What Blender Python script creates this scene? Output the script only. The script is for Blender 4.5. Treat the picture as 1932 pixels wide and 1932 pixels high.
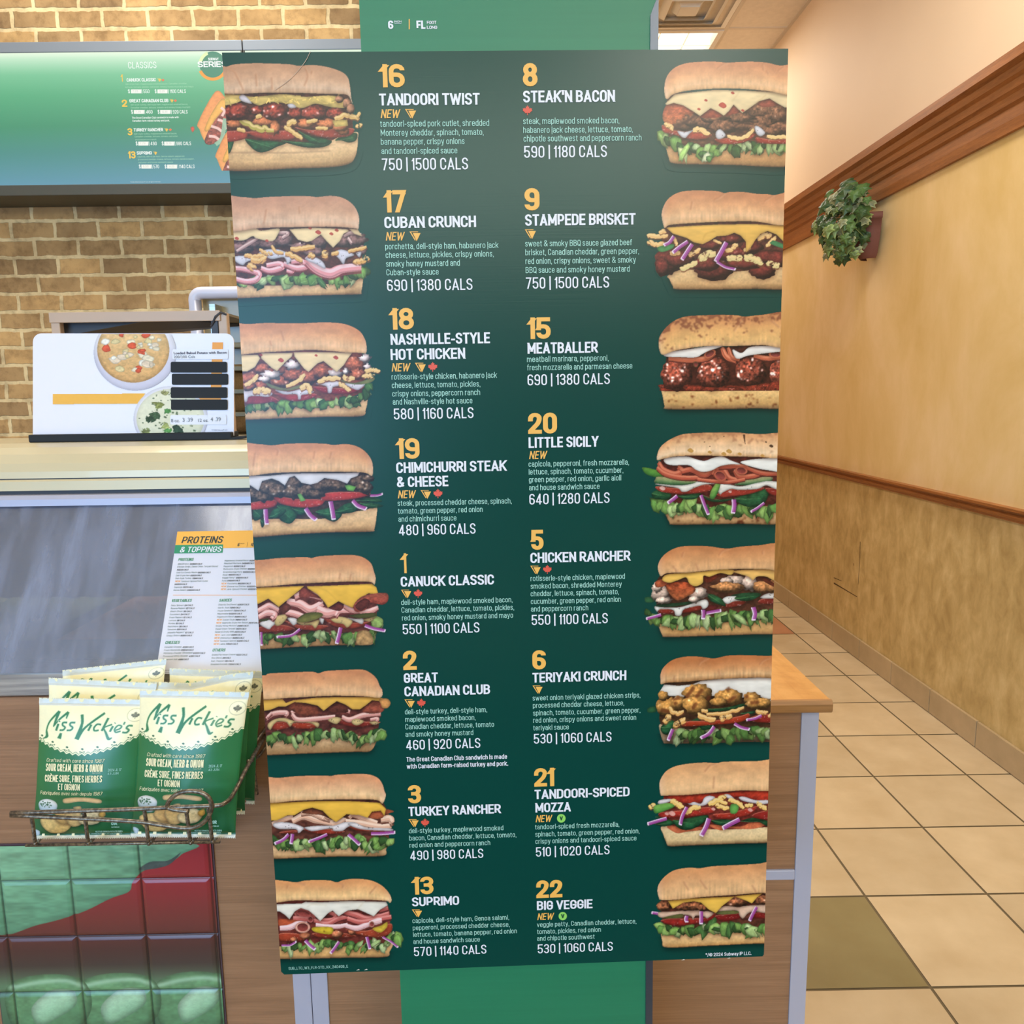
import bpy, bmesh, math, random
import numpy as np
from mathutils import Vector, Matrix
SC = bpy.context.scene
COL = SC.collection
for o in list(bpy.data.objects): bpy.data.objects.remove(o)
# ---------------------------------------------------------------- camera, world, lights, exposure
CAM_H = 1.35
F, PITCH, YAW, ROLL = 1482.39, 0.14906, 0.00764, -0.01363
_fw = np.array([math.sin(YAW)*math.cos(PITCH), math.cos(YAW)*math.cos(PITCH), -math.sin(PITCH)])
_ri = np.array([math.cos(YAW), -math.sin(YAW), 0.]); _up = np.cross(_ri, _fw)
_ri, _up = _ri*math.cos(ROLL)+_up*math.sin(ROLL), _up*math.cos(ROLL)-_ri*math.sin(ROLL)
cam = bpy.data.cameras.new('camera'); cam.sensor_width = 36; cam.lens = F/1932*36; cam.clip_start = .02
co = bpy.data.objects.new('camera', cam); COL.objects.link(co)
co.matrix_world = Matrix([[*r, t] for r, t in zip(np.stack([_ri, _up, -_fw], 1), (0, 0, CAM_H))]+[[0, 0, 0, 1]])
SC.camera = co
SC.view_settings.view_transform = 'Standard'; SC.view_settings.look = 'None'
SC.view_settings.gamma = 1; SC.view_settings.use_curve_mapping = False
SC.view_settings.exposure = 0.0
w = bpy.data.worlds.new('world'); SC.world = w; w.use_nodes = True
w.node_tree.nodes['Background'].inputs[0].default_value = (.86, .92, 1., 1); w.node_tree.nodes['Background'].inputs[1].default_value = .35
def area(name, loc, rot, sx, sy, power, color):
    l = bpy.data.lights.new(name, 'AREA'); l.shape = 'RECTANGLE'; l.size = sx; l.size_y = sy; l.energy = power; l.color = color
    o = bpy.data.objects.new(name, l); COL.objects.link(o); o.location = loc; o.rotation_euler = rot; return o
R90 = math.pi/2
area('storefront_daylight', (-2.3, -4.02, 1.55), (R90, 0, 0), 2.6, 1.7, 178, (.32, .6, 1.))
area('transom_daylight', (0.1, -4.02, 3.05), (R90, 0, 0), 3.2, .75, 80, (.92, 1., .84))
WARM = (1., .93, .82)
for nm, x, y, e in (('troffer_light', 1.25, -2.9, 75), ('troffer_light', -.9, -2.7, 7), ('troffer_light', 1.08, 2.1, 40), ('troffer_light', 1.08, 5.75, 24), ('troffer_light', -1.35, 2.35, 40), ('troffer_light', -1.35, -.6, 8)):
    area(nm, (x, y, 3.5), (0, 0, 0), .56, 1.16, e, WARM)
# ---------------------------------------------------------------- painter for the printed sandwich pictures
import numpy as np, math
class Pic:
    W, H, S = 322, 262, 6.0          # grid cells; six layout units per cell
    def __init__(s, seed, cw=None, ch=None):
        if cw: s.W, s.H = cw, ch
        s.rng = np.random.default_rng(seed)
        s.rgb = np.zeros((s.H, s.W, 3)); s.a = np.zeros((s.H, s.W)); s.sh = np.zeros((s.H, s.W))
        s.Y, s.X = np.mgrid[0:s.H, 0:s.W]
    def smooth(s, p, closed=True, k=6):
        p = np.asarray(p, float); n = len(p)
        if closed: q = [p[(np.arange(n) + i - 1) % n] for i in range(4)]
        else:
            e = np.vstack([2*p[0]-p[1], p, 2*p[-1]-p[-2]]); q = [e[i:i+n-1] for i in range(4)]
        out = []
        for t in np.linspace(0, 1, k, endpoint=False):
            out.append(.5*(2*q[1] + (q[2]-q[0])*t + (2*q[0]-5*q[1]+4*q[2]-q[3])*t*t + (3*q[1]-q[0]-3*q[2]+q[3])*t**3))
        o = np.stack(out, 1).reshape(-1, 2)
        return o if closed else np.vstack([o, p[-1:]])
    def mask(s, p):
        p = np.asarray(p, float)/s.S; m = np.zeros((s.H, s.W))
        x0, y0 = np.floor(p.min(0)).astype(int)-1; x1, y1 = np.ceil(p.max(0)).astype(int)+2
        x0, y0 = max(x0, 0), max(y0, 0); x1, y1 = min(x1, s.W), min(y1, s.H)
        if x1 <= x0 or y1 <= y0: return m
        a, b = p, np.roll(p, -1, 0); acc = 0
        for dy in (-.25, .25):
            ys = np.arange(y0, y1)+dy
            c = (a[:, 1][None] > ys[:, None]) != (b[:, 1][None] > ys[:, None])
            dyv = np.where(b[:, 1] == a[:, 1], 1e-9, b[:, 1]-a[:, 1])
            xi = np.where(c, a[:, 0]+(ys[:, None]-a[:, 1])*(b[:, 0]-a[:, 0])/dyv, -1e9)
            for dx in (-.25, .25):
                xs = np.arange(x0, x1)+dx
                acc = acc+((xi[:, :, None] > xs[None, None]).sum(1) % 2)
        m[y0:y1, x0:x1] = acc/4.
        return m
    def blur(s, m, r):
        r = max(1, int(r)); k = 2*r+1
        for ax in (0, 1):
            for _ in (0, 1):
                q = np.pad(m, [(r+1, r) if i == ax else (0, 0) for i in range(2)], mode='edge').cumsum(ax)
                m = (np.take(q, range(k, q.shape[ax]), ax)-np.take(q, range(0, q.shape[ax]-k), ax))/k
        return m
    def noise(s, sx, sy):
        gw, gh = int(s.W/sx)+3, int(s.H/sy)+3
        g = s.rng.uniform(-1, 1, (gh, gw)); x = s.X/sx; y = s.Y/sy
        i, j = x.astype(int), y.astype(int); u, v = x-i, y-j; u = u*u*(3-2*u); v = v*v*(3-2*v)
        return (g[j, i]*(1-u)+g[j, i+1]*u)*(1-v)+(g[j+1, i]*(1-u)+g[j+1, i+1]*u)*v
    def put(s, m, col):
        s.rgb = s.rgb*(1-m[..., None])+col*m[..., None]; s.a = s.a+(1-s.a)*m
    def grad(s, m, stops):
        on = m > .02; any_ = on.any(0); t = np.zeros_like(m)
        top = np.where(any_, on.argmax(0), 0); bot = np.where(any_, s.H-1-on[::-1].argmax(0), 1)
        t = np.clip((s.Y-top[None])/np.maximum(bot-top, 1)[None], 0, 1)
        ts = [q[0] for q in stops]; cs = np.array([q[1] for q in stops])/255.
        return np.stack([np.interp(t, ts, cs[:, i]) for i in range(3)], -1)
    def drop(s, m, d, r=3, dy=3):
        k = np.roll(s.blur(m, r), dy, 0)*d
        s.rgb = s.rgb*(1-np.clip(k, 0, .9)[..., None]*np.array([.8, .95, 1.]))
    def poly(s, p, c, c2=None, n=.08, sx=7, sy=5, edge=.25, er=3, sm=1, drop=.0, hi=0):
        p = s.smooth(p) if sm else p; m = s.mask(p)
        if not m.any(): return m
        if drop: s.drop(m, drop)
        col = s.grad(m, [(0, c), (1, c2 or c)])
        f = 1+n*(s.noise(sx, sy)*.7+s.noise(sx/2.6, sy/2.6)*.5)
        f = f*(1-edge*2*np.clip(1-s.blur(m, er), 0, .5))
        col = col*f[..., None]
        if hi:
            h = np.clip(s.noise(4, 3)-(1-hi), 0, 1)*2.2; col = col+h[..., None]*.6
        s.put(m, np.clip(col, 0, 1)); return m
    def line(s, p, w, c, a=1., sm=1, blur=0):
        p = s.smooth(p, False) if sm and len(p) > 2 else np.asarray(p, float)
        d = np.gradient(p, axis=0); nrm = np.stack([-d[:, 1], d[:, 0]], 1); nrm /= np.linalg.norm(nrm, axis=1)[:, None]+1e-9
        ww = np.asarray(w)*np.ones(len(p)) if np.ndim(w) == 0 else np.interp(np.linspace(0, 1, len(p)), np.linspace(0, 1, len(w)), w)
        m = s.mask(np.vstack([p+nrm*ww[:, None]/2, (p-nrm*ww[:, None]/2)[::-1]]))
        if blur: m = s.blur(m, blur)
        m = m*a*(s.a > 0 if blur else 1); s.put(m, np.array(c)/255.*np.ones((s.H, s.W, 1))); return m
    # ---- food
    def top(s, p, c0=(203, 136, 95), c1=(221, 160, 114), c2=(229, 182, 138), c3=(214, 166, 118), end=1, wr=1, sp=0):
        m = s.mask(s.smooth(p)); s.drop(m, .55, 3, 3)
        col = s.grad(m, [(0, c0), (.12, c0), (.45, c1), (.8, c2), (1, c3)])
        b = s.blur(m, 9); f = 1+.05*s.noise(26, 14)+.035*s.noise(9, 7)+.02*s.noise(2.5, 2.5)
        t = s.grad(m, [(0, (0, 0, 0)), (1, (255, 255, 255))])[..., 0]
        if wr: f = f+wr*.075*np.clip(t-.35, 0, 1)*s.noise(3.2, 16)*1.6
        col = col*f[..., None]
        xs = np.where(m.any(0))[0]; ex = xs.max() if end > 0 else xs.min()
        k = np.clip(1-np.abs(s.X-ex)/16., 0, 1)**1.5
        col = col*(1-.45*k[..., None])+np.array([236, 205, 180])/255.*.45*k[..., None]
        col = col*(1-.32*np.clip(1-s.blur(m, 2), 0, .5)*(t > .5))[..., None]
        if sp:
            h = s.blur(np.clip(.6*s.noise(5, 4)+.5*s.noise(2.7, 2.3)+.55*s.noise(17, 9)+.55-1.6*np.clip(t, 0, .6)-.33, 0, .3), 1)*2.6*sp
            col = col*(1-np.clip(h, 0, .75))[..., None]+np.array([128, 72, 50])/255.*np.clip(h, 0, .75)[..., None]
        s.put(m, np.clip(col, 0, 1)); s.tm = m
    def crease(s, *ls):
        for p in ls: s.line(p, 16, (168, 104, 70), .5, blur=1); s.line([(x+12, y+6) for x, y in p], 10, (240, 196, 158), .35, blur=1)
    def bot(s, p, c0=(226, 186, 140), c1=(208, 166, 118), c2=(150, 112, 74), end=1, sp=0):
        q = s.smooth(p); m = s.mask(q); sh = s.blur(np.roll(m, 5, 0), 5); s.sh = np.maximum(s.sh, sh*(s.Y > 0.5*(s.Y[m > .5].min()+s.Y[m > .5].max())))
        col = s.grad(m, [(0, c0), (.3, c0), (.72, c1), (.93, c2), (1, (96, 66, 44))])
        f = 1+.05*s.noise(20, 10)+.05*s.noise(2.6, 2.6)+.03*s.noise(6, 4)
        xs = np.where(m.any(0))[0]; ex = xs.max() if end > 0 else xs.min()
        k = np.clip(1-np.abs(s.X-ex)/22., 0, 1)**1.4
        col = col*f[..., None]; col = col*(1-.5*k[..., None])+np.array([228, 190, 150])/255.*.5*k[..., None]
        if sp:
            h = s.blur(np.clip(.6*s.noise(9, 6)+.6*s.noise(3, 3)-.42, 0, .3), 1)*2.6; col = col*(1-h[..., None]*np.array([.55, .8, .9]))
        s.put(m, np.clip(col, 0, 1))
    def ins(s, p, c=(84, 42, 34)):                    # what shows between the fillings; laid under the layers drawn so far
        p = np.asarray(p, float); cx, cy = p.mean(0)
        p[:, 0] = np.where((p[:, 0] > 25) & (p[:, 0] < 1795), cx+(p[:, 0]-cx)*.955, p[:, 0]); p[:, 1] += np.where(p[:, 1] < cy, -45, 60)
        m = s.mask(p); k = m*(1-s.a); f = 1+.35*(s.noise(9, 5)*.7+s.noise(3.5, 3)*.5)
        s.rgb = s.rgb+k[..., None]*f[..., None]*np.array(c)/255.; s.a = s.a+k
    def tom(s, p, c=(180, 68, 54)):
        m = s.poly(p, c, tuple(int(v*.78) for v in c), n=.12, edge=.3, er=2, drop=.35)
        h = m*np.clip(s.noise(3, 2)-.72, 0, 1)*1.8; s.rgb = s.rgb+(1-s.rgb)*h[..., None]
        m2 = m*(1-np.roll(m, 2, 0)); s.rgb = s.rgb+(np.array([.9, .55, .45])-s.rgb)*(m2*.5)[..., None]
    def spin(s, *ps):
        for p in ps:
            m = s.poly(p, (52, 104, 62), (24, 66, 42), n=.3, sx=9, sy=5, edge=.35, er=3, drop=.35)
            c = np.mean(p, 0); a = np.asarray(p[0], float); s.line([a, (a+c)/2+(6, 5), c, c*1.5-a*.5], [9, 6, 5, 2], (120, 164, 104), .55)
    def let(s, path, dep, n, g=0, big=1., seed=0):
        P = s.smooth(path, False, 12); r = np.random.default_rng(seed+17)
        cols = [(154, 188, 104), (130, 170, 86), (178, 204, 134), (104, 148, 74), (78, 118, 62), (192, 212, 154), (120, 160, 82)]
        for i in range(n):
            c0 = P[int(len(P)*(i+.5)/n) % len(P)]+r.normal(0, 14, 2)
            if i % 4 == 0: col = (58, 92, 48)
            else: col = cols[r.integers(len(cols))]
            col = tuple(min(255, int(v*(1+g*.01))) for v in col)
            h = dep*r.uniform(.5, 1.2)*(.8 if i % 4 == 0 else 1)*.95; w = r.uniform(55, 130)*big; a = r.normal(.1, .5)
            q = np.array([(-w*.5, -h*.3), (-w*.1, -h*.5), (w*.45, -h*.35), (w*.55, h*.1), (w*.3, h*.5+r.uniform(-15, 15)), (w*.05, h*.42), (-w*.2, h*.55), (-w*.55, h*.25)])
            q = q*r.uniform(.6, 1.35, q.shape); ca, sa = math.cos(a), math.sin(a)
            q = q@np.array([[ca, sa], [-sa, ca]])+c0+(0, h*.25)
            s.poly(q, tuple(min(255, int(v*1.12)) for v in col), tuple(int(v*.8) for v in col), n=.12, sx=4, sy=6, edge=.35, er=2, sm=0, drop=.3)
            v = q[[1, 4]]; s.line([v[0]*.7+v[1]*.3, v[0]*.2+v[1]*.8], 6, tuple(min(255, v_+45) for v_ in col), .55)
    def oni(s, *L):
        for p, w in L:
            w = w*.88; p = np.asarray(p, float); s.drop(s.mask(s.smooth([p[0]-w/2, p[0]+w/2, p[-1]+w/2, p[-1]-w/2])), .3)
            s.line(p, w, (150, 66, 138)); d = p[-1]-p[0]; nn = np.array([-d[1], d[0]])/np.hypot(*d)
            s.line(p+nn*w*.1, w*.35, (192, 118, 186), .6); s.line(p+nn*w*.42, w*.26, (236, 214, 234), .95)
            e = p[-1]; t = d/np.hypot(*d); s.line([e-t*10, e+t*6], w*.9, (238, 222, 236), .9, sm=0)
    def cri(s, *L, c=(216, 172, 104)):
        for p, w in L:
            pp = s.smooth(p, False) if len(p) > 2 else np.linspace(p[0], p[1], 7); pp = pp+s.rng.normal(0, w*.09, pp.shape)
            q = [tuple(v+(3, w*.3)) for v in pp]; s.line(q, w*.9, (120, 70, 44), .75)
            s.line(pp, [w*.7, w*1.05, w*.85, w*1.1, w*.6], c); s.line(pp-(0, w*.18), w*.35, (240, 208, 150), .7)
    def sau(s, *ps, c=(238, 230, 226), dots=2):
        for p in ps:
            m = s.poly(p, c, tuple(int(v*.86) for v in c), n=.04, edge=.3, er=2, drop=.3)
            P = np.asarray(p, float)
            for _ in range(dots):
                w = s.rng.dirichlet(np.ones(len(P))); x, y = w@P
                s.line([(x-4, y), (x+5, y+2)], 9, (70, 60, 60), .8, sm=0)
    def che(s, p, c=(240, 188, 74), c2=None, sm=0, n=.05): s.poly(p, c, c2 or tuple(int(v*.93) for v in c), n=n, sx=24, sy=10, edge=.16, er=2, sm=sm, drop=.6)
    def ham(s, *L, c=(226, 170, 160), lip=(246, 214, 208), dk=(140, 70, 62)):
        for p, w in L:
            pp = s.smooth(p, False) if len(p) > 2 else np.asarray(p, float)
            s.line([tuple(v+(2, w*.42)) for v in pp], w*.6, dk, .8); s.line(pp, [w*.7, w, w, w*.7], c)
            s.line([tuple(v-(0, w*.22)) for v in pp], w*.36, lip, .85); s.line([tuple(v+(0, w*.38)) for v in pp], w*.16, tuple(int(v*.78) for v in c), .9)
    def roll(s, x, y, rx, ry, c=(214, 140, 124), dk=(96, 44, 40), a=0):
        t = np.linspace(0, 2*math.pi, 22)[:-1]; ca, sa = math.cos(a), math.sin(a)
        e = lambda k: [(x+rx*k*math.cos(u)*ca-ry*k*math.sin(u)*sa, y+rx*k*math.cos(u)*sa+ry*k*math.sin(u)*ca) for u in t]
        s.poly(e(1), c, n=.08, edge=.2, er=2, drop=.4); s.poly(e(.72), dk, tuple(min(255, int(v*1.7)) for v in dk), n=.15, edge=.1, er=1)
    def ball(s, x, y, rx, ry, c=(126, 58, 44), dk=.5, spec=.14, jag=.06, n=.5):
        t = np.linspace(0, 2*math.pi, 26)[:-1]; r = 1+s.rng.normal(0, jag, 25)
        m = s.mask(s.smooth(np.stack([x+rx*r*np.cos(t), y+ry*r*np.sin(t)], 1))); s.drop(m, .45, 4, 2)
        u, v = (s.X*s.S-x)/rx, (s.Y*s.S-y)/ry
        L = np.clip(.95-.45*(u+.25)**2-.55*(v+.35)**2, .28, 1.1)
        f = L*(1+n*(.6*s.noise(5, 4)+.5*s.noise(2.4, 2.4)))
        col = np.array(c)/255.*1.25*f[..., None]
        h = s.blur(np.clip(s.noise(3, 2.6)+.4*s.noise(8, 7)-(1.02-spec*1.5), 0, 1)*(L > .5), 1)*4; col = col+np.clip(h, 0, .75)[..., None]
        s.put(m, np.clip(col, 0, 1))
    def shred(s, p, n, c, l=60, w=16, seed=0):
        r = np.random.default_rng(seed+5); P = s.smooth(p, False, 10)
        for i in range(n):
            q = P[r.integers(len(P))]+r.normal(0, 22, 2); a = r.normal(0, .7); d = np.array([math.cos(a), math.sin(a)])*l*r.uniform(.5, 1.1)/2
            k = r.uniform(.8, 1.12); s.line([q-d, q+d], w, tuple(min(255, int(v*k)) for v in c), 1, sm=0)
    def dots(s, c, *L):
        for x, y, r in L: s.poly([(x-r, y), (x, y-r*.7), (x+r, y+r*.2), (x+r*.2, y+r*.8)], c, n=.05, edge=.1)

def paint_sandwich(k):
    p = Pic(100+k); Z = 30
    CH = (244, 214, 166); RD = (196, 74, 56)
    if k == 0:      # 16
        p.bot([(20, 1030), (600, 1080), (1200, 1080), (1400, 1010), (1590, 960), (1602, 1040), (1598, 1130), (1570, 1250), (1500, 1325), (1300, 1362), (900, 1376), (20, 1384)])
        p.line([(120, 1196), (500, 1194), (780, 1200), (1000, 1190), (1290, 1178)], 9, (140, 104, 76), .8, blur=1)
        p.ins([(20, 480), (1500, 500), (1560, 720), (1580, 960), (1400, 1020), (1000, 1060), (500, 1060), (20, 1060)])
        p.spin([(110, 1070), (190, 1050), (150, 1190), (110, 1190)], [(320, 1040), (470, 1055), (600, 1062), (780, 1085), (680, 1130), (570, 1182), (470, 1190), (380, 1130)], [(730, 1060), (1000, 1075), (1285, 1055), (1270, 1110), (1150, 1140), (960, 1130)], [(920, 948), (1050, 1000), (1280, 1055), (1200, 1102), (1090, 1092), (990, 1030)], [(1340, 1055), (1460, 985), (1590, 975), (1580, 1055), (1500, 1082), (1420, 1060)])
        p.tom([(90, 960), (330, 955), (310, 1040), (90, 1070)]); p.tom([(340, 960), (560, 950), (850, 950), (880, 1030), (740, 1052), (500, 1036), (390, 1000)]); p.tom([(880, 905), (1100, 940), (1500, 915), (1560, 950), (1480, 1012), (1250, 1024), (1080, 990)])
        for a in [(200, 870, 95, 55), (560, 840, 150, 62), (660, 920, 60, 75), (1010, 865, 90, 62), (1260, 870, 120, 62), (1440, 950, 60, 50), (1400, 900, 90, 60)]: p.ball(*a, c=(206, 122, 78), n=.25, jag=.12, spec=.08)
        p.cri(([(250, 785), (330, 860), (450, 915), (640, 940)], 66), c=(178, 160, 78))
        for a in [(230, 735, 150, 100), (650, 735, 150, 105), (900, 745, 95, 75), (1110, 745, 150, 95), (1350, 750, 110, 75), (460, 720, 70, 60)]: p.ball(*a, c=(136, 54, 42), spec=.2)
        p.cri(([(790, 870), (900, 835)], 62), ([(760, 900), (870, 960), (970, 1040)], 48), ([(1020, 845), (1140, 825)], 44), ([(1120, 912), (1260, 918)], 40), ([(1340, 810), (1460, 770), (1610, 815)], 56), ([(1580, 905), (1650, 878)], 44), ([(1590, 790), (1625, 740)], 36), ([(230, 930), (320, 945)], 44), ([(440, 790), (500, 770)], 46))
        p.poly([(1310, 830), (1480, 820), (1490, 890), (1340, 905)], (216, 184, 104), n=.1, sm=0)
        p.che([(20, 540), (250, 535), (420, 560), (750, 530), (1000, 560), (1300, 545), (1460, 600), (1500, 680), (1300, 680), (1120, 640), (960, 690), (800, 640), (600, 620), (470, 660), (330, 600), (150, 650), (20, 650)], (206, 176, 104), sm=1, n=.25)
        p.shred([(60, 590), (500, 590), (900, 600), (1250, 600), (1420, 620)], 70, (222, 190, 108), 70, 13); p.sau([(250, 560), (300, 535), (370, 600), (390, 640), (280, 610)], [(800, 650), (860, 640), (900, 680), (830, 690)], c=(226, 214, 222), dots=0)
        for a in [(1390, 590, 50, 40), (1480, 640, 50, 60), (1520, 700, 45, 60)]: p.ball(*a, c=(170, 118, 90), n=.3)
        p.top([(20, 230), (110, 216), (200, 190), (420, 178), (640, 182), (830, 190), (930, 208), (1060, 198), (1200, 210), (1340, 245), (1440, 290), (1492, 350), (1512, 440), (1525, 560), (1538, 640), (1490, 545), (1380, 530), (1200, 526), (900, 515), (600, 512), (20, 508)], (190, 142, 110), (204, 158, 126), (210, 174, 146), (196, 154, 122))  # bun tones dulled: the weaker light at the board's top is painted in
        p.crease([(100, 222), (190, 270), (240, 360), (300, 490)], [(1080, 265), (1072, 305)], [(930, 206), (1000, 230), (1030, 330), (990, 440)], [(440, 300), (450, 440)], [(620, 340), (625, 480)])
    if k == 1:      # 17
        p.bot([(20, 1210), (700, 1200), (1300, 1180), (1500, 1100), (1620, 1000), (1668, 1040), (1662, 1140), (1640, 1270), (1610, 1300), (1200, 1312), (700, 1326), (20, 1345)])
        p.ins([(20, 520), (1600, 520), (1660, 700), (1680, 900), (1640, 1010), (1500, 1160), (900, 1190), (20, 1210)])
        p.let([(240, 1180), (500, 1130), (750, 1110), (950, 1100), (1200, 1110), (1440, 1120), (1580, 1030), (1690, 990)], 150, 34, seed=1)
        p.ham(([(180, 1000), (300, 1010), (470, 1060), (440, 1130), (330, 1150), (200, 1120)], 62), ([(500, 1000), (600, 1030), (740, 990), (700, 950), (560, 970)], 62), ([(780, 960), (860, 1000), (850, 1040), (790, 1030)], 46), ([(760, 950), (900, 1000), (1020, 975), (940, 920), (840, 930)], 66), ([(1010, 900), (1120, 1000), (1280, 1060), (1420, 1010), (1640, 985)], 110), c=(226, 150, 156), lip=(240, 206, 214), dk=(128, 52, 56))
        for a in [(300, 770, 120, 70), (420, 720, 120, 55), (600, 720, 130, 70), (760, 690, 110, 75), (1160, 700, 110, 80), (1420, 690, 110, 80), (1600, 680, 110, 70), (940, 760, 110, 55), (1110, 820, 110, 55), (1660, 800, 50, 60)]: p.ball(*a, c=(132, 96, 94), n=.35, spec=.05, jag=.14)
        p.ham(([(220, 810), (330, 740), (470, 660)], 40), ([(690, 600), (800, 605), (740, 660)], 44), ([(1440, 640), (1520, 600), (1640, 620)], 40), ([(1490, 660), (1530, 720)], 46), c=(186, 146, 144), lip=(224, 194, 188), dk=(80, 54, 56))
        p.sau([(200, 870), (330, 860), (480, 880), (340, 930), (290, 970), (200, 920)], [(470, 830), (560, 790), (700, 790), (800, 830), (860, 870), (800, 960), (760, 880), (620, 900), (540, 860)], [(1000, 900), (1120, 880), (1210, 940), (1230, 1010), (1130, 960)], [(1330, 830), (1420, 790), (1560, 850), (1470, 890), (1440, 960), (1390, 900)], [(1580, 830), (1640, 820), (1620, 880)], c=(226, 220, 234))
        p.cri(([(310, 850), (420, 870), (540, 860)], 46), ([(380, 900), (480, 920), (550, 890)], 70), ([(350, 960), (430, 1000)], 70), ([(480, 790), (560, 830), (630, 830)], 40), ([(620, 745), (680, 820), (750, 830)], 36), ([(830, 790), (960, 780), (1110, 755)], 56), ([(780, 830), (880, 870), (970, 920)], 52), ([(1040, 850), (1110, 870)], 56), ([(1200, 830), (1260, 860)], 80), ([(1300, 840), (1380, 830)], 44), ([(1490, 810), (1600, 790), (1700, 760)], 40), ([(1560, 940), (1640, 920), (1720, 880)], 66), c=(216, 162, 92))
        p.che([(20, 560), (400, 545), (500, 575), (700, 550), (690, 620), (640, 690), (560, 690), (440, 660), (400, 640), (270, 690), (20, 640)], CH, sm=1); p.che([(820, 560), (1100, 540), (1480, 560), (1500, 580), (1440, 610), (1400, 690), (1320, 770), (1250, 700), (1180, 620), (1080, 690), (1020, 705), (920, 680)], CH); p.dots(RD, (222, 662, 26), (565, 688, 20), (1150, 592, 34), (1360, 570, 24), (1300, 610, 24), (1056, 545, 22)); p.che([(1500, 550), (1600, 560), (1650, 640), (1560, 610)], (236, 206, 160))
        p.top([(20, 200), (300, 195), (430, 204), (600, 190), (900, 180), (1060, 184), (1140, 192), (1280, 178), (1400, 192), (1500, 240), (1570, 310), (1610, 400), (1616, 480), (1606, 560), (1560, 548), (1300, 530), (900, 535), (500, 545), (20, 570)], (190, 138, 112), (206, 156, 126), (216, 178, 150), (200, 154, 124)); p.crease([(420, 205), (500, 260)], [(1140, 192), (1230, 240)], [(560, 330), (530, 500)], [(930, 300), (940, 380)])  # bun darkened here too, dimmer light of the upper board put into its colours
    if k == 2:      # 18
        p.bot([(20, 1210), (700, 1170), (1300, 1150), (1500, 1080), (1640, 1070), (1650, 1140), (1630, 1230), (1580, 1300), (1200, 1308), (700, 1325), (20, 1338)])
        p.ins([(20, 540), (1600, 570), (1660, 800), (1640, 960), (1400, 1060), (900, 1110), (20, 1170)], (120, 58, 44))
        p.let([(260, 1200), (450, 1150), (620, 1160), (830, 1150), (1000, 1120), (1180, 1130), (1430, 1120), (1580, 1060), (1690, 950)], 150, 34, seed=2)
        p.tom([(230, 1060), (500, 1060), (640, 1120), (560, 1140), (400, 1160), (240, 1150)], (164, 48, 58)); p.tom([(590, 1040), (800, 1050), (1040, 1040), (1060, 1080), (900, 1126), (760, 1120)], (180, 54, 58)); p.tom([(1040, 960), (1300, 980), (1540, 980), (1620, 960), (1500, 1030), (1350, 1048), (1130, 1030)], (164, 46, 54))
        p.sau([(230, 1020), (330, 1000), (560, 1030), (520, 1080), (400, 1070), (300, 1080), (280, 1130), (250, 1130)], [(600, 1000), (760, 1020), (900, 990), (1040, 1020), (960, 1050), (900, 1060), (890, 1105), (860, 1105), (840, 1050), (700, 1050)], [(1060, 930), (1200, 910), (1320, 900), (1330, 950), (1260, 970), (1240, 1030), (1200, 1030), (1180, 960)], [(1390, 930), (1500, 920), (1620, 930), (1580, 980), (1520, 1000)], c=(232, 222, 234))
        for a in [(320, 870, 110, 80), (470, 760, 110, 60), (640, 780, 110, 70), (680, 900, 150, 70), (820, 830, 120, 80), (990, 850, 130, 90), (1140, 790, 120, 90), (440, 950, 100, 50), (1300, 800, 110, 70), (1510, 720, 130, 100), (1540, 820, 90, 70), (300, 960, 80, 50)]: p.ball(*a, c=(170, 92, 66), n=.35, jag=.12, spec=.12)
        for a in [(560, 830, 110, 55), (480, 880, 70, 40), (1290, 810, 80, 50), (800, 720, 90, 60), (1620, 640, 60, 55), (1650, 740, 40, 40), (1400, 790, 30, 40)]: p.ball(*a, c=(226, 206, 206), n=.12, jag=.2, spec=0)
        p.poly([(500, 920), (700, 980), (900, 940), (880, 980), (720, 1010), (560, 980)], (134, 132, 84), n=.1); p.poly([(1340, 880), (1500, 920), (1720, 860), (1700, 910), (1560, 940), (1400, 920)], (132, 136, 84), n=.1)
        p.cri(([(250, 950), (340, 900), (400, 830)], 46), ([(360, 1010), (450, 1000), (540, 1020)], 66), ([(740, 950), (860, 900), (930, 820)], 48), ([(880, 1000), (960, 950), (1010, 1030)], 60), ([(1090, 910), (1200, 870), (1340, 870)], 52), ([(1330, 920), (1400, 970), (1450, 1010)], 44), ([(1370, 840), (1430, 880), (1500, 870)], 50), ([(1620, 790), (1700, 770), (1790, 790)], 46), ([(1600, 850), (1660, 840), (1730, 835)], 50), c=(230, 190, 128))
        p.che([(20, 600), (400, 600), (430, 640), (370, 740), (280, 790), (20, 790)], CH); p.che([(440, 580), (800, 580), (790, 620), (720, 680), (620, 785), (560, 750), (440, 640)], CH); p.che([(810, 570), (1200, 570), (1480, 575), (1430, 640), (1380, 720), (1300, 795), (1220, 730), (1150, 672), (1080, 700), (980, 795), (930, 760), (820, 620)], CH); p.dots(RD, (665, 660, 34), (1066, 606, 18), (1290, 630, 30), (438, 600, 18))
        p.top([(20, 262), (300, 250), (480, 238), (700, 240), (920, 240), (1100, 232), (1300, 236), (1440, 264), (1560, 330), (1620, 420), (1640, 500), (1634, 580), (1560, 578), (1400, 572), (1200, 555), (1000, 545), (800, 555), (500, 570), (20, 580)]); p.crease([(920, 240), (930, 250)], [(670, 330), (700, 440)], [(540, 440), (560, 500)])
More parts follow.
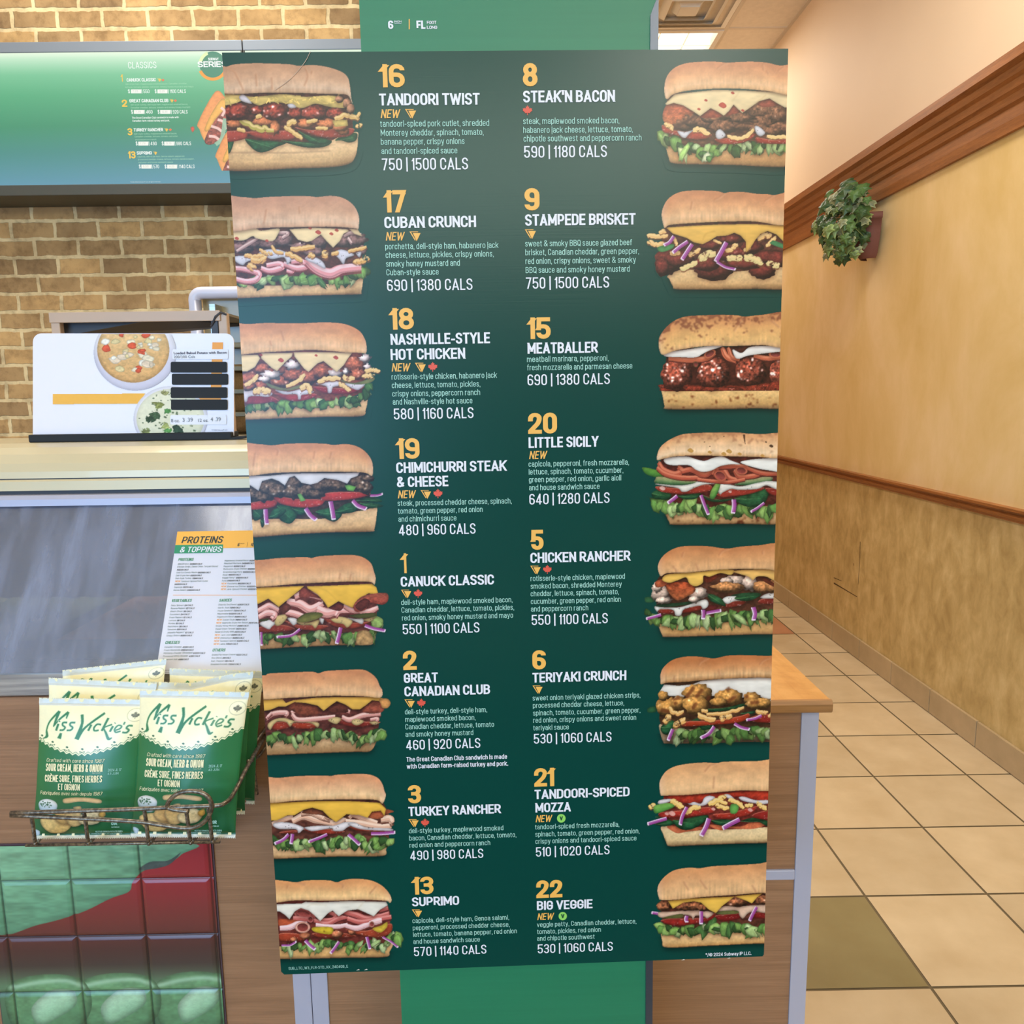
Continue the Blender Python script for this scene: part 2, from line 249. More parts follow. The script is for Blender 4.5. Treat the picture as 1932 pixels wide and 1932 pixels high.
    if k == 3:      # 19
        p.bot([(20, 1120), (500, 1080), (1000, 1080), (1300, 1010), (1500, 980), (1630, 940), (1632, 1060), (1610, 1190), (1560, 1226), (1100, 1236), (700, 1256), (20, 1290)])
        p.line([(250, 1110), (700, 1100), (960, 1060), (1300, 1060)], 8, (150, 104, 70), .7, blur=1)
        p.ins([(20, 540), (1560, 560), (1600, 780), (1560, 900), (1200, 1000), (700, 1040), (20, 1100)], (60, 44, 36))
        p.spin([(230, 980), (330, 960), (330, 1060), (240, 1100)], [(500, 930), (640, 930), (740, 1010), (660, 1130), (560, 1110), (520, 1060)], [(410, 1060), (470, 960), (600, 970), (560, 1040), (440, 1080)], [(670, 960), (800, 950), (820, 1020), (740, 1030)], [(940, 1000), (1060, 960), (1100, 960), (1240, 1020), (1160, 1110), (1060, 1080)], [(1160, 1000), (1300, 900), (1420, 930), (1380, 1000), (1240, 1020)], [(1400, 870), (1560, 830), (1680, 860), (1680, 890), (1500, 890)], [(1440, 900), (1600, 900), (1710, 935), (1540, 960)], [(310, 1090), (360, 1080), (350, 1160), (325, 1175)])
        p.tom([(200, 900), (450, 860), (500, 900), (440, 950), (210, 975)], (196, 58, 52)); p.tom([(450, 810), (700, 850), (1010, 860), (1030, 900), (960, 940), (800, 952), (620, 930), (510, 890)], (198, 62, 54)); p.tom([(1000, 860), (1040, 790), (1300, 770), (1560, 790), (1480, 830), (1300, 862), (1100, 874)], (204, 62, 58))
        for a in [(240, 800, 90, 80), (350, 820, 110, 70), (400, 720, 120, 80), (500, 760, 110, 75), (690, 680, 90, 85), (680, 770, 110, 75), (830, 770, 120, 80), (960, 780, 90, 70), (1010, 700, 110, 70), (1120, 680, 110, 70), (1210, 700, 90, 60), (1430, 650, 110, 75), (1500, 720, 90, 80), (1540, 620, 70, 40)]: p.ball(*a, c=(98, 76, 62), n=.6, jag=.12, spec=.14)
        p.poly([(730, 800), (770, 790), (825, 870), (770, 885)], (122, 184, 92), n=.05, sm=0, drop=.3); p.poly([(1270, 700), (1310, 690), (1400, 715), (1370, 765), (1300, 755)], (120, 186, 84), n=.05, sm=0, drop=.3)
        p.che([(20, 600), (200, 590), (400, 590), (640, 565), (900, 560), (1200, 560), (1440, 550), (1420, 590), (1340, 620), (1300, 680), (1200, 640), (1040, 615), (960, 670), (880, 690), (780, 670), (700, 590), (640, 610), (590, 700), (520, 650), (440, 620), (330, 650), (290, 760), (200, 700), (20, 700)], (222, 218, 226))
        p.oni(([(370, 970), (375, 1060), (385, 1140)], 54), ([(825, 960), (880, 1040), (945, 1090)], 54), ([(1110, 880), (1130, 980), (1146, 1085)], 56), ([(1360, 870), (1420, 930), (1515, 965)], 50), ([(1560, 815), (1640, 812), (1700, 795)], 28))
        p.top([(20, 235), (300, 230), (440, 242), (600, 225), (850, 218), (1050, 225), (1140, 238), (1280, 228), (1400, 250), (1500, 310), (1570, 400), (1592, 490), (1582, 590), (1500, 555), (1300, 545), (900, 545), (500, 555), (20, 575)]); p.crease([(440, 242), (510, 290), (500, 360)], [(1140, 238), (1180, 250)], [(930, 310), (915, 400)], [(1120, 320), (1100, 400)], [(250, 330), (230, 480)])
    if k == 4:      # 1
        p.bot([(20, 1120), (700, 1080), (1300, 1050), (1500, 1030), (1560, 1090), (1540, 1160), (1480, 1190), (1200, 1190), (700, 1210), (20, 1240)], (196, 158, 112), (170, 130, 90))
        p.ins([(20, 490), (1530, 480), (1600, 640), (1600, 860), (1500, 1000), (900, 1050), (20, 1090)], (92, 48, 44))
        p.let([(240, 1080), (450, 1080), (640, 1100), (900, 1050), (1100, 1060), (1300, 1080), (1420, 1060), (1560, 1000), (1600, 930)], 150, 36, g=-8, seed=3)
        p.poly([(1500, 880), (1580, 860), (1650, 910), (1620, 980), (1540, 980)], (150, 176, 100), n=.2, drop=.3); p.poly([(1360, 1040), (1480, 1030), (1540, 1140), (1480, 1180), (1350, 1180)], (176, 138, 92), n=.25)
        p.tom([(250, 980), (500, 960), (640, 1000), (560, 1030), (260, 1040)], (160, 64, 50)); p.tom([(510, 900), (700, 960), (960, 960), (1020, 980), (900, 1020), (720, 1012), (600, 970)], (170, 70, 52)); p.tom([(970, 880), (1200, 930), (1400, 930), (1500, 920), (1400, 980), (1250, 1002), (1080, 970)], (170, 70, 52))
        p.sau([(240, 940), (330, 900), (430, 930), (380, 980), (350, 1010), (280, 980)], [(560, 880), (640, 880), (680, 920), (630, 965), (590, 930)], [(1240, 880), (1330, 890), (1420, 890), (1410, 950), (1330, 920)], [(920, 890), (980, 840), (960, 950)], c=(236, 228, 226), dots=0)
        p.sau([(420, 870), (520, 840), (560, 870), (480, 960), (420, 960)], [(660, 920), (800, 930), (920, 900), (900, 970), (870, 1000), (830, 960), (720, 960)], [(1040, 870), (1200, 870), (1300, 920), (1240, 990), (1190, 950), (1090, 930)], [(1420, 900), (1560, 870), (1500, 920)], c=(220, 190, 128))
        p.ham(([(220, 800), (300, 760), (360, 740), (460, 790)], 66), ([(230, 870), (330, 820), (410, 840), (380, 890)], 70), ([(550, 690), (700, 720), (820, 780), (960, 710)], 96), ([(540, 810), (640, 830), (760, 870)], 70), ([(640, 640), (760, 600), (950, 650)], 74), ([(900, 780), (1000, 820), (1110, 800)], 110), ([(1110, 860), (1150, 800), (1320, 800)], 60), ([(1200, 740), (1320, 800), (1440, 790)], 54), ([(1380, 820), (1500, 800), (1590, 760)], 60), c=(226, 160, 152), lip=(244, 206, 202), dk=(108, 48, 46))
        p.poly([(700, 560), (760, 545), (900, 620), (940, 660), (820, 640), (700, 650)], (146, 70, 60), n=.2); p.poly([(1020, 760), (1130, 700), (1200, 740), (1150, 800)], (110, 52, 46), n=.2); p.poly([(460, 760), (540, 710), (600, 760), (520, 830)], (104, 54, 46), n=.2)
        p.poly([(660, 905), (760, 830), (900, 815), (965, 845), (880, 900), (740, 930)], (92, 92, 46), (130, 124, 66), n=.1, drop=.4); p.poly([(1260, 855), (1400, 830), (1560, 825), (1560, 860), (1400, 885)], (84, 84, 44), n=.1, drop=.4); p.poly([(240, 900), (340, 885), (330, 910), (250, 920)], (80, 84, 44), n=.1)
        p.che([(20, 545), (300, 530), (750, 515), (700, 560), (600, 640), (460, 755), (340, 660), (230, 720), (20, 720)]); p.che([(780, 520), (1100, 510), (1520, 490), (1570, 530), (1595, 610), (1480, 600), (1370, 670), (1300, 765), (1220, 730), (1140, 690), (1020, 765), (980, 700), (900, 610), (790, 545)])
        p.line([(860, 520), (1000, 570), (1120, 680)], 14, (206, 158, 66), .5, blur=1)
        p.poly([(1310, 740), (1400, 640), (1560, 600), (1690, 600), (1705, 680), (1640, 730), (1500, 710), (1440, 790), (1340, 810)], (178, 92, 72), (150, 66, 54), n=.25, drop=.4); p.poly([(1330, 740), (1430, 660), (1500, 700), (1400, 800)], (96, 46, 40), n=.2)
        p.oni(([(700, 1010), (600, 1080), (440, 1098)], 34), ([(1165, 990), (1145, 1080), (1120, 1170)], 48), ([(1440, 965), (1540, 1000), (1670, 1025)], 40), ([(260, 1040), (265, 1190)], 30))
        p.top([(20, 240), (250, 220), (500, 195), (780, 190), (830, 198), (930, 176), (1150, 164), (1320, 165), (1430, 195), (1510, 260), (1540, 340), (1562, 420), (1550, 500), (1500, 470), (1300, 465), (1000, 475), (700, 490), (20, 515)]); p.crease([(250, 240), (310, 285)], [(830, 195), (910, 250)], [(1160, 370), (1150, 450)], [(1280, 380), (1270, 450)])
    if k == 5:      # 2
        p.bot([(20, 1030), (700, 980), (1100, 960), (1460, 960), (1450, 1020), (1380, 1130), (1200, 1138), (700, 1155), (20, 1170)], (200, 164, 122), (170, 132, 92))
        p.ins([(20, 510), (1500, 510), (1520, 660), (1500, 820), (1300, 900), (700, 960), (20, 1010)], (88, 46, 40))
        p.let([(220, 970), (400, 940), (560, 980), (700, 930), (900, 910), (1080, 900), (1200, 950), (1330, 980), (1440, 910), (1540, 900)], 160, 36, g=-8, seed=4)
        p.tom([(240, 820), (420, 790), (480, 850), (300, 890)], (170, 62, 44)); p.tom([(480, 820), (620, 800), (780, 840), (700, 870), (540, 870)], (176, 64, 40)); p.tom([(1020, 810), (1060, 770), (1300, 790), (1500, 800), (1300, 850), (1140, 845)], (150, 54, 44))
        p.ham(([(200, 760), (280, 700), (420, 690), (420, 730)], 56), ([(480, 690), (600, 640), (660, 660), (640, 690)], 50), ([(490, 710), (560, 770), (760, 760), (980, 735)], 56), ([(930, 640), (1050, 650), (1150, 680)], 50), ([(1060, 740), (1150, 770), (1300, 720), (1500, 700)], 60), ([(1380, 770), (1460, 760), (1450, 790)], 40), ([(210, 740), (260, 690)], 44), c=(214, 150, 140), lip=(238, 200, 190), dk=(96, 44, 40))
        p.poly([(440, 630), (520, 570), (640, 590), (770, 630), (820, 690), (700, 720), (600, 720)], (120, 62, 46), n=.3); p.poly([(880, 680), (960, 600), (1010, 570), (1080, 600), (1130, 680), (1000, 690)], (96, 50, 40), n=.3); p.poly([(1280, 660), (1400, 560), (1500, 580), (1540, 640), (1500, 690), (1360, 700)], (138, 70, 54), n=.3)
        p.sau([(210, 830), (280, 770), (400, 750), (540, 790), (780, 800), (780, 860), (700, 810), (520, 800), (470, 850), (420, 800), (330, 790), (280, 830), (240, 890)], [(900, 770), (980, 740), (1050, 760), (1000, 820), (930, 800)], [(1170, 780), (1230, 760), (1310, 790), (1240, 835), (1180, 820)], [(1370, 800), (1440, 790), (1480, 810), (1420, 830)], c=(224, 194, 134), dots=3)
        p.che([(20, 550), (380, 535), (420, 580), (500, 550), (760, 520), (1000, 512), (1480, 515), (1560, 540), (1500, 560), (1400, 550), (1340, 600), (1260, 655), (1180, 655), (1100, 600), (1000, 560), (940, 600), (850, 670), (780, 610), (640, 580), (520, 570), (420, 620), (340, 620), (240, 660), (20, 690)], (232, 180, 82)); p.poly([(1480, 540), (1570, 530), (1612, 580), (1580, 635), (1520, 635), (1500, 590)], (214, 150, 88), n=.1)
        p.top([(20, 280), (180, 268), (230, 245), (480, 232), (720, 225), (790, 242), (880, 216), (1100, 204), (1280, 200), (1370, 230), (1450, 300), (1490, 390), (1518, 440), (1495, 520), (1300, 505), (900, 500), (500, 520), (20, 525)]); p.crease([(190, 260), (280, 310)], [(790, 240), (860, 290), (840, 310)], [(550, 260), (540, 310)], [(780, 420), (760, 490)])
    if k == 6:      # 3
        p.bot([(20, 1010), (700, 990), (1200, 970), (1520, 970), (1500, 1040), (1460, 1115), (1000, 1122), (700, 1130), (20, 1145)])
        p.ins([(20, 480), (1460, 490), (1560, 680), (1560, 860), (1400, 950), (700, 980), (20, 1000)], (92, 52, 42))
        p.let([(240, 930), (400, 960), (560, 950), (700, 950), (850, 930), (1010, 940), (1160, 920), (1290, 950), (1420, 930), (1560, 920)], 170, 38, seed=5)
        p.tom([(300, 840), (480, 820), (500, 850), (320, 860)], (170, 62, 46)); p.tom([(540, 800), (760, 800), (1020, 830), (960, 860), (760, 866), (620, 840)], (176, 66, 48)); p.tom([(1050, 770), (1250, 810), (1340, 830), (1200, 830), (1090, 800)], (170, 64, 46)); p.tom([(1330, 830), (1550, 820), (1500, 850)], (160, 60, 46))
        p.ham(([(200, 750), (320, 700), (440, 670)], 60), ([(430, 720), (560, 660), (700, 700), (900, 740)], 84), ([(530, 630), (640, 620), (760, 670), (860, 700)], 56), ([(780, 700), (800, 660), (850, 690)], 40), ([(880, 750), (960, 740), (1040, 680)], 60), ([(1080, 680), (1120, 640), (1260, 690), (1400, 740)], 64), ([(1040, 720), (1200, 740), (1420, 780), (1560, 770)], 70), ([(1440, 700), (1540, 690), (1570, 740)], 80), c=(226, 178, 152), lip=(244, 214, 192), dk=(108, 62, 48))
        p.poly([(540, 620), (640, 570), (720, 580), (820, 640), (860, 690), (760, 650), (640, 640)], (122, 70, 50), n=.25); p.poly([(1000, 660), (1050, 620), (1090, 640), (1040, 680)], (96, 54, 40), n=.2); p.poly([(1300, 680), (1330, 620), (1480, 580), (1590, 610), (1500, 640), (1440, 690)], (180, 94, 62), n=.2)
        p.sau([(290, 730), (420, 740), (560, 790), (540, 830), (500, 855), (470, 810), (300, 810), (220, 780), (220, 740)], [(570, 790), (740, 770), (900, 770), (1030, 730), (1160, 740), (1060, 790), (1000, 830), (900, 830), (880, 800), (700, 830), (640, 830)], [(1060, 750), (1160, 740), (1280, 790), (1540, 800), (1560, 830), (1300, 820), (1170, 800)], c=(240, 230, 232), dots=4)
        p.che([(20, 520), (700, 490), (1100, 490), (1430, 510), (1500, 580), (1480, 660), (1440, 600), (1340, 610), (1290, 680), (1200, 650), (1050, 640), (930, 730), (860, 680), (780, 600), (660, 565), (560, 590), (460, 650), (380, 650), (260, 710), (20, 710)])
        p.oni(([(390, 870), (330, 930), (235, 975)], 40), ([(435, 865), (430, 920), (418, 975)], 42), ([(830, 870), (740, 910), (620, 955)], 36), ([(1070, 870), (1130, 920), (1200, 985)], 42), ([(1330, 860), (1460, 858), (1600, 845)], 40))
        p.top([(20, 230), (280, 225), (500, 205), (800, 200), (870, 205), (950, 190), (1180, 180), (1320, 190), (1410, 230), (1460, 300), (1480, 370), (1498, 430), (1460, 518), (1400, 480), (1200, 470), (800, 475), (500, 485), (20, 500)], (214, 148, 106), (226, 172, 130), (236, 196, 148)); p.crease([(290, 225), (370, 270)], [(860, 200), (920, 240)], [(850, 270), (845, 300)])
    if k == 7:      # 13
        p.bot([(20, 1010), (700, 1000), (1100, 990), (1500, 960), (1520, 980), (1480, 1060), (1430, 1118), (1000, 1128), (20, 1136)], (222, 178, 118), (206, 160, 100))
        p.ins([(20, 480), (1450, 490), (1510, 660), (1510, 830), (1450, 900), (900, 960), (20, 1000)], (100, 44, 38))
        p.let([(250, 1000), (400, 990), (600, 980), (720, 940), (880, 960), (1020, 970), (1150, 960), (1320, 950), (1450, 950), (1530, 850), (1570, 930)], 140, 44, big=.75, seed=6)
        p.tom([(230, 850), (420, 850), (560, 880), (480, 930), (240, 935)], (176, 70, 46)); p.tom([(600, 850), (800, 830), (1050, 860), (1080, 890), (800, 900), (660, 890)], (178, 70, 48)); p.tom([(980, 800), (1200, 820), (1400, 760), (1500, 740), (1500, 830), (1400, 890), (1250, 890), (1080, 850)], (182, 76, 50))
        for a in [(520, 880, 60, 40), (880, 860, 70, 45), (1050, 830, 40, 40), (390, 920, 40, 30)]: p.ball(*a, c=(196, 120, 84), n=.2, jag=.12, spec=.05)
        p.ham(([(400, 640), (470, 580), (560, 610), (640, 660)], 60), ([(380, 680), (500, 680), (560, 690)], 70), ([(790, 610), (860, 640), (840, 690), (700, 700)], 50), ([(620, 700), (760, 740), (900, 680), (1100, 640)], 56), ([(950, 600), (1100, 640), (1240, 680), (1470, 620)], 66), ([(1360, 590), (1460, 560)], 56), ([(1000, 680), (1150, 720), (1320, 690), (1500, 660)], 60), c=(196, 100, 94), lip=(226, 146, 138), dk=(84, 34, 34))
        p.poly([(220, 690), (340, 690), (460, 710), (380, 750), (230, 770)], (200, 92, 58), n=.15); p.ham(([(230, 790), (340, 780), (440, 740), (540, 745)], 66), ([(640, 750), (760, 770), (900, 770), (1000, 750)], 52), ([(980, 760), (1100, 790), (1200, 760), (1280, 740)], 60), ([(1250, 740), (1340, 710), (1390, 700)], 70), c=(232, 186, 186), lip=(244, 216, 218), dk=(120, 58, 50)); p.roll(490, 780, 86, 64, (230, 168, 148)); p.roll(580, 690, 34, 36, (206, 116, 112)); p.roll(500, 620, 100, 40, (180, 90, 84), a=.2); p.roll(1278, 745, 30, 34, (230, 160, 140))
        p.poly([(610, 780), (820, 780), (830, 840), (780, 860), (620, 830)], (214, 184, 52), n=.1, drop=.3); p.dots((170, 130, 40), (735, 825, 14), (1380, 780, 10)); p.poly([(1290, 790), (1380, 760), (1450, 720), (1450, 780), (1380, 840), (1310, 820)], (216, 182, 64), n=.1, drop=.3)
        p.che([(20, 520), (480, 510), (520, 490), (700, 495), (1000, 480), (1440, 490), (1460, 530), (1370, 580), (1300, 655), (1200, 610), (1120, 575), (1000, 590), (900, 655), (830, 590), (780, 620), (690, 710), (620, 640), (560, 590), (470, 560), (400, 600), (340, 690), (290, 640), (230, 600), (20, 600)], (240, 234, 222)); p.line([(540, 550), (600, 520), (760, 530)], 8, (206, 192, 160), .6, blur=1); p.line([(1110, 580), (1180, 500)], 8, (206, 192, 160), .6, blur=1)
        p.oni(([(250, 985), (340, 985), (415, 945)], 26), ([(520, 930), (570, 980), (630, 1030)], 42), ([(905, 945), (860, 1010), (810, 1075)], 36), ([(1220, 890), (1240, 960), (1255, 1025)], 38), ([(1400, 890), (1490, 940), (1575, 1005)], 26))
        p.top([(20, 250), (280, 252), (410, 268), (520, 248), (700, 242), (810, 250), (880, 268), (960, 240), (1080, 228), (1240, 240), (1360, 285), (1440, 350), (1490, 420), (1502, 480), (1480, 505), (1440, 480), (1200, 468), (800, 478), (400, 475), (20, 500)], (222, 154, 100), (228, 172, 118), (238, 196, 138)); p.crease([(410, 268), (480, 285), (520, 300)], [(880, 268), (950, 300), (940, 330)], [(1330, 310), (1250, 400)], [(320, 300), (310, 340)])
    if k == 8:      # 8
        p.bot([(1800, 1080), (1200, 1140), (600, 1160), (360, 1060), (320, 1080), (345, 1160), (370, 1250), (420, 1318), (700, 1330), (1100, 1338), (1800, 1345)], (210, 162, 110), (192, 142, 92), end=-1)
        p.ins([(350, 560), (1800, 520), (1800, 1110), (1200, 1140), (600, 1120), (340, 1030), (300, 900), (310, 720)], (96, 60, 44))
        p.let([(270, 970), (340, 1010), (450, 1040), (540, 1130), (700, 1110), (800, 1150), (950, 1110), (1120, 1130), (1280, 1080), (1390, 1110), (1520, 1100), (1640, 1110), (1740, 1090)], 170, 40, seed=7)
        p.let([(520, 1140), (530, 1180)], 190, 3, g=25, seed=11); p.let([(760, 1180), (815, 1250)], 120, 4, g=25, seed=12)
        p.tom([(300, 880), (420, 940), (700, 960), (860, 990), (780, 1040), (600, 1040), (420, 990), (310, 960)], (188, 72, 54)); p.tom([(900, 1040), (1100, 1030), (1280, 1000), (1340, 940), (1370, 980), (1280, 1060), (1120, 1098), (960, 1090)], (190, 70, 50)); p.tom([(1370, 1020), (1550, 1050), (1800, 1030), (1800, 1090), (1420, 1090)], (176, 60, 46))
        p.poly([(300, 780), (340, 660), (430, 630), (560, 660), (680, 760), (620, 830), (520, 880), (420, 910), (330, 860)], (178, 84, 58), (190, 112, 70), n=.25, drop=.4)
        for a in [(560, 880, 130, 70), (640, 830, 110, 70), (820, 850, 150, 80), (900, 800, 160, 60), (1000, 900, 170, 80), (1120, 760, 140, 60), (1250, 880, 150, 70), (1200, 800, 150, 60), (1440, 720, 160, 90), (1500, 840, 160, 80), (1620, 760, 120, 110), (1400, 920, 120, 60), (1650, 920, 130, 70), (1550, 950, 120, 50)]: p.ball(*a, c=(124, 82, 60), n=.5, jag=.12, spec=.02)
        p.line([(1120, 900), (1200, 850), (1300, 870)], 22, (60, 36, 28), .7, blur=1); p.line([(1160, 960), (1250, 920)], 26, (56, 32, 26), .8, blur=1); p.line([(430, 920), (560, 850), (670, 780)], 30, (72, 42, 34), .8, blur=1)
        p.poly([(730, 790), (860, 690), (980, 770), (900, 800)], (158, 70, 50), n=.2); p.poly([(1020, 780), (1110, 650), (1180, 730), (1100, 760)], (150, 66, 48), n=.2); p.poly([(1380, 640), (1500, 580), (1620, 650), (1460, 680)], (150, 72, 56), n=.2)
        p.cri(([(330, 880), (380, 890), (420, 930)], 50), ([(650, 940), (720, 930), (830, 990)], 56), ([(1040, 1010), (1140, 1030), (1250, 1010), (1340, 930)], 44), ([(1490, 1010), (1600, 1020), (1750, 1010)], 42), c=(238, 196, 130)); p.sau([(470, 950), (560, 960), (650, 940), (600, 990), (560, 1030), (510, 1010)], [(910, 960), (960, 930), (1020, 1000), (950, 1045), (910, 1020)], [(1350, 900), (1400, 900), (1470, 970), (1420, 1010), (1370, 980)], c=(236, 230, 236), dots=1)
        p.che([(330, 640), (440, 530), (900, 480), (1250, 490), (1800, 520), (1800, 680), (1690, 680), (1600, 630), (1520, 580), (1400, 610), (1320, 670), (1210, 745), (1150, 690), (1110, 650), (1060, 720), (1000, 775), (930, 730), (850, 690), (730, 780), (640, 720), (540, 660), (430, 630), (350, 655)], (240, 212, 164)); p.dots(RD, (795, 600, 20), (715, 700, 20), (985, 655, 46), (1100, 515, 22), (1215, 715, 20)); p.line([(1180, 500), (1090, 620)], 12, (212, 180, 130), .6, blur=1); p.line([(1480, 540), (1350, 650)], 14, (206, 174, 126), .6, blur=1)
        p.top([(1800, 215), (1640, 205), (1480, 170), (1300, 160), (1100, 168), (1040, 172), (900, 160), (720, 162), (560, 180), (430, 235), (350, 330), (322, 450), (330, 560), (360, 585), (430, 530), (600, 490), (900, 468), (1200, 470), (1500, 495), (1800, 525)], end=-1); p.crease([(1040, 172), (980, 195), (920, 240)], [(1440, 190), (1450, 260)], [(1680, 215), (1610, 270)], [(1480, 260), (1510, 300)])
    if k == 9:      # 9
        p.bot([(1800, 1060), (1200, 1100), (700, 1080), (560, 1080), (420, 1150), (440, 1190), (480, 1270), (530, 1305), (900, 1308), (1400, 1300), (1800, 1288)], (220, 180, 130), (204, 160, 110), end=-1)
        p.ins([(380, 590), (1800, 560), (1800, 1080), (1200, 1110), (600, 1090), (430, 1040), (330, 900), (330, 720)], (84, 44, 36))
        for a in [(420, 990, 150, 150), (560, 960, 160, 100), (360, 1050, 80, 100), (950, 1080, 220, 130), (860, 1020, 150, 80), (1100, 900, 130, 80), (1500, 1090, 150, 100), (1560, 940, 180, 70), (1300, 1010, 200, 70), (1260, 880, 160, 60), (1680, 960, 120, 90), (900, 800, 120, 60), (1150, 730, 160, 60), (1380, 820, 130, 70)]: p.ball(*a, c=(112, 46, 40), n=.3, jag=.06, spec=.06)
        p.cri(([(560, 1080), (680, 1030), (760, 1000)], 56), ([(780, 960), (860, 920), (960, 900)], 80), ([(1090, 960), (1200, 950), (1260, 960)], 66), ([(1290, 940), (1400, 960), (1490, 1000)], 76), ([(1560, 990), (1620, 1030), (1690, 1030)], 60), c=(222, 200, 140))
        p.cri(([(190, 700), (300, 700), (420, 690)], 56), ([(200, 760), (290, 790), (400, 790)], 52), ([(320, 660), (400, 640)], 46), ([(500, 720), (520, 800)], 40), ([(440, 900), (560, 890)], 52), ([(660, 920), (720, 890), (790, 850)], 46), ([(940, 740), (1030, 780)], 30), ([(1080, 870), (1150, 840), (1210, 790)], 50), ([(1300, 870), (1350, 820)], 50), ([(1450, 730), (1530, 690), (1600, 690)], 56), ([(1550, 820), (1590, 760), (1660, 700)], 40), c=(232, 184, 120))
        p.poly([(300, 830), (390, 800), (490, 790), (470, 840), (350, 880)], (82, 150, 88), n=.1, drop=.3); p.poly([(1600, 760), (1640, 750), (1800, 820), (1800, 860), (1600, 790)], (76, 142, 90), n=.1)
        p.che([(400, 600), (700, 580), (1000, 565), (1400, 560), (1800, 580), (1800, 760), (1740, 760), (1660, 680), (1560, 640), (1480, 670), (1420, 740), (1370, 820), (1310, 885), (1310, 760), (1250, 690), (1180, 660), (1100, 690), (980, 700), (900, 750), (820, 790), (720, 770), (640, 720), (480, 670)], (236, 184, 92)); p.line([(820, 740), (860, 670), (960, 640)], 14, (204, 152, 70), .6, blur=1)
        p.oni(([(490, 700), (440, 770), (380, 800)], 44), ([(650, 760), (560, 820), (480, 885)], 46), ([(700, 790), (640, 880), (585, 965)], 50), ([(1090, 770), (1030, 880), (970, 985)], 58), ([(980, 990), (1080, 1050), (1190, 1075)], 34))
        p.top([(1800, 215), (1720, 212), (1630, 232), (1560, 220), (1430, 215), (1280, 195), (1120, 196), (1070, 208), (980, 185), (800, 178), (640, 182), (520, 210), (420, 280), (365, 380), (352, 470), (370, 570), (390, 605), (450, 570), (700, 550), (1000, 535), (1400, 530), (1800, 560)], end=-1); p.crease([(1070, 208), (1000, 260), (950, 280)], [(1630, 230), (1520, 300)], [(700, 300), (680, 400)])
    if k == 10:     # 15
        p.bot([(1800, 1060), (1100, 1070), (400, 1050), (340, 1030), (360, 1120), (385, 1240), (420, 1280), (900, 1282), (1400, 1272), (1800, 1262)], (228, 184, 122), (206, 160, 100), end=-1, sp=1)
        p.ins([(390, 640), (1800, 580), (1800, 1070), (1100, 1075), (400, 1070), (335, 1010), (380, 760)], (70, 32, 24))
        p.poly([(340, 1000), (700, 1010), (1200, 1010), (1800, 980), (1800, 1060), (1100, 1072), (400, 1076), (335, 1040)], (130, 50, 34), n=.5, sx=5, sy=4, hi=.3)
        for a in [(520, 890, 180, 190), (940, 880, 190, 190), (1370, 860, 180, 170), (1740, 880, 160, 180)]: p.ball(*a, c=(132, 62, 46), n=.7, jag=.04, spec=.3)
        p.poly([(640, 1000), (900, 1030), (1300, 1020), (1700, 960), (1800, 960), (1800, 1050), (1100, 1065), (640, 1060)], (134, 52, 36), n=.5, sx=5, sy=4, hi=.25)
        p.ham(([(430, 700), (650, 720), (860, 700), (960, 640)], 60), ([(1040, 580), (1090, 680), (1200, 735)], 60), ([(1110, 580), (1150, 680), (1240, 720)], 46), ([(1400, 670), (1550, 700), (1700, 690)], 54), c=(206, 108, 76), lip=(230, 146, 112), dk=(86, 34, 28)); p.roll(900, 650, 74, 42, (216, 118, 84), a=-.5); p.roll(1650, 655, 80, 42, (222, 124, 88)); p.roll(740, 770, 30, 34, (120, 80, 50))
        p.che([(370, 650), (420, 628), (700, 590), (1000, 540), (1080, 545), (1000, 580), (900, 610), (820, 650), (740, 690), (560, 688), (400, 680)], (244, 236, 230), sm=1); p.che([(1160, 600), (1260, 640), (1350, 575), (1500, 560), (1800, 570), (1800, 610), (1560, 640), (1340, 670), (1240, 705), (1190, 690)], (244, 236, 230), sm=1)
        p.top([(1800, 195), (1500, 205), (1300, 225), (1200, 210), (1000, 205), (800, 212), (620, 225), (500, 270), (400, 350), (330, 450), (318, 540), (330, 620), (370, 660), (500, 615), (700, 580), (900, 560), (1200, 560), (1500, 550), (1800, 560)], (206, 140, 90), (222, 166, 106), (230, 182, 118), end=-1, sp=1.2); p.crease([(1270, 250), (1170, 390)], [(1600, 270), (1690, 350)])
    if k == 11:     # 20
        p.bot([(1800, 1060), (1200, 1080), (700, 1040), (500, 1030), (420, 1050), (450, 1140), (500, 1240), (540, 1268), (900, 1264), (1300, 1258), (1800, 1250)], (220, 176, 128), (206, 162, 114), end=-1, sp=1)
        p.ins([(380, 520), (1800, 500), (1800, 1060), (1200, 1070), (600, 1040), (420, 1000), (360, 860), (380, 700)], (84, 36, 30))
        p.let([(320, 970), (420, 1020), (580, 1040), (720, 1020), (860, 1050), (960, 1090), (1110, 1080), (1240, 1090), (1420, 1060), (1590, 1110), (1720, 1030)], 180, 34, g=5, big=1.2, seed=8)
        p.spin([(300, 910), (380, 870), (520, 920), (480, 980), (330, 970)], [(590, 940), (720, 920), (860, 910), (800, 970), (680, 980)], [(870, 930), (1000, 980), (1230, 970), (1100, 1010), (960, 1000)], [(1240, 970), (1420, 910), (1600, 860), (1630, 930), (1560, 1040), (1420, 1065), (1320, 1040)])
        p.poly([(190, 620), (260, 620), (400, 660), (460, 710), (340, 725), (230, 690)], (104, 156, 64), (60, 112, 50), n=.1, drop=.3)
        p.poly([(340, 750), (400, 720), (760, 760), (800, 800), (600, 820), (350, 800)], (196, 186, 130), (40, 92, 54), n=.1, drop=.3); p.poly([(1250, 800), (1400, 750), (1600, 720), (1680, 740), (1600, 800), (1300, 820)], (190, 180, 130), (44, 96, 58), n=.1, drop=.3)
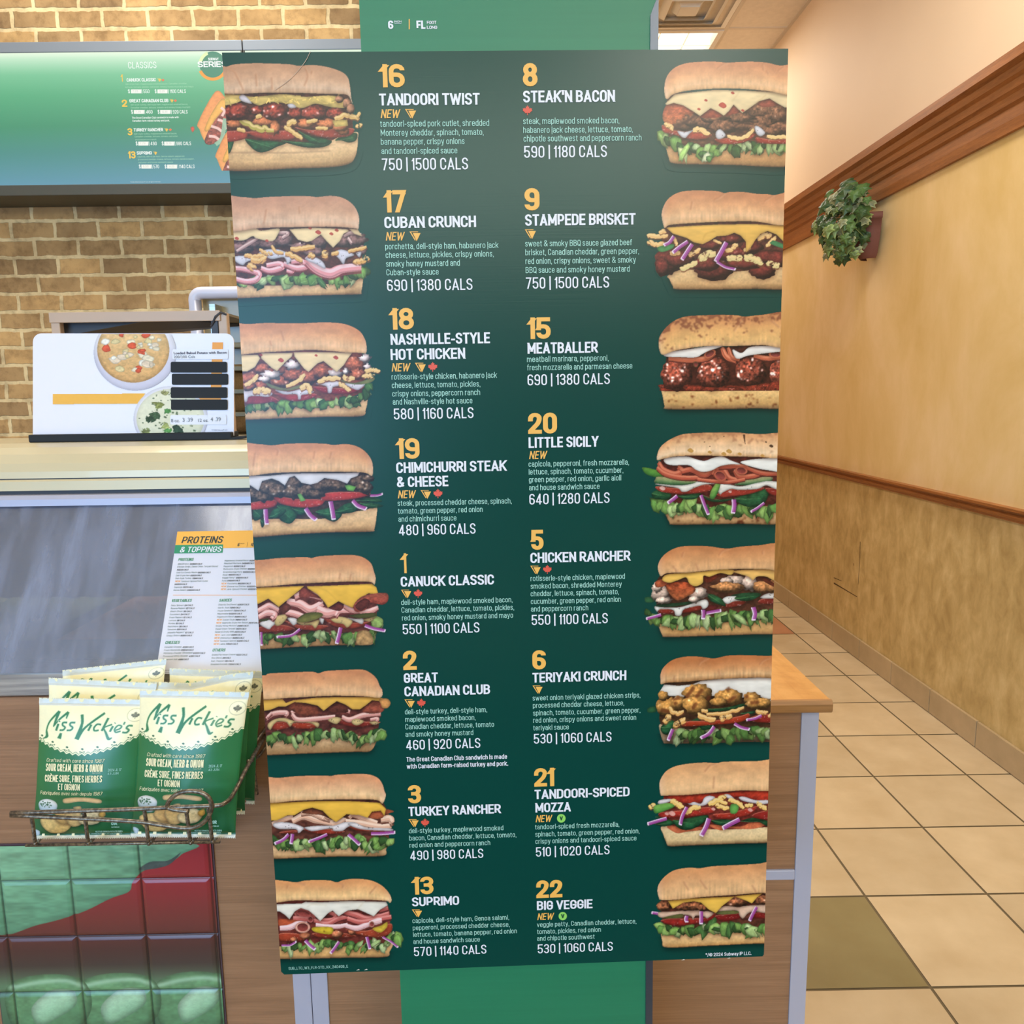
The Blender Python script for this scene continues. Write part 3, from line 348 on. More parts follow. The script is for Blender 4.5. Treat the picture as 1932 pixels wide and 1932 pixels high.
        p.tom([(350, 830), (600, 850), (900, 810), (980, 830), (960, 880), (800, 910), (600, 915), (400, 890)], (184, 66, 50)); p.tom([(1040, 920), (1200, 860), (1400, 860), (1560, 840), (1560, 870), (1400, 920), (1200, 945), (1100, 955)], (184, 64, 50)); p.tom([(1600, 850), (1800, 870), (1800, 950), (1650, 920)], (160, 50, 42)); p.dots((238, 190, 180), (420, 850, 34), (1190, 890, 20))
        p.sau([(345, 800), (600, 820), (760, 800), (840, 770), (1020, 780), (1060, 800), (900, 810), (780, 850), (700, 890), (640, 890), (590, 850), (400, 820)], [(1060, 830), (1100, 790), (1300, 830), (1500, 790), (1640, 770), (1800, 800), (1800, 890), (1680, 850), (1600, 820), (1500, 860), (1300, 870), (1200, 860), (1110, 900), (1080, 925), (1050, 880)], c=(242, 236, 226))
        p.poly([(960, 960), (980, 870), (1040, 790), (1080, 800), (1060, 880), (1010, 970)], (150, 186, 92), (70, 130, 60), n=.08, drop=.3)
        p.ham(([(380, 560), (430, 640), (560, 690), (640, 650), (600, 610)], 66), ([(360, 620), (460, 690), (640, 730), (880, 730)], 56), ([(640, 660), (760, 640), (900, 700), (1010, 630)], 66), ([(1000, 700), (1020, 640), (1120, 650), (1180, 730), (1280, 760)], 60), ([(1060, 610), (1240, 600), (1400, 610)], 56), ([(1240, 650), (1300, 720), (1460, 710), (1560, 680)], 54), ([(1380, 620), (1560, 680), (1800, 690)], 50), ([(820, 750), (1000, 770), (1180, 780), (1360, 750)], 40), c=(186, 88, 66), lip=(216, 130, 100), dk=(82, 30, 26)); p.roll(1080, 710, 80, 56, (196, 100, 76), a=.5); p.roll(1320, 650, 70, 46, (200, 106, 80), a=.2)
        p.che([(440, 520), (540, 495), (700, 490), (800, 520), (900, 540), (1000, 505), (1100, 490), (1200, 535), (1310, 580), (1200, 580), (1080, 600), (980, 650), (880, 665), (800, 640), (720, 590), (540, 590), (460, 570)], (246, 242, 236), sm=1); p.che([(1310, 560), (1400, 530), (1550, 515), (1800, 510), (1800, 660), (1640, 650), (1480, 620)], (246, 242, 236), sm=1)
        p.oni(([(590, 940), (540, 980), (485, 1020)], 44), ([(860, 930), (900, 1040), (945, 1150)], 40), ([(1235, 980), (1238, 1060), (1225, 1135)], 54), ([(1580, 1020), (1500, 1080), (1430, 1120)], 32))
        p.top([(1800, 240), (1560, 235), (1400, 230), (1280, 218), (1000, 218), (800, 224), (640, 240), (500, 300), (410, 370), (370, 440), (360, 530), (440, 515), (600, 485), (900, 480), (1200, 488), (1500, 495), (1800, 490)], (216, 158, 110), (232, 186, 142), (240, 206, 168), end=-1, sp=.5); p.line([(1350, 240), (1355, 290), (1365, 350)], [26, 16, 4], (70, 40, 28), .9); p.dots((214, 160, 86), (740, 420, 36), (1180, 430, 34), (960, 440, 24), (1120, 460, 30), (1300, 460, 24), (1560, 480, 24)); p.dots((90, 60, 40), (1600, 325, 12), (1660, 370, 24), (900, 325, 8), (960, 375, 8), (1120, 260, 8))
    if k == 12:     # 5
        p.bot([(1800, 1020), (1200, 1050), (600, 1030), (420, 1000), (365, 1040), (390, 1130), (420, 1195), (470, 1218), (900, 1208), (1400, 1190), (1800, 1170)], (214, 170, 112), (196, 150, 94), end=-1)
        p.ins([(420, 500), (1800, 460), (1800, 1010), (1200, 1040), (600, 1020), (350, 960), (320, 800), (330, 620)], (80, 46, 34))
        p.let([(280, 960), (400, 1010), (560, 1010), (680, 1030), (820, 1000), (960, 1000), (1100, 960), (1240, 960), (1340, 960), (1440, 980), (1560, 940), (1680, 930)], 180, 42, g=-4, seed=9)
        p.poly([(330, 870), (400, 840), (560, 830), (760, 810), (880, 790), (820, 830), (600, 865), (420, 880)], (40, 70, 46), n=.2, drop=.3); p.poly([(220, 770), (290, 760), (330, 790), (320, 820), (235, 825)], (52, 104, 66), n=.1)
        p.tom([(370, 910), (500, 890), (700, 880), (880, 850), (900, 890), (760, 930), (560, 950), (400, 950)], (150, 52, 40)); p.tom([(1090, 880), (1200, 820), (1360, 800), (1340, 850), (1200, 880)], (150, 54, 42)); p.tom([(1520, 800), (1620, 770), (1800, 770), (1800, 830), (1540, 840)], (150, 52, 42)); p.poly([(900, 880), (1000, 850), (1060, 870), (1000, 920), (910, 920)], (96, 34, 34), n=.2)
        p.sau([(330, 870), (420, 880), (600, 880), (720, 850), (900, 790), (945, 830), (930, 880), (880, 900), (850, 860), (740, 880), (660, 910), (630, 970), (570, 970), (540, 910), (400, 900), (360, 930)], [(1100, 800), (1160, 755), (1300, 760), (1360, 800), (1240, 810), (1160, 840)], [(1540, 760), (1640, 715), (1800, 720), (1800, 770), (1580, 780)], c=(244, 238, 232), dots=4)
        p.spin([(930, 730), (1020, 740), (1110, 800), (1140, 870), (1040, 840), (960, 800)], [(1240, 780), (1360, 720), (1540, 720), (1500, 770), (1380, 810)]); p.poly([(1200, 745), (1350, 715), (1500, 715), (1540, 735), (1380, 760)], (40, 84, 52), n=.2)
        for a in [(400, 720, 110, 90), (360, 650, 60, 60), (430, 800, 90, 40), (830, 720, 110, 70), (780, 790, 60, 40), (1240, 580, 140, 60), (1420, 600, 90, 90), (1150, 580, 80, 40)]: p.ball(*a, c=(226, 196, 178), n=.22, jag=.12, spec=0)
        for a in [(1180, 650, 190, 60), (1560, 650, 110, 70), (1680, 640, 90, 80)]: p.ball(*a, c=(188, 128, 80), n=.4, jag=.08, spec=.02)
        p.poly([(460, 650), (520, 600), (680, 590), (780, 640), (790, 700), (700, 760), (600, 800), (530, 760)], (176, 76, 44), (150, 84, 52), n=.35, drop=.4); p.poly([(340, 590), (420, 560), (480, 600), (440, 640), (350, 650)], (178, 88, 56), n=.25); p.poly([(880, 560), (920, 500), (1050, 490), (1100, 500), (1020, 560), (940, 600)], (120, 50, 34), n=.3); p.poly([(1500, 530), (1560, 530), (1700, 610), (1720, 660), (1600, 600)], (104, 48, 34), n=.2)
        p.che([(420, 570), (460, 510), (640, 490), (900, 470), (1040, 450), (1230, 455), (1200, 510), (1080, 490), (960, 530), (890, 520), (880, 600), (800, 640), (730, 610), (690, 540), (600, 570), (500, 600)], (240, 192, 96), sm=1, n=.1); p.che([(1230, 470), (1400, 450), (1800, 460), (1800, 600), (1700, 580), (1600, 530), (1500, 530), (1450, 570), (1400, 530), (1300, 500)], (232, 182, 104), sm=1, n=.1)
        p.oni(([(405, 965), (320, 990), (240, 1010)], 36), ([(885, 910), (890, 960), (885, 1010)], 50), ([(920, 945), (1000, 930), (1085, 915)], 40), ([(1455, 880), (1475, 950), (1460, 1025)], 56))
        p.top([(1800, 165), (1500, 175), (1300, 190), (1180, 210), (1080, 204), (950, 185), (750, 180), (600, 195), (480, 250), (400, 330), (368, 420), (385, 500), (410, 525), (480, 490), (700, 485), (1000, 455), (1300, 442), (1600, 445), (1800, 450)], (196, 128, 82), (214, 152, 102), (224, 170, 120), end=-1); p.crease([(1180, 208), (1100, 240), (1060, 290)], [(800, 380), (830, 460)], [(540, 410), (590, 480)], [(1560, 230), (1560, 280)], [(660, 250), (640, 310)])
    if k == 13:     # 6
        p.bot([(1800, 980), (1300, 1010), (700, 1000), (460, 960), (385, 950), (400, 1060), (430, 1140), (480, 1162), (900, 1158), (1400, 1142), (1800, 1130)], (156, 136, 108), (120, 100, 78), (74, 60, 48), end=-1)
        p.ins([(430, 480), (1800, 430), (1800, 990), (1200, 1010), (600, 990), (400, 960), (360, 820), (390, 620)], (70, 46, 30))
        p.let([(460, 1010), (640, 1030), (760, 1040), (900, 1000), (1060, 1020), (1200, 1040), (1380, 1000), (1500, 990), (1600, 1010), (1720, 1000)], 170, 34, g=-14, seed=10)
        p.spin([(400, 980), (500, 900), (560, 920), (520, 1020), (440, 1060)], [(740, 910), (830, 870), (860, 890), (800, 960), (750, 950)], [(840, 930), (980, 930), (1000, 980), (880, 1010)], [(900, 770), (1100, 760), (1380, 700), (1380, 730), (1150, 790), (940, 800)], [(1310, 820), (1480, 790), (1440, 830)]); p.poly([(255, 760), (340, 740), (350, 800), (260, 810)], (44, 90, 56), n=.1)
        p.tom([(640, 960), (700, 910), (1000, 900), (1300, 850), (1400, 820), (1400, 880), (1250, 930), (1000, 950), (720, 970)], (182, 62, 36)); p.tom([(1400, 880), (1560, 830), (1800, 850), (1800, 920), (1500, 920)], (160, 48, 38))
        p.che([(390, 570), (440, 490), (600, 505), (760, 490), (860, 450), (1100, 425), (1800, 400), (1800, 680), (1650, 680), (1560, 640), (1450, 590), (1350, 640), (1300, 640), (1200, 560), (1080, 620), (980, 620), (760, 520), (660, 640), (540, 620), (450, 620)], (238, 232, 224))
        for a in [(480, 740, 140, 110), (430, 620, 60, 60), (600, 700, 80, 80), (820, 590, 165, 110), (800, 730, 150, 110), (1120, 640, 110, 80), (1200, 640, 130, 90), (1060, 690, 100, 50), (1440, 650, 100, 70), (1500, 710, 130, 60), (1580, 700, 90, 60)]: p.ball(*a, c=(196, 140, 74), n=.3, jag=.08, spec=.07)
        for l in [[(690, 640), (780, 520)], [(800, 640), (880, 540)], [(760, 770), (810, 700)], [(930, 670), (960, 620)], [(540, 660), (620, 640)], [(580, 720), (560, 690)], [(1150, 560), (1190, 530)], [(1160, 690), (1260, 620)], [(1360, 640), (1400, 620)], [(1420, 700), (1520, 690)], [(400, 780), (520, 800)]]: p.line(l, 40, (104, 52, 28), .75, sm=0, blur=1)
        p.cri(([(500, 760), (570, 820), (660, 800)], 46), ([(430, 930), (470, 880), (520, 860)], 60), ([(560, 960), (610, 920), (680, 890)], 66), ([(820, 830), (900, 870), (1030, 890)], 60), ([(860, 790), (940, 790)], 40), ([(920, 830), (1100, 820), (1240, 790), (1350, 750)], 40), ([(1080, 890), (1140, 860), (1210, 850)], 56), ([(1490, 790), (1560, 810), (1620, 810)], 46), ([(1630, 860), (1700, 780)], 36), c=(224, 170, 100))
        p.oni(([(1010, 970), (950, 1050), (860, 1100)], 44), ([(540, 1000), (510, 1070), (488, 1125)], 44), ([(1240, 935), (1320, 980), (1410, 1000)], 38), ([(1550, 845), (1470, 880), (1380, 895)], 34))
        p.top([(1800, 175), (1600, 165), (1400, 158), (1180, 160), (1080, 180), (1000, 195), (930, 185), (780, 170), (640, 180), (520, 220), (430, 300), (398, 380), (400, 440), (405, 488), (480, 470), (700, 460), (900, 440), (1200, 422), (1500, 412), (1800, 400)], (186, 114, 68), (206, 142, 92), (218, 172, 124), (176, 126, 80), end=-1, wr=1.8); p.crease([(940, 190), (860, 230), (830, 270)], [(1640, 185), (1560, 220), (1520, 270)], [(560, 390), (550, 440)], [(1060, 320), (1080, 400)])
    if k == 14:     # 21
        p.bot([(1800, 910), (1300, 930), (900, 930), (600, 900), (410, 900), (430, 990), (460, 1070), (500, 1125), (700, 1118), (1200, 1098), (1800, 1065)], (226, 198, 152), (212, 182, 134), (150, 120, 84), end=-1)
        p.poly([(470, 900), (620, 900), (900, 910), (960, 930), (700, 960), (580, 975)], (206, 110, 74), n=.15, edge=.1); p.poly([(960, 880), (1300, 900), (1420, 860), (1570, 860), (1560, 900), (1420, 930), (1180, 920), (1080, 945)], (210, 112, 74), n=.15, edge=.1)
        p.ins([(420, 540), (1800, 480), (1800, 880), (1300, 890), (600, 890), (420, 880), (390, 740)], (110, 44, 36))
        p.spin([(330, 870), (480, 820), (560, 870), (440, 900), (380, 890)], [(540, 830), (640, 820), (930, 770), (900, 850), (760, 930), (640, 935), (560, 880)], [(980, 830), (1160, 820), (1280, 850), (1200, 900), (1040, 880)], [(1310, 840), (1460, 800), (1620, 840), (1620, 900), (1520, 850), (1440, 850)], [(340, 790), (400, 780), (390, 810)])
        p.tom([(395, 740), (600, 720), (900, 680), (980, 690), (1000, 740), (800, 780), (560, 796), (400, 795)], (186, 54, 44)); p.tom([(1000, 760), (1200, 740), (1480, 670), (1490, 700), (1400, 770), (1200, 806), (1060, 810)], (184, 56, 42)); p.tom([(1440, 780), (1540, 730), (1800, 700), (1800, 820), (1560, 820)], (160, 44, 38)); p.dots((236, 170, 160), (530, 750, 40), (470, 755, 24), (1420, 710, 30), (1000, 700, 24))
        p.poly([(440, 560), (700, 540), (1100, 520), (1800, 490), (1800, 640), (1500, 600), (1300, 560), (1000, 580), (760, 640), (560, 600)], (186, 62, 40), (168, 50, 36), n=.25, drop=.2)
        p.sau([(370, 640), (390, 600), (500, 585), (540, 600), (440, 640)], [(680, 610), (720, 640), (780, 620), (860, 640), (900, 570), (960, 550), (1020, 570), (960, 620), (900, 660), (820, 665), (730, 650)], [(1120, 540), (1180, 535), (1240, 590), (1170, 580)], [(1290, 570), (1350, 560), (1480, 600), (1620, 600), (1620, 640), (1500, 640), (1340, 610)], c=(244, 232, 236), dots=0)
        p.cri(([(280, 690), (330, 660)], 56), ([(520, 610), (590, 640), (660, 690)], 62), ([(690, 760), (760, 690), (850, 680)], 54), ([(950, 650), (1040, 600), (1140, 550)], 56), ([(1030, 650), (1100, 680), (1180, 690)], 46), ([(1080, 610), (1160, 640)], 40), ([(1170, 590), (1260, 620), (1350, 690)], 46), ([(1360, 660), (1450, 660)], 40), ([(1500, 630), (1560, 670), (1610, 700)], 50), c=(236, 194, 110))
        p.poly([(325, 670), (420, 640), (510, 635), (560, 670), (480, 710), (340, 752)], (136, 190, 90), (84, 146, 64), n=.08, drop=.3); p.poly([(1200, 650), (1270, 650), (1290, 690), (1260, 750), (1195, 745)], (104, 168, 80), n=.08, drop=.3)
        p.oni(([(700, 680), (650, 780), (625, 880)], 44), ([(470, 810), (360, 840), (255, 872)], 44), ([(950, 810), (920, 900), (865, 1005)], 58), ([(1300, 820), (1200, 870), (1110, 920)], 56))
        p.top([(1800, 145), (1500, 155), (1200, 160), (1100, 165), (1040, 178), (900, 172), (740, 182), (580, 210), (470, 265), (405, 350), (386, 430), (400, 540), (440, 548), (700, 540), (1000, 515), (1300, 490), (1800, 465)], (220, 162, 112), (230, 178, 128), (236, 190, 140), end=-1, wr=.6); p.crease([(1040, 178), (960, 210), (900, 280)], [(1010, 330), (1000, 470)])
    if k == 15:     # 22
        p.bot([(1800, 920), (1200, 960), (600, 950), (440, 880), (395, 880), (400, 960), (420, 1060), (470, 1132), (900, 1116), (1400, 1092), (1800, 1070)], (230, 188, 134), (216, 172, 114), (190, 140, 84), end=-1)
        p.ins([(390, 590), (1800, 510), (1800, 860), (1200, 880), (600, 900), (410, 850), (370, 700)], (96, 52, 40))
        p.let([(350, 850), (470, 900), (580, 950), (680, 920), (800, 910), (950, 880), (1060, 910), (1200, 890), (1350, 880), (1440, 930), (1560, 880), (1680, 880)], 150, 36, g=4, big=1.2, seed=13)
        p.tom([(400, 830), (500, 800), (700, 800), (900, 790), (1020, 740), (1000, 800), (900, 840), (700, 875), (540, 878)], (170, 46, 40)); p.tom([(1020, 770), (1150, 750), (1300, 740), (1300, 800), (1150, 830), (1060, 815)], (150, 38, 36)); p.tom([(1400, 780), (1500, 730), (1800, 730), (1800, 800), (1500, 800)], (150, 40, 36))
        p.sau([(370, 730), (560, 720), (760, 700), (960, 720), (1000, 750), (930, 800), (900, 780), (800, 770), (770, 820), (740, 770), (600, 760), (440, 790), (380, 780)], [(1050, 720), (1120, 660), (1300, 660), (1460, 650), (1800, 640), (1800, 740), (1600, 740), (1480, 720), (1400, 740), (1340, 800), (1300, 770), (1260, 710)], c=(240, 202, 176), dots=0)
        p.poly([(430, 790), (560, 760), (650, 750), (640, 790), (480, 800)], (112, 112, 60), n=.1, drop=.3); p.poly([(1030, 740), (1100, 715), (1275, 715), (1270, 745), (1100, 755)], (116, 118, 66), n=.1, drop=.3)
        for a in [(440, 660, 90, 60), (700, 660, 140, 55), (800, 650, 120, 55), (1260, 610, 150, 60), (1560, 590, 120, 55), (880, 680, 60, 40)]: p.ball(*a, c=(150, 92, 62), n=.7, jag=.06, spec=.06)
        p.che([(480, 600), (700, 575), (1240, 550), (1180, 600), (1100, 660), (1030, 740), (950, 700), (860, 620), (780, 605), (660, 620), (590, 660), (540, 690), (510, 640)], (242, 192, 84)); p.che([(1240, 548), (1400, 530), (1560, 515), (1500, 560), (1440, 630), (1380, 600)], (242, 192, 84))
        p.oni(([(865, 720), (865, 790), (862, 860)], 48), ([(700, 770), (690, 810), (700, 840)], 46), ([(1495, 670), (1450, 750), (1415, 825)], 42), ([(370, 745), (300, 735)], 36))
        p.top([(1800, 140), (1600, 160), (1520, 176), (1300, 190), (1000, 205), (850, 228), (720, 222), (560, 250), (450, 320), (380, 410), (364, 490), (380, 560), (410, 590), (600, 585), (900, 555), (1200, 535), (1500, 510), (1800, 485)], (214, 150, 100), (226, 170, 120), (234, 186, 134), end=-1); p.crease([(660, 380), (720, 480)], [(850, 360), (930, 470)], [(720, 320), (725, 340)], [(1440, 420), (1490, 500)])
    return p
# ---------------------------------------------------------------- a condensed grotesque drawn from strokes (1 after a point rounds that corner)
_o = ['c', (0, 0, 1), (0, .72, 1), (1, .72, 1), (1, 0, 1)]
_dot = [(.5, .86), (.5, 1)]
GL = {
'A': (.53, [(0, 0), (.5, 1), (1, 0)], [(.17, .25), (.83, .25)]), 'B': (.48, [(0, .53), (.95, .53, 1), (.95, 1, 1), (0, 1), (0, 0), (1, 0, 1), (1, .53, 1), (.4, .53)]), 'C': (.47, [(1, .66), (1, 1, 1), (0, 1, 1), (0, 0, 1), (1, 0, 1), (1, .34)]),
'D': (.48, [(.2, 0), (0, 0), (0, 1), (1, 1, 1), (1, 0, 1), (.2, 0)]), 'E': (.42, [(1, 1), (0, 1), (0, 0), (1, 0)], [(0, .51), (.88, .51)]), 'F': (.41, [(1, 1), (0, 1), (0, 0)], [(0, .48), (.88, .48)]), 'G': (.48, [(1, .7), (1, 1, 1), (0, 1, 1), (0, 0, 1), (1, 0, 1), (1, .46), (.52, .46)]),
'H': (.49, [(0, 0), (0, 1)], [(1, 0), (1, 1)], [(0, .51), (1, .51)]), 'I': (0, [(.5, 0), (.5, 1)]), 'J': (.4, [(1, 1), (1, 0, 1), (0, 0, 1), (0, .3)]), 'K': (.5, [(0, 0), (0, 1)], [(1, 1), (.02, .38)], [(.33, .6), (1, 0)]), 'L': (.4, [(0, 1), (0, 0), (1, 0)]),
'M': (.62, [(0, 0), (0, 1), (.5, .22), (1, 1), (1, 0)]), 'N': (.5, [(0, 0), (0, 1), (1, 0), (1, 1)]), 'O': (.48, ['c', (0, 0, 1), (0, 1, 1), (1, 1, 1), (1, 0, 1)]), 'P': (.47, [(0, 0), (0, 1), (1, 1, 1), (1, .42, 1), (0, .42)]), 'Q': (.48, ['c', (0, 0, 1), (0, 1, 1), (1, 1, 1), (1, 0, 1)], [(.55, .22), (1.02, -.06)]),
'R': (.48, [(0, 0), (0, 1), (1, 1, 1), (1, .45, 1), (0, .45)], [(.5, .45), (1, 0)]), 'S': (.47, [(1, .745), (1, 1, 1), (0, 1, 1), (0, .55, 1), (1, .47, 1), (1, 0, 1), (0, 0, 1), (0, .255)]), 'T': (.46, [(0, 1), (1, 1)], [(.5, 0), (.5, 1)]), 'U': (.48, [(0, 1), (0, 0, 1), (1, 0, 1), (1, 1)]), 'V': (.51, [(0, 1), (.5, 0), (1, 1)]),
'W': (.76, [(0, 1), (.25, 0), (.5, .92), (.75, 0), (1, 1)]), 'X': (.5, [(0, 0), (1, 1)], [(0, 1), (1, 0)]), 'Y': (.5, [(0, 1), (.5, .45), (1, 1)], [(.5, .47), (.5, 0)]), 'Z': (.44, [(0, 1), (1, 1), (0, 0), (1, 0)]),
'0': (.46, ['c', (0, 0, 1), (0, 1, 1), (1, 1, 1), (1, 0, 1)]), '1': (.2, [(1, 0), (1, 1)], [(.9, .95), (.1, .83)]), '2': (.45, [(0, .74), (0, 1, 1), (1, 1, 1), (1, .58, 1), (0, .05), (0, 0), (1, 0)]), '3': (.45, [(0, .77), (0, 1, 1), (1, 1, 1), (1, .53, 1), (.38, .53)], [(.5, .53), (1, .53, 1), (1, 0, 1), (0, 0, 1), (0, .23)]),
'4': (.5, [(.7, 0), (.7, 1), (0, .26), (0, .21), (1, .21)]), '5': (.46, [(.95, 1), (.05, 1), (.02, .5), (.12, .6), (1, .6, 1), (1, 0, 1), (0, 0, 1), (0, .24)]), '6': (.46, [(1, .78), (1, 1, 1), (0, 1, 1), (0, 0, 1), (1, 0, 1), (1, .55, 1), (.1, .55)]), '7': (.44, [(0, 1), (1, 1), (.32, 0)]),
'8': (.47, ['c', (.05, .53, 1), (.05, 1, 1), (.95, 1, 1), (.95, .53, 1)], ['c', (0, 0, 1), (0, .53, 1), (1, .53, 1), (1, 0, 1)]), '9': (.46, [(0, .22), (0, 0, 1), (1, 0, 1), (1, 1, 1), (0, 1, 1), (0, .45, 1), (.9, .45)]),
'a': (.41, [(0, .53), (0, .72, 1), (1, .72, 1), (1, 0)], [(1, .41), (0, .41, 1), (0, 0, 1), (.85, 0), (1, .1)]), 'b': (.42, [(0, 0), (0, 1)], _o), 'c': (.4, [(1, .5), (1, .72, 1), (0, .72, 1), (0, 0, 1), (1, 0, 1), (1, .23)]), 'd': (.42, [(1, 0), (1, 1)], _o), 'e': (.42, [(0, .37), (1, .37), (1, .72, 1), (0, .72, 1), (0, 0, 1), (1, 0, 1), (1, .2)]),
'f': (.28, [(1, 1), (.4, 1, 1), (.4, 0)], [(0, .7), (.95, .7)]), 'g': (.42, _o, [(1, .72), (1, -.24, 1), (0, -.24, 1), (0, -.14)]), 'h': (.42, [(0, 0), (0, 1)], [(0, .5), (0, .72, 1), (1, .72, 1), (1, 0)]), 'i': (0, [(.5, 0), (.5, .72)], _dot), 'j': (0, [(.5, .72), (.5, -.22), (-.6, -.24)], _dot), 'k': (.42, [(0, 0), (0, 1)], [(1, .72), (0, .26)], [(.36, .44), (1, 0)]),
'l': (0, [(.5, 0), (.5, 1)]), 'm': (.68, [(0, 0), (0, .72)], [(0, .5), (0, .72, 1), (.5, .72, 1), (.5, 0)], [(.5, .5), (.5, .72, 1), (1, .72, 1), (1, 0)]), 'n': (.42, [(0, 0), (0, .72)], [(0, .5), (0, .72, 1), (1, .72, 1), (1, 0)]), 'o': (.42, _o), 'p': (.42, [(0, -.24), (0, .72)], _o), 'q': (.42, [(1, -.24), (1, .72)], _o), 'r': (.27, [(0, 0), (0, .72)], [(0, .45), (.1, .72, 1), (1, .71)]),
's': (.38, [(1, .54), (1, .72, 1), (0, .72, 1), (0, .4, 1), (1, .33, 1), (1, 0, 1), (0, 0, 1), (0, .18)]), 't': (.28, [(.4, .94), (.4, 0, 1), (1, 0)], [(0, .7), (1, .7)]), 'u': (.42, [(0, .72), (0, 0, 1), (1, 0, 1), (1, .3)], [(1, 0), (1, .72)]), 'v': (.43, [(0, .72), (.5, 0), (1, .72)]), 'w': (.64, [(0, .72), (.25, 0), (.5, .66), (.75, 0), (1, .72)]), 'x': (.42, [(0, 0), (1, .72)], [(0, .72), (1, 0)]), 'y': (.43, [(0, .72), (.5, .04)], [(1, .72), (.45, -.22), (.08, -.24)]), 'z': (.38, [(0, .72), (1, .72), (0, 0), (1, 0)]),
',': (0, [(.5, .07), (.5, -.02), (.2, -.15)]), '.': (0, [(.5, -.04), (.5, .09)]), '-': (.27, [(0, .37), (1, .37)]), '&': (.56, [(1, 0), (.12, .72, 1), (.12, 1, 1), (.72, 1, 1), (.72, .7, 1), (0, .42, 1), (0, 0, 1), (.7, 0, 1), (1, .45)]), '|': (0, [(.5, -.14), (.5, 1.08)]), "'": (0, [(.5, .74), (.5, 1.02)]), '/': (.35, [(0, -.08), (1, 1.05)]), '_': (.4, [(0, -.1), (1, -.1)]), '*': (.25, [(.5, .7), (.5, 1)], [(0, .77), (1, .93)], [(0, .93), (1, .77)]),
'(': (.2, [(1, 1.05), (0, .75), (0, .2), (1, -.12)]), ')': (.2, [(0, 1.05), (1, .75), (1, .2), (0, -.12)]), '©': (.7, ['c', (0, 0, 1), (0, 1, 1), (1, 1, 1), (1, 0, 1)], [(.68, .65), (.35, .7), (.35, .3), (.68, .35)]), '®': (.3, ['c', (0, .6, 1), (0, 1, 1), (1, 1, 1), (1, .6, 1)])}
GL['$'] = (.47, *GL['S'][1:], [(.5, -.12), (.5, 1.12)])
for _a, _b, _s in (('é', 'e', [(.4, .82), (.75, 1)]), ('È', 'E', [(.65, 1.1), (.3, 1.25)]), ('À', 'A', [(.6, 1.1), (.3, 1.25)]), ('ñ', 'n', [(0, .86), (1, .92)])): GL[_a] = (*GL[_b], _s)
def _path(p, w, tv, th):
    closed = p[0] == 'c'; P = p[1:] if closed else p
    Q = [(tv/2+q[0]*(w-tv), th/2+q[1]*(1-th), len(q) > 2) for q in P]; n = len(Q); out = []
    R = (w-tv)/2 if w > tv else 0
    for i, (x, y, r) in enumerate(Q):
        if not r or (not closed and i in (0, n-1)): out.append((x, y)); continue
        a, b = Q[i-1], Q[(i+1) % n]; da, db = math.hypot(a[0]-x, a[1]-y), math.hypot(b[0]-x, b[1]-y)
        ra = min(R*1.25, da*(.5 if a[2] else .95)); rb = min(R*1.25, db*(.5 if b[2] else .95))
        if abs(a[0]-x) > abs(a[1]-y): ra = min(ra, R)
        else: rb = min(rb, R)
        A = (x+(a[0]-x)/da*ra, y+(a[1]-y)/da*ra); B = (x+(b[0]-x)/db*rb, y+(b[1]-y)/db*rb)
        for t in (0, .22, .5, .78, 1):
            c = [(1-t)**3, 3*t*(1-t)**2, 3*t*t*(1-t), t**3]; pa = (A[0]+(x-A[0])*.58, A[1]+(y-A[1])*.58); pb = (B[0]+(x-B[0])*.58, B[1]+(y-B[1])*.58)
            out.append((c[0]*A[0]+c[1]*pa[0]+c[2]*pb[0]+c[3]*B[0], c[0]*A[1]+c[1]*pa[1]+c[2]*pb[1]+c[3]*B[1]))
    o = [out[0]]
    for q in out[1:]:
        if math.hypot(q[0]-o[-1][0], q[1]-o[-1][1]) > 1e-4: o.append(q)
    if closed and math.hypot(o[0][0]-o[-1][0], o[0][1]-o[-1][1]) < 1e-4: o.pop()
    return o, closed
def _thick(P, closed, tv, th):
    n = len(P); V = []
    for i in range(n):
        a = P[i-1] if i or closed else None; b = P[(i+1) % n] if i < n-1 or closed else None; x, y = P[i]; N_ = []
        for s, e in ((a, P[i]), (P[i], b)):
            if s is None or e is None: continue
            dx, dy = (e[0]-s[0])/tv, (e[1]-s[1])/th; l = math.hypot(dx, dy) or 1; N_.append((-dy/l, dx/l))
        m = (sum(q[0] for q in N_)/len(N_), sum(q[1] for q in N_)/len(N_)); l2 = m[0]**2+m[1]**2; k = min(1/max(l2, 1e-6), 2.6)
        m = (m[0]*k, m[1]*k); V += [(x+m[0]*tv/2, y+m[1]*th/2), (x-m[0]*tv/2, y-m[1]*th/2)]
    F_ = [(2*i, 2*i+1, 2*((i+1) % n)+1, 2*((i+1) % n)) for i in range(n if closed else n-1)]
    return V, F_
def _ends(p, tv, th):
    """let a stroke's two ends run to the edge of its box"""
    p = list(p)
    for i, j in ((0, 1), (-1, -2)):
        dx, dy = p[i][0]-p[j][0], p[i][1]-p[j][1]
        if abs(dy) >= abs(dx) and .06 < p[i][1] < .9 and abs(p[i][1]-(.72*(1-th)+th/2)) > .02 and len(p) > 2: continue
        if abs(dy) >= abs(dx): k = th/2/max(abs(dy), 1e-6); p[i] = (p[i][0]+dx*k, p[i][1]+dy*k)
        else: k = tv/2/max(abs(dx), 1e-6); p[i] = (p[i][0]+dx*k, p[i][1]+dy*k)
    return p
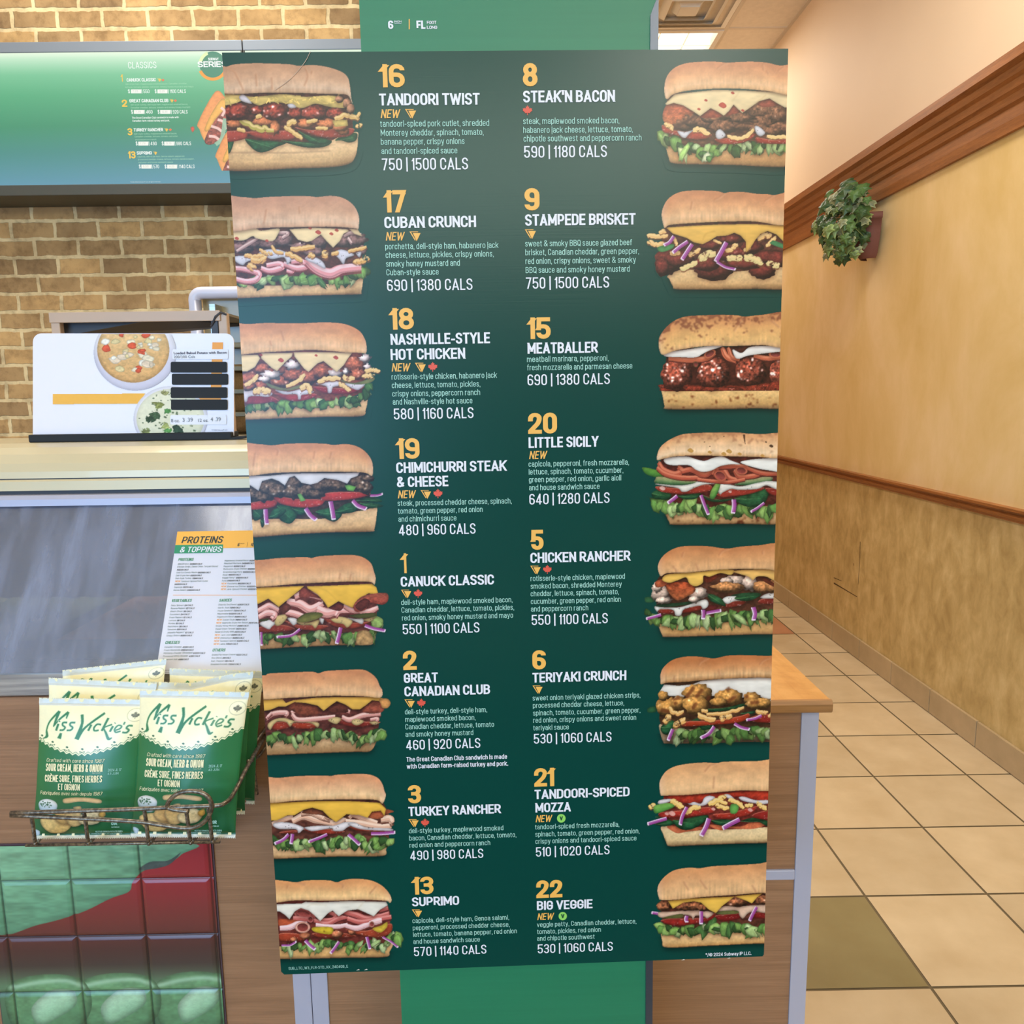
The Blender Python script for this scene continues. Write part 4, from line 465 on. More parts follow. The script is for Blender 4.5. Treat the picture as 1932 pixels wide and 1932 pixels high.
def _strokes(P, closed, tv, th):
    if closed: return [_thick(P, True, tv, th)]
    cuts = [0]
    for i in range(1, len(P)-1):
        a, b = (P[i][0]-P[i-1][0], P[i][1]-P[i-1][1]), (P[i+1][0]-P[i][0], P[i+1][1]-P[i][1])
        c = (a[0]*b[0]+a[1]*b[1])/(math.hypot(*a)*math.hypot(*b)); square = min(abs(a[0]), abs(a[1])) < 1e-3 and min(abs(b[0]), abs(b[1])) < 1e-3
        if c < .62 and not square: cuts.append(i)
    cuts.append(len(P)-1); out = []
    for i, j in zip(cuts, cuts[1:]):
        q = _ends(P[i:j+1], tv, th)
        if len(q) == 2 and abs(q[1][1]-q[0][1]) > abs(q[1][0]-q[0][0])*.8:
            h = tv/2*math.hypot(1, (q[1][0]-q[0][0])/(q[1][1]-q[0][1])*th/tv)
            out.append(([(q[0][0]+h, q[0][1]), (q[0][0]-h, q[0][1]), (q[1][0]+h, q[1][1]), (q[1][0]-h, q[1][1])], [(0, 1, 3, 2)]))
        else: out.append(_thick(q, False, tv, th))
    return out
def condensed(s, width, cap, tv, th, shear=0., gap=.1, space=.24):
    W0 = width/cap-shear*.6; sx = 1.
    for it in range(5):
        t = tv/sx; ad = []; x = 0
        for ch in s:
            if ch == ' ': x += space; ad.append(None); continue
            w = GL[ch][0]; w = t if w == 0 else w+(t-.12)*1.0 if w > .3 else w+(t-.12)*.8
            ad.append((x, w)); x += w+gap
        tot = x-gap if s[-1] != ' ' else x; sx = W0/tot
    t = tv/sx; V, F_, Zs = [], [], []
    for ch, q in zip(s, ad):
        if q is None: continue
        z = 0
        for p in GL[ch][1:]:
            for v, f in _strokes(*_path(p, q[1], t, th), t, th):
                z += 1; n = len(V); Zs += [z+.9*k_/len(v) for k_ in range(len(v))]; V += [((a+q[0])*sx*cap+b*cap*shear, b*cap) for a, b in v]; F_ += [tuple(i+n for i in g) for g in f]
    V = np.array(V, float).reshape(-1, 2); V[:, 0] = (V[:, 0]-V[:, 0].min())*width/np.ptp(V[:, 0]) if np.ptp(V[:, 0]) > .4*width else V[:, 0]
    return V, F_, np.array(Zs)*8e-6
CSTY = dict(N=(.235, .19, 0, .045, .2), T=(.195, .16, 0, .055, .22), W=(.15, .13, .2, .08, .2), D=(.105, .098, 0, .105, .2), C=(.125, .11, 0, .1, .22), F=(.15, .13, 0, .09, .2), I=(.17, .14, .2, .08, .2), R=(.1, .095, .14, .1, .2))
# ---------------------------------------------------------------- helpers
def ray(px, py): return _fw*F+_ri*(np.asarray(px, float)[..., None]-966)-_up*(np.asarray(py, float)[..., None]-966)
O3 = np.array([0, 0, CAM_H])
def at_y(px, py, Y): d = ray(px, py); return O3+d*(np.asarray(Y)/d[..., 1])[..., None]
def at_x(px, py, X): d = ray(px, py); return O3+d*(X/d[..., 0])[..., None]
def at_z(px, py, Z): d = ray(px, py); return O3+d*((Z-CAM_H)/d[..., 2])[..., None]
def lin(c): c = np.asarray(c, float)/255.; return np.where(c <= .04045, c/12.92, ((c+.055)/1.055)**2.4)
def L4(c): return (*[float(v) for v in lin(c)], 1.)
class Surf:                                    # a flat printed face: origin, right, up (world)
    def __init__(s, o, ex, ez):
        s.o = np.asarray(o, float); s.ex = np.asarray(ex, float)/np.linalg.norm(ex)
        ez = np.asarray(ez, float); ez = ez-s.ex*(ez@s.ex); s.ez = ez/np.linalg.norm(ez); s.n = np.cross(s.ez, s.ex)
    def uv(s, px, py):
        d = ray(px, py); t = ((s.o-O3)@s.n)/(d@s.n); p = O3+d*t[..., None]-s.o; return p@s.ex, p@s.ez
    def matrix(s): return Matrix([[s.ex[i], s.n[i], s.ez[i], s.o[i]] for i in range(3)]+[[0, 0, 0, 1]])
def tag(o, label=None, cat=None, group=None, kind=None):
    if label: o['label'] = label
    if cat: o['category'] = cat
    if group: o['group'] = group
    if kind: o['kind'] = kind
    return o
def empty(name, mat=None, **k):
    o = bpy.data.objects.new(name, None); COL.objects.link(o); o.empty_display_size = .05
    if mat is not None: o.matrix_world = mat
    return tag(o, **k)
def mesh(name, V, Fs, m=None, parent=None, col=None, smooth=False, **k):
    me = bpy.data.meshes.new(name); me.from_pydata([tuple(map(float, v)) for v in V], [], [tuple(map(int, f)) for f in Fs]); me.update()
    return finish(name, me, m, parent, col, smooth, **k)
def finish(name, me, m=None, parent=None, col=None, smooth=False, **k):
    if m: me.materials.append(m)
    if col is not None:
        a = me.color_attributes.new('Col', 'FLOAT_COLOR', 'POINT'); c = np.ones((len(me.vertices), 4), np.float32); c[:, :3] = col
        a.data.foreach_set('color', c.ravel())
    if smooth: me.polygons.foreach_set('use_smooth', [True]*len(me.polygons))
    o = bpy.data.objects.new(name, me); COL.objects.link(o)
    if parent: o.parent = parent
    return tag(o, **k)
class MB:                                      # collects shapes into one mesh
    def __init__(s): s.v = []; s.f = []; s.c = []
    def add(s, V, Fs, c=None):
        n = len(s.v); s.v += [tuple(map(float, v)) for v in V]; s.f += [tuple(int(i)+n for i in f) for f in Fs]
        s.c += [tuple(c) if c is not None else (1, 1, 1)]*len(V); return s
    def box(s, x0, x1, y0, y1, z0, z1, c=None, b=0):
        if b:
            bm = bmesh.new(); bmesh.ops.create_cube(bm, size=1)
            for v in bm.verts: v.co = ((x0+x1)/2+v.co.x*(x1-x0), (y0+y1)/2+v.co.y*(y1-y0), (z0+z1)/2+v.co.z*(z1-z0))
            bmesh.ops.bevel(bm, geom=bm.edges[:], offset=b, segments=2, affect='EDGES', profile=.5)
            bm.verts.index_update(); s.add([v.co[:] for v in bm.verts], [[v.index for v in f.verts] for f in bm.faces], c); bm.free(); return s
        return s.add([(x, y, z) for x in (x0, x1) for y in (y0, y1) for z in (z0, z1)], [(0, 1, 3, 2), (4, 6, 7, 5), (0, 4, 5, 1), (2, 3, 7, 6), (0, 2, 6, 4), (1, 5, 7, 3)], c)
    def tube(s, pts, r, n=10, c=None, close=False):
        P = [Vector(p) for p in pts]; rings = []; ref = None
        for i, p in enumerate(P):
            t = (P[min(i+1, len(P)-1)]-P[max(i-1, 0)]).normalized()
            if ref is None: ref = t.orthogonal().normalized()
            ref = (ref-t*ref.dot(t)).normalized(); b = t.cross(ref); rr = r[i] if hasattr(r, '__len__') else r
            rings.append([p+(ref*math.cos(a)+b*math.sin(a))*rr for a in [2*math.pi*k/n for k in range(n)]])
        V = [v[:] for q in rings for v in q]; Fs = [(i*n+k, i*n+(k+1) % n, (i+1)*n+(k+1) % n, (i+1)*n+k) for i in range(len(P)-1) for k in range(n)]
        return s.add(V, Fs+[tuple(range(n))[::-1], tuple((len(P)-1)*n+k for k in range(n))], c)
    def extrude_x(s, prof, x0, x1, c=None):    # profile of (y, z), convex or not, swept along x
        n = len(prof); V = [(x, y, z) for x in (x0, x1) for y, z in prof]
        return s.add(V, [(i, (i+1) % n, n+(i+1) % n, n+i) for i in range(n)]+[tuple(range(n))[::-1], tuple(range(n, 2*n))], c)
    def extrude_y(s, prof, y0, y1, c=None):    # profile of (x, z) swept along y
        n = len(prof); V = [(x, y, z) for y in (y0, y1) for x, z in prof]
        return s.add(V, [(i, n+i, n+(i+1) % n, (i+1) % n) for i in range(n)]+[tuple(range(n)), tuple(range(n, 2*n))[::-1]], c)
    def build(s, name, m=None, parent=None, color=False, smooth=False, **k):
        o = mesh(name, s.v, s.f, m, parent, np.array(s.c) if color else None, smooth, **k)
        bm = bmesh.new(); bm.from_mesh(o.data); bmesh.ops.recalc_face_normals(bm, faces=bm.faces); bm.to_mesh(o.data); bm.free()
        return o
# ---------------------------------------------------------------- materials
def mat(name, c=(200, 200, 200), rough=.5, metal=0., spec=.5, emit=None, es=1., attr=False, fn=None, coat=0, raw=None):
    m = bpy.data.materials.new(name); m.use_nodes = True; nt = m.node_tree; b = nt.nodes['Principled BSDF']
    b.inputs['Base Color'].default_value = raw or L4(c); b.inputs['Roughness'].default_value = rough; b.inputs['Metallic'].default_value = metal
    b.inputs['Specular IOR Level'].default_value = spec; b.inputs['Coat Weight'].default_value = coat
    if emit: b.inputs['Emission Color'].default_value = L4(emit); b.inputs['Emission Strength'].default_value = es
    if attr:
        a = nt.nodes.new('ShaderNodeAttribute'); a.attribute_name = 'Col'; nt.links.new(a.outputs['Color'], b.inputs['Base Color'])
        if attr == 'emit':
            b.inputs['Base Color'].default_value = (.02, .02, .02, 1); nt.links.remove(b.inputs['Base Color'].links[0])
            nt.links.new(a.outputs['Color'], b.inputs['Emission Color']); b.inputs['Emission Strength'].default_value = es
    if fn: fn(nt, b)
    return m
def N(nt, t, **k):
    n = nt.nodes.new('ShaderNode'+t)
    for a, v in k.items():
        if a[0] == 'i' and a[1:].isdigit(): n.inputs[int(a[1:])].default_value = v
        else: setattr(n, a, v)
    return n
def mapped(nt, scale=(1, 1, 1), loc=(0, 0, 0), rot=(0, 0, 0)):
    t = N(nt, 'TexCoord'); q = N(nt, 'Mapping'); q.inputs['Scale'].default_value = scale; q.inputs['Location'].default_value = loc; q.inputs['Rotation'].default_value = rot
    nt.links.new(t.outputs['Object'], q.inputs[0]); return q.outputs[0]
def ramp(nt, src, stops):
    r = N(nt, 'ValToRGB'); e = r.color_ramp.elements
    while len(e) < len(stops): e.new(.5)
    for i, (p, c) in enumerate(stops): e[i].position = p; e[i].color = L4(c)
    nt.links.new(src, r.inputs[0]); return r.outputs[0]
def noise(nt, vec, scale, detail=4, rough=.55, dist=0.):
    n = N(nt, 'TexNoise'); n.inputs['Scale'].default_value = scale; n.inputs['Detail'].default_value = detail; n.inputs['Roughness'].default_value = rough; n.inputs['Distortion'].default_value = dist
    nt.links.new(vec, n.inputs['Vector']); return n.outputs[0]
def mixc(nt, f, a, b, mode='MIX'):
    m = N(nt, 'Mix', data_type='RGBA', blend_type=mode)
    for s, v in ((m.inputs[0], f), (m.inputs[6], a), (m.inputs[7], b)):
        if hasattr(v, 'is_linked') or hasattr(v, 'links'): nt.links.new(v, s)
        else: s.default_value = v
    return m.outputs[2]
def bump(nt, b, h, s=.3, d=.002):
    q = N(nt, 'Bump'); q.inputs['Strength'].default_value = s; q.inputs['Distance'].default_value = d; nt.links.new(h, q.inputs['Height']); nt.links.new(q.outputs[0], b.inputs['Normal'])
def wood(c0, c1, c2, sc=(1.2, 20, 20), s=3.):
    def f(nt, b):
        v = mapped(nt, sc); n = noise(nt, v, s, 6, .62, .6); v2 = mapped(nt, (sc[0]*.5, sc[1]*6, sc[2]*6)); n2 = noise(nt, v2, s*2, 3)
        c = mixc(nt, .35, ramp(nt, n, [(.3, c0), (.5, c1), (.72, c2)]), ramp(nt, n2, [(.35, c0), (.65, c2)])); nt.links.new(c, b.inputs['Base Color']); bump(nt, b, n2, .06)
    return f
def blotch(stops, sc=(1, 1, 1), s=8., detail=5):
    def f(nt, b): nt.links.new(ramp(nt, noise(nt, mapped(nt, sc), s, detail, .6), stops), b.inputs['Base Color'])
    return f
M = {}
M['print'] = mat('satin_print', attr=True, rough=.28, spec=.27)
M['matte_print'] = mat('matte_print', attr=True, rough=.6, spec=.25)
M['foil_print'] = mat('foil_print', attr=True, rough=.32, spec=.55)
M['backlit'] = mat('backlit_print', attr='emit', es=1.)
INK = dict(white=(222, 224, 236), mint=(164, 212, 202), gold=(232, 176, 86), maple=(214, 84, 66), lime=(140, 204, 96), leafdark=(20, 70, 50), dark=(44, 60, 62), green=(46, 140, 100), orange=(240, 160, 60), black=(40, 42, 44), dgreen=(24, 84, 62), cream=(240, 232, 190), grey=(110, 116, 130), lilac=(60, 58, 90))
for k, c in INK.items(): M['ink_'+k] = mat('ink_'+k, c, .45, spec=.4)
for k, c in (('white', (246, 252, 246)), ('gold', (250, 200, 80)), ('pale', (176, 222, 190)), ('red', (236, 116, 80)), ('sticker', (244, 246, 236)), ('grey', (196, 204, 190))): M['lit_'+k] = mat('lit_'+k, (10, 10, 10), .5, emit=c, es=1.)
M['alu'] = mat('brushed_aluminium', (172, 176, 200), .42, .2)
M['steel'] = mat('stainless_steel', (168, 166, 166), .3, .85, fn=blotch([(.35, (150, 148, 150)), (.65, (188, 186, 184))], (1, 30, 30), 6))
M['cream'] = mat('cream_enamel', (208, 194, 160), .32, .1, coat=.2)
M['darkgrey'] = mat('dark_rubber', (52, 54, 62), .5)
M['black'] = mat('black_plastic', (42, 44, 48), .6, spec=.2)
M['well'] = mat('dull_steel', (92, 92, 98), .6)
M['front_wood'] = mat('walnut_laminate', rough=.45, fn=wood((124, 90, 64), (144, 106, 78), (160, 122, 92)))
M['oak'] = mat('oak_worktop', rough=.32, fn=wood((186, 128, 66), (208, 152, 86), (220, 166, 100), (14, 1.6, 14), 2.4))
M['oak_edge'] = mat('oak_edge', rough=.45, fn=wood((132, 92, 54), (158, 112, 66), (176, 130, 80), (2, 18, 30), 3.))
M['trim'] = mat('varnished_trim', rough=.38, fn=wood((116, 64, 28), (150, 90, 42), (178, 112, 58), (16, 1.2, 26), 2.2))
M['wire'] = mat('bronze_wire', (104, 92, 82), .38, .75, fn=blotch([(.4, (88, 80, 72)), (.65, (150, 136, 118))], (1, 1, 1), 220))
M['card'] = mat('cardboard_edge', (206, 206, 196), .7)
M['glassy'] = mat('counter_glass', rough=.06)
def _glass(m):
    nt = m.node_tree; b = nt.nodes['Principled BSDF']; out = nt.nodes['Material Output']
    t = N(nt, 'BsdfTransparent'); g = N(nt, 'BsdfGlossy'); g.inputs['Roughness'].default_value = .12; g.inputs['Color'].default_value = (.8, .84, .95, 1); t.inputs['Color'].default_value = (.78, .8, .84, 1)
    d = N(nt, 'BsdfDiffuse'); d.inputs['Color'].default_value = L4((150, 158, 184)); n = noise(nt, mapped(nt, (9, 2, 2)), 3, 6)  # bluish diffuse streaks painted over the glass for its cloudy reflections
    x = N(nt, 'MixShader'); x.inputs[0].default_value = .2; y = N(nt, 'MixShader'); r = N(nt, 'MapRange'); r.inputs[1].default_value = .4; r.inputs[2].default_value = .75; r.inputs[3].default_value = .16; r.inputs[4].default_value = .6
    nt.links.new(n, r.inputs[0]); nt.links.new(t.outputs[0], x.inputs[1]); nt.links.new(g.outputs[0], x.inputs[2]); nt.links.new(r.outputs[0], y.inputs[0]); nt.links.new(x.outputs[0], y.inputs[1]); nt.links.new(d.outputs[0], y.inputs[2]); nt.links.new(y.outputs[0], out.inputs[0])
_glass(M['glassy'])
# ---------------------------------------------------------------- lettering
_tg = {}
def glyphs(s, off=0., track=1.):
    k = (s, off, track)
    if k not in _tg:
        c = bpy.data.curves.new('t', 'FONT'); c.body = s; c.resolution_u = 3; c.offset = off; c.space_character = track
        o = bpy.data.objects.new('t', c); me = bpy.data.meshes.new_from_object(o)
        v = np.array([q.co[:2] for q in me.vertices]).reshape(-1, 2); f = [tuple(p.vertices) for p in me.polygons]
        bpy.data.objects.remove(o); bpy.data.meshes.remove(me); bpy.data.curves.remove(c); _tg[k] = (v, f)
    return _tg[k]
CAP = None
def text2d(s, width, cap, bold=0., off=0., shear=0., track=1.):
    """letters in metres: left edge 0, baseline 0, overall width and capital height as given; bold = extra stem as a share of cap"""
    global CAP
    if CAP is None: CAP = glyphs('H')[0][:, 1].max()
    v, f = glyphs(s, off, track)
    if not len(v): return np.zeros((0, 2)), [], None
    b = bold*cap; x0, x1 = v[:, 0].min(), v[:, 0].max(); sx = (width-b-shear*cap*.6)/max(x1-x0, 1e-6); sy = cap/(CAP+off*2)
    q = np.stack([(v[:, 0]-x0)*sx+v[:, 1]*sy*shear, (v[:, 1]+off)*sy], 1); V = []; Fs = []
    k = max(1, int(math.ceil(b/max(cap*.055, 1e-9)))) if b else 0
    for i in range(k+1):
        n = sum(len(a) for a in V); V.append(q+(b*i/max(k, 1), 0)); Fs += [tuple(j+n for j in p) for p in f]
    return np.vstack(V), Fs, np.repeat(np.arange(k+1), len(q))*6e-6
STY = dict(B=(.06, .004, 0, 1.02), N=(.13, .01, 0, 1.02), T=(.085, .004, 0, 1.04), W=(.03, 0, .18, 1.), D=(0., -.004, 0, 1.03), C=(.015, 0, 0, 1.02), F=(.05, 0, 0, 1.02), I=(.07, 0, .2, 1.02), R=(0, -.003, .14, 1.02), L=(0, 0, 0, 1.))
class Print:                                   # gathers ink shapes on a Surf, then becomes one mesh
    def __init__(s, surf, lift=.0007): s.su = surf; s.v = []; s.f = []; s.lift = lift
    def add2(s, V, Fs, Z=None):
        n = len(s.v); s.lift += .000004; Z = np.zeros(len(V)) if Z is None else Z; s.v += [(float(x), -s.lift-float(z), float(y)) for (x, y), z in zip(V, Z)]; s.f += [tuple(i+n for i in p) for p in Fs]; return s
    def text(s, t, x0, yb, x1, cap, sty='D'):
        u0, v0 = s.su.uv(x0, yb); u1, _ = s.su.uv(x1, yb); _, v2 = s.su.uv(x0, yb-cap); b, o, sh, tr = STY[sty]
        if not t: return s
        V, Fs, Z = condensed(t, u1-u0, v2-v0, *CSTY[sty]) if sty in CSTY else text2d(t, u1-u0, v2-v0, b, o, sh, tr)
        return s.add2(V+(u0, v0), Fs, Z) if len(V) else s
    def poly(s, pts, fan=False):
        p = np.array(pts, float); u, v = s.su.uv(p[:, 0], p[:, 1]); n = len(p)
        if fan: return s.add2(np.vstack([[u.mean(), v.mean()], np.stack([u, v], 1)]), [(0, 1+i, 1+(i+1) % n) for i in range(n)])
        return s.add2(np.stack([u, v], 1), [tuple(range(n))])
    def build(s, name, m, parent, **k): return mesh(name, s.v, s.f, m, parent, **k)
MAPLE = [(0, -1), (.16, -.62), (.36, -.72), (.3, -.2), (.58, -.46), (.66, -.3), (.98, -.34), (.86, 0), (1, .12), (.5, .5), (.56, .68), (.06, .6), (.08, 1.05), (-.08, 1.05), (-.06, .6), (-.56, .68), (-.5, .5), (-1, .12), (-.86, 0), (-.98, -.34), (-.66, -.3), (-.58, -.46), (-.3, -.2), (-.36, -.72), (-.16, -.62)]
def maple(pr, x, y, r): return pr.poly([(x+a*r, y+b*r) for a, b in MAPLE], True)
def triangle(pr, x0, y0, x1, y1):
    w, h = x1-x0, y1-y0
    pr.poly([(x0+w*.3, y0+h*.16), (x1, y0+h*.16), (x0+w*.65, y1)]); return pr.poly([(x0, y0), (x0+w*.78, y0), (x0+w*.78, y0+h*.07), (x0+w*.14, y0+h*.07), (x0+w*.56, y0+h*.88), (x0+w*.5, y0+h*.95)])
def disc(pr, x, y, r, n=28, ry=None): return pr.poly([(x+r*math.cos(a), y+(ry or r)*math.sin(a)) for a in np.linspace(0, 2*math.pi, n+1)[:-1]], True)
def rect(pr, x0, y0, x1, y1): return pr.poly([(x0, y1), (x1, y1), (x1, y0), (x0, y0)])
def rrect(pr, x0, y0, x1, y1, r, corners=(1, 1, 1, 1), n=6):
    P = []
    for k, (cx, cy, a) in enumerate(((x1-r, y0+r, -90), (x1-r, y1-r, 0), (x0+r, y1-r, 90), (x0+r, y0+r, 180))):
        if corners[k]: P += [(cx+r*math.cos(math.radians(a+90*i/n)), cy+r*math.sin(math.radians(a+90*i/n))) for i in range(n+1)]
        else: P.append((x1 if k in (0, 1) else x0, y0 if k in (0, 3) else y1))
    return pr.poly(P)
def raster(name, p, X, Y, Z, m, parent, keep=None, base=None, smooth=False, **k):
    """a painted picture as a fine coloured grid; X, Y, Z are local coordinates of every cell"""
    H, W = p.a.shape; keep = np.ones((H, W), bool) if keep is None else keep
    fq = keep[:-1, :-1] & keep[1:, :-1] & keep[:-1, 1:] & keep[1:, 1:]
    used = np.zeros((H, W), bool); used[:-1, :-1] |= fq; used[1:, :-1] |= fq; used[:-1, 1:] |= fq; used[1:, 1:] |= fq
    idx = -np.ones((H, W), int); idx[used] = np.arange(used.sum()); j, i = np.where(fq)
    quads = np.stack([idx[j+1, i], idx[j+1, i+1], idx[j, i+1], idx[j, i]], 1)
    me = bpy.data.meshes.new(name); V = np.stack([X[used], Y[used], Z[used]], 1).astype(np.float32)
    me.vertices.add(len(V)); me.vertices.foreach_set('co', V.ravel()); me.loops.add(quads.size); me.loops.foreach_set('vertex_index', quads.ravel().astype(np.int32))
    me.polygons.add(len(quads)); me.polygons.foreach_set('loop_start', np.arange(0, quads.size, 4, dtype=np.int32)); me.update(calc_edges=True)
    return finish(name, me, m, parent, base[used], smooth, **k)

# ================================================================ the setting
XW, T, XA, Y0, ZC = 1.776, .3294, 1.6104, 2.9176, 3.537
rnd = random.Random(4)
mb = MB()
for i in range(-21, 1):
    for j in range(-22, 22):
        x0, y0 = XA+(i-1)*T, Y0+j*T; x1, y1 = min(x0+T, XW), y0+T
        if y0 > 8.9: continue
        c = np.array((214, 191, 156))*(1+rnd.uniform(-.035, .035))
        if (i, j) == (-2, -4): c = np.array((146, 132, 92))
        elif (i, j) == (0, 4) or (i*7+j*5) % 37 == 3 and j > 9: c = np.array((196, 138, 104))
        elif (i*5+j*11) % 41 == 7 and i < -3: c = np.array((150, 132, 96))
        mb.add([(x0+.0035, y0+.0035, 0), (x1-.0035, y0+.0035, 0), (x1-.0035, y1-.0035, 0), (x0+.0035, y1-.0035, 0)], [(0, 1, 2, 3)], lin(c))
for i in range(-21, 1): pass
x0, x1 = XA, XW
for j in range(-22, 18): mb.add([(x0+.0035, Y0+j*T+.0035, 0), (x1, Y0+j*T+.0035, 0), (x1, Y0+(j+1)*T-.0035, 0), (x0+.0035, Y0+(j+1)*T-.0035, 0)], [(0, 1, 2, 3)], lin((214, 191, 156)))
def _fl(nt, b):
    a = nt.nodes['Attribute']; n = noise(nt, mapped(nt), 7, 5); c = mixc(nt, .8, a.outputs['Color'], ramp(nt, n, [(.3, (232, 226, 216)), (.7, (255, 255, 255))]), 'MULTIPLY'); nt.links.new(c, b.inputs['Base Color'])
floor = mb.build('floor', mat('floor_tile', attr=True, rough=.38, fn=_fl), color=True, kind='structure', label='beige square ceramic tile floor with dark grout lines')
MB().box(-6, XW, -4.2, 9, -.06, -.0018).build('grout', mat('tile_grout', (112, 96, 70), .85), floor, label='dark tile grout')
def _wr(nt, b):
    t = N(nt, 'TexCoord'); s = N(nt, 'SeparateXYZ'); nt.links.new(t.outputs['Object'], s.inputs[0])
    lo = ramp(nt, noise(nt, mapped(nt, (1, 1.3, .8)), 11, 5, .6, .3), [(.3, (178, 148, 92)), (.5, (200, 170, 112)), (.7, (218, 190, 134))])
    mid = ramp(nt, noise(nt, mapped(nt, (1, 1, .6)), 2.6, 6, .62, .4), [(.32, (220, 186, 118)), (.5, (230, 198, 138)), (.68, (240, 210, 162))])
    up = ramp(nt, noise(nt, mapped(nt), 1.5, 2), [(.3, (232, 206, 174)), (.7, (236, 211, 180))])
    g = N(nt, 'Math', operation='GREATER_THAN', i1=.91); h = N(nt, 'Math', operation='GREATER_THAN', i1=2.33)
    nt.links.new(s.outputs[2], g.inputs[0]); nt.links.new(s.outputs[2], h.inputs[0])
    nt.links.new(mixc(nt, h.outputs[0], mixc(nt, g.outputs[0], lo, mid), up), b.inputs['Base Color'])
wr = MB().box(XW, XW+.12, -4.2, 9, 0, ZC).build('wall_right', mat('sponged_paint', rough=.6, fn=_wr), kind='structure', label='tan sponge painted wall, peach above the wooden plate rail')
su_w = Surf((XW-.0004, 3, 1), (0, -1, 0), (0, 0, 1))
def wall_mark(pts, w):
    P = np.array([at_x(a, b, XW-.0006) for a, b in pts]); d = np.gradient(P, axis=0); n = np.stack([np.zeros(len(P)), -d[:, 2], d[:, 1]], 1); n /= np.linalg.norm(n, axis=1)[:, None]; ww = np.linspace(1, .5, len(P))[:, None]*w
    V = np.vstack([P+n*ww, P-n*ww]); k = len(P); mesh('scuff_mark', V, [(i, i+1, k+i+1, k+i) for i in range(k-1)], M['scuff'], wr, label='dark scuff scratch on the wall')
M["scuff"] = mat('scuff', (92, 68, 38), .8)
wall_mark([(1623, 1022), (1622, 1055), (1619, 1103)], .003); wall_mark([(1573, 1100), (1590, 1110), (1617, 1126)], .004); wall_mark([(1573, 1090), (1588, 1096)], .002); wall_mark([(1610, 1063), (1611, 1068)], .003)
mb = MB().box(XW-.011, XW, -4.2, 9, 0, .1046)
bb = MB()
for j in range(-22, 19): bb.box(XW-.0125, XW-.0005, Y0+j*T+.0025-.12, Y0+(j+1)*T-.0025-.12, .003, .1046, b=.0012)
bb.build('baseboard_right', mat('baseboard_tile', rough=.4, fn=blotch([(.35, (176, 152, 116)), (.65, (194, 168, 130))], (1, 1, 1), 6)), kind='structure', label='row of greyish tan tiles along the foot of the right wall')
MB().box(XW-.0075, XW, -4.2, 9, 0, .1).build('grout', mat('baseboard_grout', (120, 104, 82), .85), bpy.data.objects['baseboard_right'])
x = XW
MB().extrude_y([(x, .886), (x-.012, .886), (x-.014, .893), (x-.022, .897), (x-.024, .908), (x-.018, .914), (x-.02, .921), (x-.034, .925), (x-.034, .9345), (x, .9345)], -4.2, 9).build('trim_1', M['trim'], kind='structure', label='moulded wooden chair rail along the right wall')
MB().extrude_y([(x, 2.222), (x-.016, 2.222), (x-.02, 2.26), (x-.02, 2.3), (x-.03, 2.31), (x-.034, 2.335), (x-.046, 2.345), (x-.05, 2.37), (x-.062, 2.38), (x-.066, 2.405), (x-.09, 2.415), (x-.09, 2.449), (x, 2.449)], -4.2, 9).build('trim_2', M['trim'], kind='structure', label='wide moulded wooden plate rail high on the right wall')
# ceiling: panels in a grid with an opening-free slab above
mb = MB(); G = .61
for i in range(-7, 2):
    for j in range(-16, 7):
        x0, y0 = 1.39+(i-1)*G, 5.17+j*G; x1 = min(x0+G, XW)
        if x1-x0 < .05 or (i == 0 and j in (0, 1)): continue
        mb.box(x0+.012, x1-.012, y0+.012, y0+G-.012, ZC+.004, ZC+.02)
ce = mb.build('ceiling', mat('ceiling_panel', rough=.85, fn=blotch([(.3, (226, 214, 196)), (.7, (236, 224, 206))], (1, 1, 1), 30)), kind='structure', label='cream suspended ceiling of square panels')
mb = MB()
for i in range(-8, 2): mb.box(1.39+i*G-.012, 1.39+i*G+.012, -4.2, 9, ZC, ZC+.014)
for j in range(-15, 7): mb.box(-4.5, XW, 5.17+j*G-.012, 5.17+j*G+.012, ZC+.0005, ZC+.0135)
mb.box(-4.5, XW, -4.2, 9, ZC+.09, ZC+.14); mb.box(XW-.022, XW, -4.2, 9, ZC-.001, ZC+.014)
mb.build('ceiling_grid', mat('grid_metal', (216, 204, 186), .6), ce)
